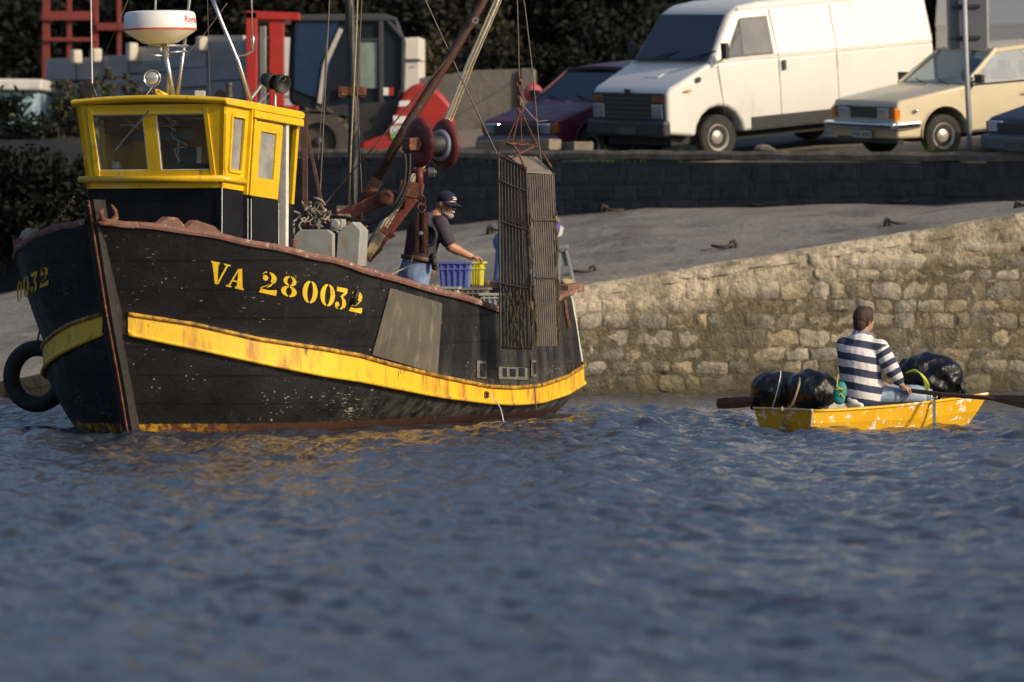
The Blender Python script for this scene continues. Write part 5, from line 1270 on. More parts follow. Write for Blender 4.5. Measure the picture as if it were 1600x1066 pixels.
def striped(name, vec, period, phase, duty=.5):
    m, n, l, b = newmat(name); g = n.new('ShaderNodeNewGeometry').outputs['Position']
    dp = n.new('ShaderNodeVectorMath'); dp.operation = 'DOT_PRODUCT'; l.new(g, dp.inputs[0]); dp.inputs[1].default_value = vec
    v = mth(n, l, 'ADD', dp.outputs['Value'], mth(n, l, 'MULTIPLY', noise(n, l, g, 5, 3), .022))
    fr = mth(n, l, 'FRACT', mth(n, l, 'DIVIDE', mth(n, l, 'ADD', v, phase), period)); c = mix(n, l, ramp(n, l, fr, duty - .02, duty + .02), (.66, .63, .64), (.035, .045, .095))
    l.new(c, b.inputs['Base Color']); b.inputs['Roughness'].default_value = .9
    bp = n.new('ShaderNodeBump'); bp.inputs['Distance'].default_value = .02; l.new(noise(n, l, g, 9, 4), bp.inputs['Height']); l.new(bp.outputs[0], b.inputs['Normal']); return m
sd_ = Vector((-.16, 0, 1)).normalized()
M['stripe'] = striped('striped_jersey', tuple(Vector((.17, 0, 1)).normalized()), .131, -.022, .5)
ad = (el_ - sr_).normalized()
M['stripe_arm'] = striped('striped_sleeve', tuple(-Vector((ad.x * .9 + .1, 0, ad.z)).normalized()), .100, .03, .5)
mb = MB(); mb.ell(che + Vector((0, .04, -.02)), (.215, .17, .21), None, 20, 14); mb.cap(pe + Vector((-.03, .03, -.02)), che + Vector((-.01, .03, 0)), .185, .20, 18); mb.ell(pe + Vector((-.04, .02, .05)), (.215, .16, .17), None, 20, 12)
mb.cap(che + Vector((0, .02, .10)), nek + Vector((0, 0, -.05)), .15, .062); mb.cap(sl_, sr_ + Vector((-.01, 0, 0)), .088, .084); mb.cap(sl_, ell_, .082, .07)
mb.ell(P(1322, 560, YR + .05), (.08, .10, .14)); mb.ell(P(1366, 565, YR), (.10, .10, .15))
remesh(mb.build('jersey', 'stripe', row), .011, 4)
mb = MB(); mb.cap(sr_ + Vector((0.0, 0, -.02)), el_, .085, .070, 16); mb.cap(el_, el_ + (wr_ - el_) * .55, .072, .055, 14); remesh(mb.build('jersey_sleeve', 'stripe_arm', row), .010, 3)
M['collar'] = pm('denim_collar', (.16, .22, .34), (.12, .17, .28), 6, .9)
mb = MB(); mb.cap(nek + Vector((-.035, -.02, .0)), nek + Vector((.045, -.02, -.005)), .052, .048); mb.cap(nek + Vector((-.06, -.03, -.025)), nek + Vector((.05, -.04, -.03)), .035, .035); mb.build('shirt_collar', 'collar', row, smooth=True)
M['pale_jeans'] = pm('pale_jeans', (.33, .43, .55), (.22, .31, .43), 8, .9, bump=.01, bscale=14)
mb = MB()
for k_, o_ in ((kn, .04), (kn2, .2)): mb.cap(pe + db * o_ + Vector((0, 0, -.02)), k_, .098, .072, 14); mb.cap(k_, k_ + da * .09 + db * .06 + Vector((0, 0, -.11)), .065, .05, 14)
mb.ell(pe + Vector((0, .08, -.04)), (.17, .17, .11)); remesh(mb.build('jeans', 'pale_jeans', row), .010, 3)
mb = MB(); mb.ell(P(1336, 628, YR - .10), (.06, .04, .035)); mb.cap(P(1328, 624, YR - .08), P(1345, 634, YR - .12), .03, .028); remesh(mb.build('shirt_tail', 'white', row), .008, 2)

# bags
def plastic(name):
    m, n, l, b = newmat(name); tc = n.new('ShaderNodeTexCoord').outputs['Object']
    b.inputs['Base Color'].default_value = (.006, .007, .009, 1); b.inputs['Roughness'].default_value = .24; b.inputs['Specular IOR Level'].default_value = .45
    v = n.new('ShaderNodeTexVoronoi'); v.feature = 'DISTANCE_TO_EDGE'; v.inputs['Scale'].default_value = 11
    mp = n.new('ShaderNodeMapping'); mp.inputs['Scale'].default_value = (1, 1, .55); l.new(tc, mp.inputs[0]); l.new(mp.outputs[0], v.inputs['Vector'])
    bp = n.new('ShaderNodeBump'); bp.inputs['Distance'].default_value = .022; l.new(mth(n, l, 'ADD', mth(n, l, 'MULTIPLY', v.outputs[0], .8), noise(n, l, tc, 9, 7)), bp.inputs['Height']); l.new(bp.outputs[0], b.inputs['Normal']); return m
M['bin_bag'] = plastic('black_plastic')
def bag(name, c, r, rotz, label, knot=None, amp=.02, sd=1, rope=None, belts=()):
    t = thing(name, c - Vector((0, 0, r[2])), label, 'bag', 'black plastic bags in the yellow dinghy')
    rs = random.Random(sd); fr = [(rs.uniform(3, 9), rs.uniform(3, 9), rs.uniform(0, 6)) for _ in range(8)]; Rz = Matrix.Rotation(rotz, 3, 'Z'); mb = MB(); rows = []
    for i in range(41):
        th = math.pi * i / 40; row_ = []
        for k in range(64):
            ph = 2 * math.pi * k / 64; e = .75; sx_ = math.sin(th) ** e if math.sin(th) > 0 else 0
            q = 1 + sum(amp * math.sin(a * th + p) * math.sin(round(b_) * ph + p * 2) for a, b_, p in fr) + .6 * amp * math.sin(14 * ph + 5 * th) * (math.cos(th) ** 4)
            for bx in belts: q -= .05 * math.exp(-((math.cos(th) - bx) / .07) ** 2)
            loc = Vector((r[0] * math.cos(th) * (1.0), r[1] * sx_ * math.cos(ph) * q, r[2] * sx_ * math.sin(ph) * q * (1 if math.sin(ph) > 0 else .9)))
            row_.append(c + Rz @ loc)
        rows.append(row_)
    mb.grid(rows, closed=True); mb.build('bag_body', 'bin_bag', t, smooth=True)
    if knot is not None:
        e = c + Rz @ Vector((r[0] * .9, 0, 0)); mb = MB()
        for k in range(9):
            a = k * .7; mb.tube([e + Vector((0, .05 * math.cos(a), .06 * math.sin(a))), e + (knot - e) * .6 + Vector((0, .02 * math.cos(a), .03 * math.sin(a))), knot + Vector((rs.uniform(-.03, .03), 0, rs.uniform(-.04, .03)))], [.03, .016, .022], 6)
        mb.build('tied_neck', 'bin_bag', t, smooth=True)
    return t
b1 = bag('plastic_bag', P(1216, 612, 47.0), (.26, .24, .185), R(8), 'black plastic bag at the stern end of the dinghy, leftmost of the bags', P(1176, 632, 47.0), .022, 3, belts=(.0,))
b2 = bag('plastic_bag', P(1268, 611, 46.75), (.235, .24, .19), R(12), 'bulging black plastic bag right behind the rower\'s back beside the teal pouch', None, .02, 9)
b3 = bag('plastic_bag', P(1452, 590, 47.35), (.31, .24, .215), R(-8), 'shiny crumpled black plastic bag with yellow cord in front of the rower', P(1502, 612, 47.2), .05, 14)
def loop_on(c, r, x, rotz, name, mat, par, rad=.008):
    Rz = Matrix.Rotation(rotz, 3, 'Z'); s = math.sqrt(1 - (x / r[0]) ** 2) ** .75
    MB().tube([c + Rz @ Vector((x + .05 * math.sin(a) + .03 * math.cos(a), r[1] * s * math.cos(a) * 1.03, r[2] * s * math.sin(a) * 1.03)) for a in [k * math.pi / 12 for k in range(25)]], rad, 6, False).build(name, mat, par, smooth=True)
loop_on(P(1216, 612, 47.0), (.26, .24, .185), -.03, R(8), 'tie_rope', 'white_post', b1, .006)
loop_on(P(1268, 611, 46.75), (.235, .24, .19), -.16, R(12), 'tie_rope', 'rope', b2, .011)
mb = MB()
for k in range(5):
    p = P(1415 + k * 3, 583 - k, 47.05); mb.tube([Vector(q) for q in spline([tuple(p), tuple(P(1430 + k * 3, 578 + k * 2, 47.0)), tuple(P(1443 + k * 2, 592 + k * 2, 46.98)), tuple(P(1446 + k, 610, 47.0))], 12)], .006, 5)
mb.build('yellow_cord', 'yellow_rope', b3, smooth=True)
M['teal'] = pm('teal_cloth', (.02, .26, .24), (.015, .2, .2), 7, .6)
tb_ = P(1313, 612, 46.35)
tp_ = thing('pouch', tb_ - Vector((0, 0, .1)), 'small teal pouch with yellow cord hanging between the black bag and the striped rower', 'pouch')
mb = MB(); mb.ell(tb_, (.062, .03, .095), Matrix.Rotation(.15, 3, 'Y')); mb.ell(tb_ + Vector((-.01, 0, -.07)), (.055, .03, .05)); remesh(mb.build('pouch_body', 'teal', tp_), .007, 2)
mb = MB(); mb.tube([tb_ + Vector((-.02, -.03, .16)), tb_ + Vector((-.035, -.035, .05)), tb_ + Vector((.03, -.035, 0)), tb_ + Vector((-.02, -.035, -.03))], .006, 5); mb.tube([tb_ + Vector((-.04, -.035, .02)), tb_ + Vector((.04, -.035, .03))], .006, 5); mb.tube([tb_ + Vector((.0, -.036, -.02)), tb_ + Vector((.04, -.036, -.06))], .005, 5)
mb.build('pouch_cord', 'yellow_rope', tp_)

# ================================================================ VEHICLES
gn = Vector((-GQ * INL.x, -GQ * INL.y, 1)).normalized()
def frame(px, Y, fwd, dz=0):
    X = (px - HX) / FPX * Y; f = Vector((fwd[0], fwd[1], 0)); f = (f - gn * f.dot(gn)).normalized(); lft = gn.cross(f)
    T = Matrix((f, lft, gn)).transposed().to_4x4(); T.translation = Vector((X, Y, gz(X, Y) + dz)); return T
def ptr(T, p): return T @ Vector(p)
M['tyre_'] = M['rubber_tyre']; M['rim'] = pm('steel_rim', (.62, .58, .50), (.45, .42, .37), 6, .4, metal=.5)
M['headlamp'] = pm('headlamp', (.55, .60, .66), (.38, .42, .48), 18, .08, metal=.6)
M['amber'] = pm('amber_lens', (.75, .20, .01), rough=.2); M['plastic'] = pm('dark_bumper', (.03, .032, .036), (.022, .024, .028), 6, .5)
M['under'] = pm('underbody', (.008, .008, .009))
def arch(xc, r, zc, n=8, z0=.28):
    a0 = math.asin((z0 - zc) / r) if abs(z0 - zc) < r else 0
    return [(xc + r * math.cos(a), zc + r * math.sin(a)) for a in [a0 + (math.pi - 2 * a0) * k / n for k in range(n + 1)]]
def wheel(T, x, y, r, w, par, rimr=.6, steer=0):
    c = Vector((x, y, r)); sg = 1 if y > 0 else -1
    R3 = T.to_3x3(); Rs = Matrix.Rotation(steer, 3, 'Z'); axw = R3 @ (Rs @ Vector((0, sg, 0))); cw = T @ c
    o = MB().lathe(cw, axw, [(-w / 2, r * .55), (-w / 2, r * .9), (-w * .38, r * .985), (w * .38, r * .985), (w / 2, r * .9), (w / 2, r * rimr), (w * .3, r * rimr * .98)], 28).build('wheel', 'rubber_tyre', par, smooth=True); smooth_by(o, 40)
    q = MB().lathe(cw, axw, [(-w * .3, r * .58), (w * .36, r * rimr * .97), (w * .42, r * rimr), (w * .42, r * rimr * .9), (w * .25, r * rimr * .78), (w * .28, r * rimr * .5), (w * .40, r * rimr * .34), (w * .43, r * .12), (w * .45, .01)], 24).build('rim', 'rim', o, smooth=True); smooth_by(q, 40)
def panel(T, pts, th, name, mat, par, bevel=0):
    p = [Vector(q) for q in pts]; nrm = (p[1] - p[0]).cross(p[-1] - p[0]).normalized()
    mb = MB(T); mb.add(p + [q + nrm * th for q in p], [tuple(range(len(p))), tuple(reversed(range(len(p), 2 * len(p))))] + [(i, (i + 1) % len(p), len(p) + (i + 1) % len(p), len(p) + i) for i in range(len(p))])
    return mb.build(name, mat, par, bevel=bevel)
M['van_white'] = pm('van_white', (.72, .71, .675), (.68, .665, .63), 1.2, .35, coat=.3, stains=(((.50, .45, .38), 1.5, .60, .25, (1, 1, .4)), ((.35, .28, .2), 9, .70, .05, None)))
def van(T, name, label, paint='van_white'):
    t = thing(name, T.translation, label, 'van')
    hw = .95
    low = [(.86, .42)] + [(.85, .60), (.835, .98), (.76, 1.06), (.12, 1.345), (.02, 1.36), (-3.84, 1.36), (-3.86, .45)] + [(p[0], p[1]) for p in reversed(arch(-2.88, .40, .34, z0=.36))] + [(p[0], p[1]) for p in reversed(arch(0, .41, .34, z0=.36))]
    mb = MB(T); mb.prism(low, 0, 0, [hw - .05 * (x > .7) for x, z in low]); o = mb.build('body', paint, t, bevel=.05, bseg=3); smooth_by(o, 30)
    upr = [(.10, 1.34), (-.36, 2.0), (-.54, 2.10), (-.9, 2.14), (-3.72, 2.15), (-3.83, 2.08), (-3.86, 1.34)]
    hh = [hw, .83, .79, .80, .80, .80, hw]
    mb = MB(T); mb.prism(upr, 0, 0, hh); o2 = mb.build('upper_body', paint, t, bevel=.06, bseg=3); smooth_by(o2, 30)
    def sp(x, z, s=1, off=.006):  # point on the upper side
        k = (z - 1.34) / (2.0 - 1.34); return (x, s * (hw + (.83 - hw) * k + off), z)
    # windscreen
    wsn = lambda x, y, z, o_=.008: (x + o_, y, z + o_)
    a = lambda f: (.10 + (-.36 - .10) * f, 1.34 + .66 * f)
    pts = []
    for f, yy in ((.05, -.86), (.05, .86), (.97, .76), (.97, -.76)): x, z = a(f); pts.append((x + .007, yy, z + .007))
    ws = panel(T, pts, .006, 'windscreen', 'glass_dark', t)
    mb = MB(T); x, z = a(.06)
    for y0 in (.45, -.35): mb.tube([(x + .05, y0, z + .03), (x - .08, y0 + .5, z + .13)], .011, 5)
    mb.bar((x + .03, -.84, z + .01), (x + .03, .84, z + .01), .03, .03); mb.build('wiper', 'plastic', t)
    for s in (1, -1):
        panel(T, [sp(-.16, 1.40, s), sp(-1.0, 1.40, s), sp(-.98, 1.93, s), sp(-.52, 1.93, s)][::s], .004, 'window_gasket', 'plastic', t)
        panel(T, [sp(-.47, 1.42, s, .011), sp(-.98, 1.42, s, .011), sp(-.96, 1.91, s, .011), sp(-.50, 1.91, s, .011)][::s], .004, 'side_window', 'glass_side', t)
        panel(T, [sp(-.20, 1.42, s, .011), sp(-.44, 1.42, s, .011), sp(-.47, 1.76, s, .011)][::s], .004, 'quarter_light', 'glass_dark', t)
        # shut lines / swage
        mb = MB(T); mb.bar((-.02, s * (hw + .001), 1.34), (-.10, s * (hw + .001), .62), .010, .004, Vector((0, 0, 1))); mb.bar((-1.08, s * (hw + .001), 1.34), (-1.08, s * (hw + .001), .5), .010, .004, Vector((1, 0, 0)))
        mb.bar(sp(-1.08, 1.36, s, .001), sp(-1.04, 2.02, s, .001), .01, .004, Vector((1, 0, 0))); mb.bar((-2.1, s * (hw + .001), 1.34), (-2.1, s * (hw + .001), .5), .008, .004, Vector((1, 0, 0))); mb.bar(sp(-2.1, 1.36, s, .001), sp(-2.1, 2.02, s, .001), .008, .004, Vector((1, 0, 0)))
        mb.build('shut_line', 'groove', t)
        MB(T).bar((.10, s * (hw + .004), 1.355), (-3.8, s * (hw + .004), 1.355), .012, .022).build('swage_rib', paint, t)
        MB(T).bar((-.50, s * .815, 2.055), (-3.78, s * .82, 2.065), .03, .02).build('gutter', paint, t)
        MB(T).bar((-1.16, s * (hw + .015), 1.16), (-1.16, s * (hw + .015), 1.30), .02, .06, Vector((1, 0, 0))).build('door_handle', 'plastic', t, bevel=.006)
        mb = MB(T); mb.bar((-.04, s * (hw + .16), 1.40), (-.04, s * (hw + .16), 1.62), .12, .06, Vector((1, 0, 0))); mb.tube([(-.06, s * hw, 1.36), (-.05, s * (hw + .13), 1.42)], .015, 6); mb.build('wing_mirror', 'plastic', t, bevel=.015)
        MB(T).lathe((.32, s * (hw + .0), 1.14), (0, s, 0), [(0, .04), (.01, .04), (.012, .03)], 14).build('fuel_cap' if s > 0 else 'side_cap', 'plastic', t)
        MB(T).bar((.45, s * (hw + .003), 1.00), (.56, s * (hw + .003), 1.00), .01, .025).build('side_badge', 'amber', t)
        MB(T).bar((-.55, s * (hw + .004), .47), (-2.35, s * (hw + .004), .47), .02, .16).build('sill_trim', 'plastic', t)
        for x in (0, -2.88): wheel(T, x, s * (hw - .13), .315, .19, t, .60)
    # nose
    MB(T).bar((.862, 0, .80), (.862, 0, .80) , .1, .1) if False else None
    mb = MB(T); mb.box((.855, 0, .79), (.03, 1.74, .40)); mb.build('grille_surround', 'plastic', t, bevel=.02)
    g = MB(T)
    for k in range(5): g.box((.874, 0, .65 + k * .065), (.014, 1.08, .018))
    g.build('grille_bar', 'groove', t)
    for s in (1, -1):
        MB(T).box((.874, s * .70, .735), (.02, .26, .20)).build('headlight', 'headlamp', t, bevel=.02); MB(T).box((.872, s * .71, .905), (.02, .26, .09)).build('indicator', 'amber_dim', t, bevel=.01)
    MB(T).box((.88, 0, .50), (.14, 1.86, .22)).build('bumper', 'plastic', t, bevel=.04)
    MB(T).box((.855, 0, 1.015), (.02, .14, .05)).build('badge', 'plastic', t)
    MB(T).box((.953, .05, .47), (.012, .46, .10)).build('number_plate', 'plate_dim', t)
    MB(T).box((-1.4, 0, .40), (4.2, 1.5, .3)).build('chassis', 'under', t)
    MB(T).box((.46, .1, 1.196), (.12, .34, .012), Matrix.Rotation(R(24), 3, 'Y')).build('bonnet_vent', 'van_white', t, bevel=.005)
    # rear doors
    mb = MB(T); mb.bar((-3.872, 0, .5), (-3.872, 0, 1.95), .012, .006, Vector((0, 1, 0))); mb.build('rear_door_line', 'groove', t)
    for s in (1, -1): MB(T).box((-3.875, s * .80, .95), (.02, .10, .36)).build('tail_light', 'tail', t)
    return t
M['groove'] = pm('panel_gap', (.10, .09, .08)); M['glass_side'] = pm('grey_side_glass', (.10, .105, .115), (.08, .085, .095), 1, .25, spec=.4); M['amber_dim'] = pm('amber_dull', (.25, .09, .02), rough=.25); M['plate_dim'] = pm('plate_dull', (.10, .10, .10), (.05, .05, .05), 14, .5); M['tail'] = pm('tail_lens', (.3, .01, .01), rough=.2)
FV = (-.83, -.56)
Tv = frame(1119, 71.0, FV); off = Tv.to_3x3() @ Vector((0, .82, 0)); Tv.translation -= off   # near front wheel stands at the measured spot
Tv.translation.z = gz(Tv.translation.x, Tv.translation.y)
van(Tv, 'parked_van', 'white panel van parked in sun between the maroon hatchback and the beige saloon')
T2 = frame(1895, 72.6, (.86, -.51), .15); v2 = van(T2, 'parked_van', 'second white van in shade, seen as a pale panel behind the beige saloon and sign')
T2 = None

def car(T, name, label, paint, L_=3.9, W_=1.6, H_=1.38, sedan=False, bonnet=.92, belt=.90, interior=True, lampmat='headlamp'):
    """origin = ground under the front axle centre"""
    t = thing(name, T.translation, label, 'car'); hw = W_ / 2; wb = L_ * .625; fo = .74; ro = L_ - wb - fo; rr = .29
    xf, xr = fo, -(wb + ro)
    nose = .70 if not sedan else .78
    xw = -.38; xt = -1.02; xrt = xr + (.62 if not sedan else 1.35); xrb = xr + (.12 if not sedan else .88)
    low = [(xf - .02, .30), (xf, .50), (xf - .04, nose), (xf - .10, nose + .03), (xw + .04, bonnet), (xw, bonnet + .01), (xrb, belt + .04)] + ([(xr + .05, belt + .0), (xr, .72), (xr, .32)] if sedan else [(xr + .04, .80), (xr, .55), (xr + .02, .32)])
    ra = list(reversed(arch(-wb, .36, .32, z0=.29))); fa = list(reversed(arch(0, .36, .32, z0=.29)))
    low = low + ra + fa
    hwv = []
    for x, z in low: hwv.append(hw - (.07 if x > xf - .15 else 0) - (.03 if z > .85 else 0))
    o = MB(T).prism(low, 0, 0, hwv).build('body', paint, t, bevel=.035, bseg=3); smooth_by(o, 30)
    hb, ht = hw - .05, hw - .20
    # roof and pillars
    P_ = {}
    for s in (1, -1):
        P_[s] = [(xw, s * hb, bonnet), (xt, s * ht, H_ - .03), (xrt, s * ht, H_ - .04), (xrb, s * hb, belt + .03)]
    mb = MB(T)
    for s in (1, -1):
        a, b_, c, d = [Vector(q) for q in P_[s]]
        mid0 = a.lerp(d, .47); mid1 = b_.lerp(c, .45)
        for pa_, pb__, w_, h_ in ((a, b_, .05, .06), (c, d, .06, .16 if not sedan else .12), (mid0, mid1, .04, .07)): MB(T).bar(pa_, pb__, w_, h_).build('pillar', paint, t, bevel=.01)
    rows = []
    for f in range(7):
        x = xt + .06 + (xrt - xt - .10) * f / 6; rows.append([(x, ht * k / 4 * 1.04, H_ - .025 + .035 * (1 - (k / 4) ** 2) + .02 * math.sin(math.pi * f / 6)) for k in range(-4, 5)])
    mb = MB(T); mb.grid(rows); mb.grid([[(x, y, z - .05) for x, y, z in r] for r in rows]); 
    ring = rows[0] + [r[-1] for r in rows[1:]] + rows[-1][::-1][1:] + [r[0] for r in rows[::-1][1:-1]]; mb.grid([ring, [(x, y, z - .05) for x, y, z in ring]], closed=True)
    ro_ = mb.build('roof', paint, t, smooth=True); smooth_by(ro_, 40)
    a, b_ = Vector(P_[1][0]), Vector(P_[1][1]); a2, b2_ = Vector(P_[-1][0]), Vector(P_[-1][1])
    gl = 'glass_car' if sedan else 'tint'; panel(T, [a2, a, b_, b2_], .006, 'windscreen', gl, t)
    c, d = Vector(P_[1][2]), Vector(P_[1][3]); c2, d2 = Vector(P_[-1][2]), Vector(P_[-1][3]); panel(T, [d, d2, c2, c], .006, 'rear_window', 'tint', t)
    for s in (1, -1):
        a, b_, c, d = [Vector(q) for q in P_[s]]; m0 = a.lerp(d, .47); m1 = b_.lerp(c, .45)
        for q in ((a, m0, m1, b_), (m0, d, c, m1)):
            panel(T, list(q)[::s], .005, 'side_window', gl, t)
        MB(T).bar(a + Vector((0, s * .02, .0)), d + Vector((0, s * .02, -.01)), .02, .025).build('window_trim', 'plastic', t)
        mm = MB(T); mm.bar((xw - .16, s * (hb + .13), bonnet + .02), (xw - .16, s * (hb + .13), bonnet + .14), .17, .06, Vector((1, 0, 0))); mm.tube([(xw - .12, s * hb, bonnet + .03), (xw - .14, s * (hb + .10), bonnet + .06)], .015, 6); mm.build('wing_mirror', 'plastic', t, bevel=.02)
        mm = MB(T); mm.bar((xw - .05, s * (hw + .0005), belt), (xw - .05, s * (hw + .0005), .35), .008, .004, Vector((1, 0, 0))); xm = (xw + xrb) / 2; mm.bar((xm, s * (hw + .0005), belt), (xm, s * (hw + .0005), .35), .008, .004, Vector((1, 0, 0))); mm.build('door_gap', 'groove', t)
        MB(T).bar((xm + .12, s * (hw + .012), .76), (xm + .26, s * (hw + .012), .76), .02, .03).build('door_handle', 'chrome' if sedan else 'plastic', t)
        for x in (0, -wb): wheel(T, x, s * (hw - .11), rr, .17, t, .62)
        for x in (0, -wb):
            pts = [(p[0], s * (hw + .004), p[1]) for p in arch(x, .375, .32, 12, .29)]; MB(T).tube(pts, .014, 6).build('arch_lip', paint, t, smooth=True)
    # interior
    mb = MB(T); mb.box((xw - .15, 0, bonnet - .03), (.3, 2 * hb - .1, .08)); 
    for s in (1, -1): mb.box((xw - .95, s * .33, .80), (.14, .44, .55)); mb.box((xw - .97, s * .33, 1.12), (.09, .22, .16))
    mb.box((xrb + .45, 0, .88), (.14, 1.15, .45)); mb.build('seats', 'interior_dark', t, bevel=.03)
    sw = MB(T).lathe((xw - .42, .34, .95), (-.8, 0, .5), [(-.01, .18), (.01, .18), (.01, .155), (-.01, .155), (-.01, .18)], 20).build('steering_wheel', 'plastic', t, smooth=True)
    # face
    if sedan:
        MB(T).box((xf - .035, 0, .625), (.05, W_ - .20, .19)).build('front_recess', 'plastic', t, bevel=.01)
        g = MB(T)
        for k in range(7): g.box((xf - .008, 0, .555 + k * .024), (.01, .66, .007))
        g.build('grille_bar', 'groove', t)
        MB(T).box((xf - .004, 0, .725), (.02, W_ - .22, .012)).build('grille_trim', 'chrome', t)
        for s in (1, -1):
            MB(T).box((xf - .012, s * .48, .628), (.03, .30, .16)).build('headlight', lampmat, t, bevel=.02)
            MB(T).box((xf - .04, s * (hw - .115), .628), (.10, .11, .155)).build('indicator', 'amber', t, bevel=.02)
            MB(T).lathe((xf - .30, s * (hw + .002), .66), (0, s, 0), [(0, .03), (.014, .024), (.018, .01)], 12).build('side_repeater', 'lamp_glass', t, smooth=True)
        mb = MB(T); mb.box((xf + .05, 0, .475), (.10, W_ + .0, .09)); mb.box((xf - .16, hw - .01, .475), (.40, .06, .088)); mb.box((xf - .16, -hw + .01, .475), (.40, .06, .088)); mb.build('bumper', 'chrome', t, bevel=.025)
        MB(T).box((xf + .06, 0, .475), (.105, W_ - .1, .03)).build('bumper_rubber', 'plastic', t)
        MB(T).box((xf - .10, 0, .33), (.10, W_ - .22, .20)).build('apron', 'plastic', t, bevel=.01)
        MB(T).box((xf + .04, .0, .355), (.014, .46, .10)).build('number_plate', 'plate_white', t, bevel=.004)
        for k in range(7): MB(T).box((xf + .0485, -.19 + k * .064, .355), (.003, .034 if k != 3 else .012, .055)).build('plate_mark', 'plate_dim', t)
    else:
        MB(T).box((xf - .03, 0, .60), (.06, W_ - .62, .13)).build('grille', 'plastic', t, bevel=.01)
        for s in (1, -1):
            MB(T).box((xf - .030, s * (hw - .27), .61), (.07, .27, .15), Matrix.Rotation(-s * R(6), 3, 'Z')).build('headlight', lampmat, t, bevel=.02)
            MB(T).box((xf - .07, s * (hw - .095), .61), (.12, .08, .14)).build('indicator', 'amber_dim', t, bevel=.015)
        MB(T).box((xf - .0, 0, .40), (.16, W_ - .02, .22)).build('bumper', 'bumper_grey', t, bevel=.05)
        MB(T).box((xf + .082, 0, .37), (.012, .46, .10)).build('number_plate', 'plate_dim', t)
    mb = MB(T); mb.tube([(xw + .06, .5, bonnet + .01), (xw - .08, .05, bonnet + .07)], .009, 5); mb.tube([(xw + .06, -.05, bonnet + .01), (xw - .08, -.5, bonnet + .07)], .009, 5); mb.build('wiper', 'plastic', t)
    MB(T).box((-wb / 2, 0, .33), (L_ - .9, W_ - .45, .2)).build('chassis', 'under', t)
    MB(T).box((xr - .03, 0, .45), (.12, W_ - .02, .16)).build('rear_bumper', 'plastic', t, bevel=.03)
    for s in (1, -1): MB(T).box((xr + .0, s * (hw - .2), .68), (.04, .26, .12)).build('tail_light', 'tail', t)
    return t
M['glass_car'] = glass('car_glass', (.80, .84, .84), .10)
M['interior_dark'] = pm('car_interior', (.03, .028, .028), (.02, .02, .02)); M['plate_white'] = pm('plate_white', (.62, .60, .58), (.5, .49, .47), 10, .5); M['bumper_grey'] = pm('grey_bumper', (.11, .12, .14), (.09, .10, .12), 5, .5)
M['maroon'] = pm('maroon_paint', (.085, .012, .025), (.07, .010, .022), 2, .36, coat=.12); M['beige'] = pm('beige_paint', (.62, .54, .36), (.58, .50, .34), 2, .38, coat=.25, stains=(((.5, .43, .3), 2, .66, .2, None),)); M['navy_paint'] = pm('navy_paint', (.012, .018, .055), (.008, .011, .034), 2, .4, coat=.1)
Tm = frame(868, 73.4, (-.70, -.71), -.14); car(Tm, 'parked_car', 'maroon hatchback parked left of the white van with its nose to the quay edge', 'maroon', 3.75, 1.56, 1.36)
Ts = frame(1424, 69.0, (-.87, -.49), .05); car(Ts, 'parked_car', 'beige older saloon car parked in front of the white van behind the signpost', 'beige', 4.35, 1.68, 1.40, sedan=True, bonnet=.93, belt=.90)
Tn = frame(1668, 66.4, (-.86, -.5), -.06); car(Tn, 'parked_car', 'dark blue car in shade at the right edge of the photograph', 'navy_paint', 3.9, 1.6, 1.38)

# ---- telescopic handler
YF = 77.5
def F_(px, py, d=0): return P(px, py, YF + d)
M['dusty_tyre'] = pm('dusty_tyre', (.085, .072, .06), (.05, .043, .036), 7, .9, bump=.01)
M['red_machine'] = pm('machine_red', (.42, .026, .018), (.34, .022, .015), 2, .45, coat=.1, stains=(((.20, .05, .035), 4, .60, .15, (1, 1, .4)), ((.12, .06, .04), 14, .68, .05, None)))
M['cab_glass'] = pm('cab_glass', (.010, .014, .022), (.015, .02, .032), 1.5, .2, spec=.25); M['cab_blue'] = pm('cab_blue_glass', (.020, .045, .10), (.014, .03, .07), 1.5, .2, spec=.25)
fk = thing('forklift', F_(560, 245), 'red rough terrain forklift with dark cab parked on the quay behind the fishing boat mast', 'forklift')
def slab(pts, d0, d1, name, mat, bevel=.03, par=None):
    a = [F_(x, y, d0) for x, y in pts]; b_ = [q + Vector((0, d1 - d0, 0)) for q in a]; n_ = len(a)
    return MB().add(a + b_, [tuple(range(n_)), tuple(reversed(range(n_, 2 * n_)))] + [(i, (i + 1) % n_, n_ + (i + 1) % n_, n_ + i) for i in range(n_)]).build(name, mat, par or fk, bevel=bevel)
for d0 in (-.3, .8):
    slab([(420, 20), (444, 20), (444, 180), (420, 180)], d0, d0 + .14, 'mast_channel', 'red_machine', .015); slab([(384, 18), (402, 18), (402, 185), (384, 185)], d0 - .05, d0 + .1, 'mast_channel', 'red_machine', .015)
slab([(384, 17), (468, 20), (468, 32), (384, 30)], -.35, 1.0, 'mast_head', 'red_machine', .015); slab([(400, 165), (466, 165), (466, 176), (400, 176)], -.3, .9, 'mast_foot', 'red_machine', .015)
slab([(405, 40), (416, 40), (416, 180), (405, 180)], .2, .3, 'lift_ram', 'chrome', .01)
slab([(403, 60), (420, 60), (420, 150), (403, 150)], .35, .55, 'mast_carriage', 'interior_dark', .01)
body_ = slab([(470, 170), (690, 150), (708, 160), (706, 200), (700, 242), (470, 246)], -.1, 1.3, 'chassis', 'interior_dark', .03)
hood = slab([(632, 142), (650, 130), (668, 131), (690, 146), (706, 165), (709, 190), (700, 236), (560, 238), (565, 222), (600, 210), (612, 190), (622, 165)], -.35, 1.45, 'engine_cover', 'red_machine', .06)
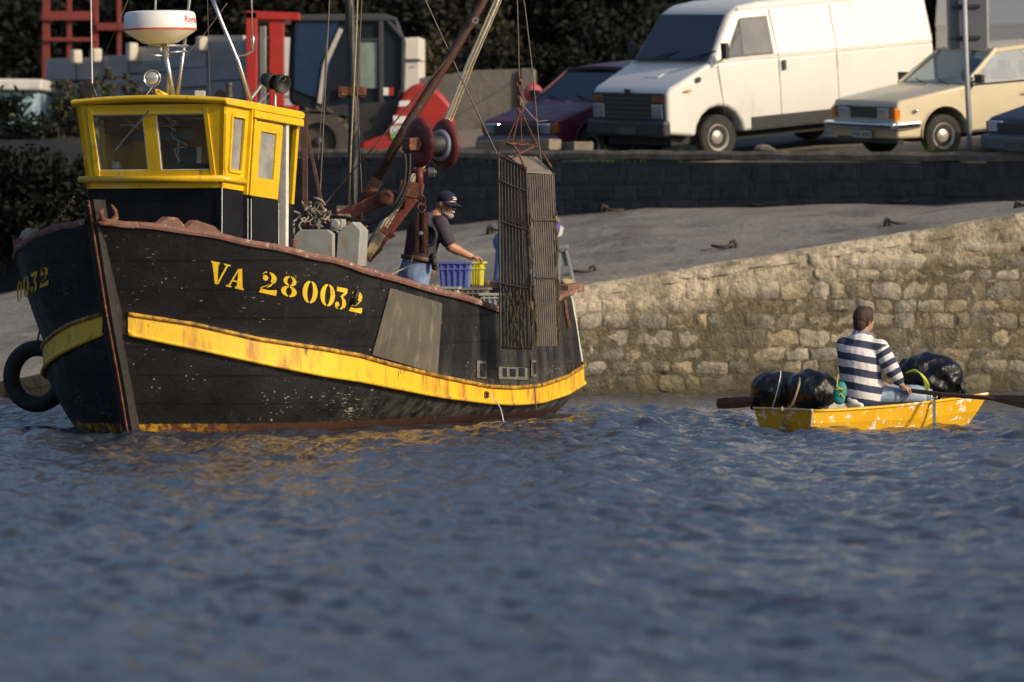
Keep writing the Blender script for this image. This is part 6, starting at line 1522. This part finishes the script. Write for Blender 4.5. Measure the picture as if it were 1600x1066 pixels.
slab([(624, 158), (641, 157), (640, 165), (623, 167)], -.375, -.34, 'cover_label', 'white', .0, hood); slab([(614, 181), (636, 182), (634, 192), (616, 194)], -.375, -.34, 'cover_label', 'white', .0, hood)
M['gi_green'] = pm('sticker_green', (.20, .42, .10)); slab([(610, 197), (640, 197), (638, 208), (610, 208)], -.374, -.35, 'maker_sticker', 'white', 0, hood); slab([(610, 208.5), (638, 208.5), (637, 217), (611, 217)], -.374, -.35, 'maker_sticker', 'gi_green', 0, hood)
vs, fs = text_geo('GI', .125); o_ = F_(612, 207.5, -.378); MB().add([o_ + Vector((p.x, 0, p.y)) for p in vs], fs).build('sticker_letters', 'wh_black', hood)
slab([(455, 24), (600, 22), (622, 30), (632, 60), (630, 145), (600, 215), (560, 226), (470, 172), (452, 160), (450, 120)], .0, 1.2, 'cab', 'cab_glass', .05)
cab = fk
slab([(462, 30), (530, 30), (505, 158), (460, 140)], -.03, .0, 'front_side_window', 'cab_blue', 0)
M['cab_frame'] = pm('cab_frame', (.05, .055, .06), (.04, .045, .05), 4, .5); M['pale_metal'] = pm('pale_metal', (.50, .48, .44), (.42, .40, .37), 5, .5)
def fbar(a, b_, w, mat, name='cab_pillar', d=-.04): return MB().bar(F_(*a, d), F_(*b_, d), w, .05, Vector((0, 1, 0))).build(name, mat, fk, bevel=.008)
fbar((533, 45), (508, 100), .07, 'pale_metal'); fbar((508, 100), (499, 162), .07, 'pale_metal'); fbar((595, 30), (596, 205), .07, 'cab_frame'); fbar((600, 26), (630, 60), .05, 'cab_frame'); fbar((630, 58), (629, 140), .05, 'cab_frame'); fbar((628, 140), (600, 205), .05, 'cab_frame'); fbar((558, 40), (558, 195), .05, 'cab_frame')
fbar((560, 62), (594, 62), .03, 'cab_frame', 'door_frame')
M['cab_pale'] = pm('cab_pale_green', (.25, .32, .28), (.14, .19, .17), 3, .3); slab([(562, 64), (590, 64), (589, 138), (562, 138)], -.02, .0, 'door_window', 'cab_pale', 0)
slab([(455, 23), (600, 21), (620, 28), (620, 33), (455, 33)], -.08, 1.3, 'cab_roof', 'cab_frame', .02)
slab([(599, 137), (607, 137), (607, 149), (599, 149)], -.06, -.035, 'flag_sticker', 'white', 0); slab([(607.3, 137), (615, 137), (615, 149), (607.3, 149)], -.06, -.035, 'flag_sticker', 'red_machine', 0)
for x in (529, 562): slab([(x, 136), (x + 9, 136), (x + 9, 152), (x, 152)], -.09, -.03, 'door_hinge', 'rust', .005)
def bigwheel(px, py, r, d):
    c = F_(px, py, d); o = MB().lathe(c, (0, -1, 0), [(-.2, r * .5), (-.2, r * .9), (-.14, r), (.14, r), (.2, r * .9), (.2, r * .55), (.10, r * .5)], 36).build('wheel', 'dusty_tyre', fk, smooth=True); smooth_by(o, 40)
    mb = MB()
    for k in range(20):
        a = 2 * math.pi * k / 20; dv = Vector((math.cos(a), 0, math.sin(a))); mb.bar(c + dv * r * .99 + Vector((0, -.2, 0)), c + Vector((math.cos(a + .12), 0, math.sin(a + .12))) * r * 1.0 + Vector((0, .0, 0)), .05, .05, dv)
    mb.build('tread_lug', 'dusty_tyre', o); MB().lathe(c, (0, -1, 0), [(-.1, r * .5), (.11, r * .52), (.12, r * .45), (.06, r * .4), (.07, r * .15), (.14, r * .12), (.14, .01)], 24).build('rim', 'dark_steel', o, smooth=True)
bigwheel(497, 222, .52, -.25); bigwheel(650, 235, .38, -.1)
MB().bar(F_(470, 175, -.2), F_(545, 180, -.2), .5, .04).build('mudguard', 'interior_dark', fk)
# pale cabinet behind it
M['cabinet'] = pm('pale_cabinet', (.66, .62, .55), (.58, .55, .5), 3, .5)
cb = P(638, 232, 81.5)
ct = thing('storage_cabinet', cb, 'pale upright metal cabinet standing directly behind the red forklift', 'cabinet')
def slabY(pts, Y0, Y1, name, mat, par, bevel=0):
    a = [P(x, y, Y0) for x, y in pts]; b_ = [q + Vector((.1 * (Y1 - Y0), Y1 - Y0, 0)) for q in a]; n_ = len(a)
    return MB().add(a + b_, [tuple(range(n_)), tuple(reversed(range(n_, 2 * n_)))] + [(i, (i + 1) % n_, n_ + (i + 1) % n_, n_ + i) for i in range(n_)]).build(name, mat, par, bevel=bevel)
slabY([(621, 60), (655, 58), (655, 232), (621, 232)], 81.5, 82.3, 'cabinet_body', 'cabinet', ct, .01); slabY([(620, 92), (656, 92), (656, 95), (620, 95)], 81.46, 81.5, 'cabinet_seam', 'groove', ct); MB().bar(P(655, 96, 81.4), P(663, 96, 81.4), .02, .02).build('handle', 'plastic', ct)
# ---- signboard on a post
sp_ = P(1514, 235, 67.3); sg = thing('signboard', sp_, 'large sign seen from its dark back on a galvanised post beside the beige saloon', 'sign')
M['sign_back'] = pm('sign_back', (.10, .11, .13), (.075, .082, .10), 3, .6); M['post'] = pm('galvanised_post', (.42, .44, .46), (.34, .36, .38), 6, .5)
MB().tube([P(1506, -30, 67.3), P(1509, 80, 67.3), P(1516, 246, 67.3)], .033, 12).build('post', 'post', sg, smooth=True)
slabY([(1479, -40), (1541, -40), (1543, 74), (1482, 78)], 67.38, 67.41, 'sign_panel', 'sign_back', sg, .004)
for y in (7, 56): slabY([(1490, y), (1532, y), (1532, y + 5), (1490, y + 5)], 67.34, 67.375, 'bracket', 'plastic', sg)
for x in (1479.5, 1541.5): MB().bar(P(x, -40, 67.4), P(x + 1.5, 75, 67.4), .02, .04).build('sign_edge', 'pale_metal', sg)

# ---- precast concrete panel wall
M['precast'] = pm('precast_concrete', (.30, .31, .33), (.23, .24, .26), 2, .9, bump=.01, bscale=10, rnd=.08, stains=(((.14, .14, .15), 3, .6, .15, (1, 1, .3)),)); M['pale_cap'] = pm('pale_cap', (.62, .56, .45), (.5, .46, .38), 5, .8)
pw = thing('precast_wall', P(250, 240, 86), 'stepped grey precast concrete panel wall behind the wheelhouse on the quay', 'wall')
Wa = P(66, 200, 89); Wb = P(440, 200, 84)
def wq(px, py):
    t = (px - 66) / (440 - 66); return P(px, py, 89 + (84 - 89) * t)
thk = Vector((.25, .35, 0))
def pn(x0, x1, y0a, y0b, y1a, y1b, mat='precast', name='panel'):
    a = [wq(x0, y1a), wq(x1, y1b), wq(x1, y0b), wq(x0, y0a)]; b_ = [q + thk for q in a]; jj = Vector((random.uniform(-.02, .02), random.uniform(-.05, .03), 0)); a = [q + jj for q in a]
    MB().add(a + b_, [(0, 1, 2, 3), (7, 6, 5, 4), (0, 4, 5, 1), (1, 5, 6, 2), (2, 6, 7, 3), (3, 7, 4, 0)]).build(name, mat, pw, bevel=.015)
xs = [70, 118, 160, 200, 262, 322, 380, 440]
tops = [86, 86, 84, 78, 72, 64, 62]
for i in range(7):
    x0, x1 = xs[i] + .8, xs[i + 1] - .8; tp0 = tops[i]
    js = [tp0, tp0 + 36, tp0 + 68, tp0 + 100, tp0 + 150]
    for j in range(4):
        f = lambda x, y: y + (250 - x) * .055 * (.5 if j == 0 else 1) 
        pn(x0, x1, f(x0, js[j]) + 1, f(x1, js[j]) + 1, f(x0, js[j + 1]) - 1, f(x1, js[j + 1]) - 1)
for x, y0, y1 in ((120, 74, 100), (151, 72, 98), (207, 62, 96), (316, 54, 80)): 
    c = wq(x, y1) - Vector((0, .15, 0)); hgt = (y1 - y0) / 8000 * 86
    MB().box(c + Vector((0, 0, hgt * .42)), (.17, .17, hgt * .84), Matrix.Rotation(.5, 3, 'Z')).build('post_cap', 'pale_cap', pw, bevel=.03)
for x0, x1, y0, y1 in ((207, 250, 74, 96), (322, 378, 56, 66)): pn(x0, x1, y0, y0, y1, y1, 'pale_cap', 'pale_block')
# ---- red steel frame
M['red_oxide'] = pm('red_oxide', (.20, .030, .025), (.15, .025, .02), 4, .7)
rf_ = thing('steel_frame', P(110, 240, 91), 'red painted steel gantry frame standing behind the concrete wall at upper left', 'steel frame')
for x, w in ((72, .13), (108, .09), (148, .13), (186, .08)): MB().bar(P(x, -60, 91), P(x, 240, 91), w, w, Vector((0, 1, 0))).build('post', 'red_oxide', rf_, bevel=.01)
for x0, x1, y, h in ((66, 152, 25, .16), (66, 152, -20, .1), (150, 196, 42, .13), (66, 150, 62, .07)): MB().bar(P(x0, y, 90.9), P(x1, y, 90.9), .08, h).build('beam', 'red_oxide', rf_, bevel=.01)
# ---- pale blue boat hull ashore at far left
M['pale_blue'] = pm('pale_blue_paint', (.28, .42, .50), (.24, .37, .45), 3, .5)
bl = thing('stored_boat', P(20, 215, 88), 'pale blue boat with a white gunwale stored ashore at the upper left edge', 'boat')
slabY([(-80, 140), (60, 142), (56, 175), (48, 205), (-80, 212)], 87.5, 89, 'hull', 'pale_blue', bl, .08); slabY([(-82, 122), (66, 124), (64, 141), (-82, 139)], 87.3, 89.2, 'gunwale', 'white_post', bl, .03)
MB().ell(P(17, 176, 87.4), (.05, .04, .06)).build('yellow_marker', 'yellow_rope', bl, smooth=True)
# ---- low grey wall with a red buoy
lw = thing('low_wall', P(770, 230, 80), 'low grey concrete wall behind the boom and the maroon hatchback', 'wall')
M['low_wall'] = pm('low_wall_concrete', (.15, .14, .12), (.10, .095, .085), 1.5, .95, bump=.02, bscale=8)
slabY([(655, 122), (700, 116), (740, 110), (812, 108), (812, 240), (655, 240)], 80.6, 80.9, 'wall_body', 'low_wall', lw, .02); slabY([(813, 107), (834, 107), (834, 240), (813, 240)], 80.5, 80.95, 'end_pillar', 'pale_cap2', lw, .02) if 'pale_cap2' in M else slabY([(813, 107), (834, 107), (834, 240), (813, 240)], 80.5, 80.95, 'end_pillar', 'low_wall', lw, .02)
M['buoy_red'] = pm('buoy_pink', (.50, .10, .09), (.42, .08, .08), 4, .5)
by = thing('mooring_buoy', P(833, 160, 77), 'round faded red buoy hanging by the grey wall above the maroon hatchback', 'buoy')
MB().ell(P(833, 146, 77), .145, n=24, m=16).build('float', 'buoy_red', by, smooth=True); MB().lathe(P(833, 133, 77), (0, 0, 1), [(0, .04), (.04, .035), (.05, .015)], 12).build('float_eye', 'buoy_red', by)
MB().tube([P(833, 131, 77), P(834, 110, 80.4)], .01, 5).build('buoy_line', 'rope', by)
# ---- timber baulks along the quay edge
M['timber'] = pm('grey_timber', (.24, .20, .15), (.16, .13, .10), 5, .9, bump=.01, bscale=20, stretch=(.3, 1, 1))
for x0, x1, y, Y, lb in ((752, 868, 222, 70.6, 'long weathered timber baulk lying on the quay edge in front of the maroon hatchback'), (870, 912, 226, 70.6, 'short sunlit timber block beside the long baulk in front of the maroon hatchback')):
    a = P(x0, y + 12, Y + .25); t = thing('timber_baulk', a, lb, 'timber', 'timber baulks on the quay'); MB().bar(P(x0, y + 7, Y + .2), P(x1, y + 4, Y - .5), .3, .15).build('baulk', 'timber', t, bevel=.012)
# ---- rubble bits on the coping
for px, py, Y, s, lb in ((1192, 232, 68.2, .08, 'pale stone lump on the quay coping below the white van'), (1590, 232, 66.2, .06, 'small pale stone on the coping at the far right below the dark blue car')):
    t = thing('loose_stone', P(px, py + 5, Y), lb, 'stone'); mb = MB(); mb.ell(P(px, py, Y), (s * 1.6, s, s * .7), None, 7, 5); mb.ell(P(px + 12, py + 3, Y), (s, s, s * .5), None, 6, 4); mb.build('rock', 'coping', t)

# ================================================================ VEGETATION
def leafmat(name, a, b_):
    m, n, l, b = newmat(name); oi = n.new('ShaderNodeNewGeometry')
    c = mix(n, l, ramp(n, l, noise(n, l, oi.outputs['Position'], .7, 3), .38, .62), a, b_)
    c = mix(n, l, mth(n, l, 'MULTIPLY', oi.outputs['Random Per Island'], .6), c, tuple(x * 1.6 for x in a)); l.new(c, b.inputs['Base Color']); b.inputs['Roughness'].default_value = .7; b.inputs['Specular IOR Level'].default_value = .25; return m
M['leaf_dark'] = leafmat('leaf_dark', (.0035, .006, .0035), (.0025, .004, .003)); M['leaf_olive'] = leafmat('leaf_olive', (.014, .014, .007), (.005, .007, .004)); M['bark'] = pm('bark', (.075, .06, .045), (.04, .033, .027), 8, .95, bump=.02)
M['leaf_brown'] = leafmat('leaf_brown', (.06, .045, .022), (.016, .018, .009)); M['dry_grass'] = leafmat('dry_grass', (.06, .06, .03), (.028, .036, .018))
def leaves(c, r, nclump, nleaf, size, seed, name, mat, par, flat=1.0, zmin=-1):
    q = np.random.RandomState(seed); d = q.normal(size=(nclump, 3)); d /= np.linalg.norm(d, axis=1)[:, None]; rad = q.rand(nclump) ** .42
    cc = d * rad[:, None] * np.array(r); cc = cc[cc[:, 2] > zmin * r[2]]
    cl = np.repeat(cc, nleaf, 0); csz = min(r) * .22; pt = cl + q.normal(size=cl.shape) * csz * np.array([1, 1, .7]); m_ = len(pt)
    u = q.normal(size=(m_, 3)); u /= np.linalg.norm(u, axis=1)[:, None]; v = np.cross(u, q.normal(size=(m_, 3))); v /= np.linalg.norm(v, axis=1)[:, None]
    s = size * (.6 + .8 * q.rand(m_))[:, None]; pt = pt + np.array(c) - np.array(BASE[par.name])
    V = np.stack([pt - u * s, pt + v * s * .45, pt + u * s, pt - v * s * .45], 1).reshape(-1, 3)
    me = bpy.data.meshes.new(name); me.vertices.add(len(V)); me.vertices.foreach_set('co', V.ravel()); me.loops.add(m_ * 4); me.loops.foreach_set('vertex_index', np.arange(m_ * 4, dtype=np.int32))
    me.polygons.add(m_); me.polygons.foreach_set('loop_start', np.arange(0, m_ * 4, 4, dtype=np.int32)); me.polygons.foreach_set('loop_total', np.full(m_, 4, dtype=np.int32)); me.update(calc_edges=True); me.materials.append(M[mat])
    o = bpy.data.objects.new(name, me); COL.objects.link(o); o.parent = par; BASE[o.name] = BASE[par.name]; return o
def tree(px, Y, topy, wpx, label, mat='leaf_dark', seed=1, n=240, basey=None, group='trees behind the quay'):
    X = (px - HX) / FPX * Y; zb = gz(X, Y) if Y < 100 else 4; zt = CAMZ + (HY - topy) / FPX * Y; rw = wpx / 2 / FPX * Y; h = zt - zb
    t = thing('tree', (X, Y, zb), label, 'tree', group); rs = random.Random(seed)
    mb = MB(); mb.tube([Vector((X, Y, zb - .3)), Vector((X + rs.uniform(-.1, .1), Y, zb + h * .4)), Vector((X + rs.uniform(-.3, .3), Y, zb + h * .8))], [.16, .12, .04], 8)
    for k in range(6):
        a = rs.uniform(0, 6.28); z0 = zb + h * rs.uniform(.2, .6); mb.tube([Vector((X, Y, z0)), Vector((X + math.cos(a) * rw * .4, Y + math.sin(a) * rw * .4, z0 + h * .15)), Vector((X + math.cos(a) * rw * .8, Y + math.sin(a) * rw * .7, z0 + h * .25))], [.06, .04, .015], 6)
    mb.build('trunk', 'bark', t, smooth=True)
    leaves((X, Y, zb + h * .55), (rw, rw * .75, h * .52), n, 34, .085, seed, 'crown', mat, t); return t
TR = [(-40, 95, -60, 330, 'dark evergreen tree behind the pale blue stored boat, leftmost in the picture', 'leaf_dark'),
      (130, 97, -80, 300, 'dark tree seen through the red steel frame', 'leaf_dark'),
      (300, 95, -50, 280, 'dark leafy tree behind the radar dome and the concrete panel wall', 'leaf_dark'),
      (455, 94, -60, 260, 'dark tree behind the red forklift mast', 'leaf_olive'),
      (590, 96, -90, 280, 'dark tree rising behind the forklift cab', 'leaf_dark'),
      (700, 91, -10, 200, 'olive toned bushy tree behind the pale cabinet and the boom', 'leaf_olive'),
      (800, 94, -70, 260, 'dark tree behind the lifting wires of the dredge cage', 'leaf_dark'),
      (935, 92, -60, 250, 'dark tree directly behind the maroon hatchback', 'leaf_dark'),
      (1060, 95, -110, 260, 'tall dark tree behind the front of the white van', 'leaf_olive'),
      (1230, 96, -120, 330, 'dark tree hidden behind the roof of the white van', 'leaf_dark'),
      (1450, 97, -120, 340, 'dark tree behind the white van and the signboard', 'leaf_dark'),
      (1650, 96, -120, 320, 'dark tree at the far right behind the second white van', 'leaf_dark')]
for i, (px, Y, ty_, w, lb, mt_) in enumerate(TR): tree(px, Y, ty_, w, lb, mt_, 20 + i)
# lower growth that fills between the trunks
for i, (px, Y, topy, w, lb, mt_) in enumerate([(5, 71.6, 225, 150, 'dark low bush at the left picture edge just above the shaded bow', 'leaf_dark'), (75, 71.2, 235, 140, 'dark bush on the earth bank immediately left of the wheelhouse', 'leaf_dark'), (120, 71.8, 235, 110, 'dark bush half hidden behind the lower left corner of the wheelhouse', 'leaf_dark'), (-10, 82, 150, 150, 'dark shrub below the pale blue stored boat', 'leaf_dark'), (60, 79, 185, 150, 'dark shrub at the left end of the concrete panel wall', 'leaf_dark'), (110, 77.5, 205, 120, 'olive shrub in front of the concrete panel wall left of the wheelhouse', 'leaf_olive'), (20, 76.5, 235, 170, 'low dark shrub on the earth bank by the bow of the fishing boat', 'leaf_dark'),
        (680, 88, 60, 120, 'brownish shrub between the pale cabinet and the low grey wall', 'leaf_brown'), (770, 86, 60, 150, 'dark shrub above the low grey wall', 'leaf_olive'), (870, 86, 70, 140, 'dark shrub behind the red buoy', 'leaf_dark'), (960, 90, 20, 160, 'dark shrub behind the windscreen of the maroon hatchback', 'leaf_dark')]):
    X = (px - HX) / FPX * Y; zt = CAMZ + (HY - topy) / FPX * Y; zb = min(zt - .6, gz(X, Y) if px > 150 else (1.5 if Y < 73 else 2.0 + (Y - 74) * .12)); rw = w / 2 / FPX * Y; h = zt - zb
    t = thing('shrub', (X, Y, zb), lb, 'shrub', 'shrubs on the quay and bank'); mb = MB()
    for k in range(5): mb.tube([Vector((X, Y, zb - .1)), Vector((X + rw * (k - 2) * .2, Y, zb + h * .5))], .02, 5)
    mb.build('stem', 'bark', t); leaves((X, Y, zb + h * .5), (rw, rw * .7, h * .52), 90, 34, .06, 60 + i, 'foliage', mt_, t)
# tall weeds against the panel wall
WL = ['bushy weed at the left end of the panel wall, leftmost tall weed', 'spindly weed directly left of the whip antenna on the wheelhouse roof', 'tallest pale weed rising against the panel wall left of the radar dome', 'thin weed against the panel wall beside the searchlight', 'low weed showing above the left corner of the wheelhouse roof']
for i, (px, py0, py1, Y) in enumerate([(100, 120, 215, 80), (132, 130, 215, 80), (165, 105, 210, 81), (205, 120, 200, 82), (118, 150, 230, 79)]):
    X = (px - HX) / FPX * Y; zt = CAMZ + (HY - py0) / FPX * Y; zb = CAMZ + (HY - py1) / FPX * Y; t = thing('tall_weed', (X, Y, zb), WL[i], 'weed', 'tall weeds in front of the panel wall'); mb = MB()
    for k in range(7): mb.tube([Vector((X + k * .02 - .06, Y, zb - .2)), Vector((X + (k - 3) * .05, Y, zb + (zt - zb) * .6)), Vector((X + (k - 3) * .06, Y, zt - .05 * k))], [.012, .008, .004], 4)
    mb.build('stem', 'dry_grass', t); leaves((X, Y, (zt + zb) / 2), (.18, .15, (zt - zb) * .55), 50, 14, .045, 90 + i, 'foliage', 'dry_grass', t)
# grass tufts along the quay edge
mb = MB(); rs = random.Random(5)
for (pa, pb_, nn_) in ((1440, 1500, 130), (900, 1010, 60), (1545, 1600, 50), (940, 960, 30), (1060, 1100, 30)):
    for k in range(nn_):
        px = rs.uniform(pa, pb_); Y = WALLY((px - HX) / FPX * 68) + rs.uniform(.3, .8); X = (px - HX) / FPX * Y; z0 = gz(X, Y) - .02; h = rs.uniform(.15, .42); dx = rs.uniform(-.08, .08)
        mb.add([(X - .008, Y, z0), (X + .008, Y, z0), (X + dx + .003, Y + rs.uniform(-.05, .05), z0 + h)], [(0, 1, 2)])
M['grass'] = leafmat('grass', (.05, .08, .02), (.03, .05, .015)); o = mb.build('grass_tufts', 'grass'); tag(o, 'green grass tufts growing along the quay edge behind the dark wall', 'grass', kind='stuff')
# weed and litter at the water line: none floats in the picture
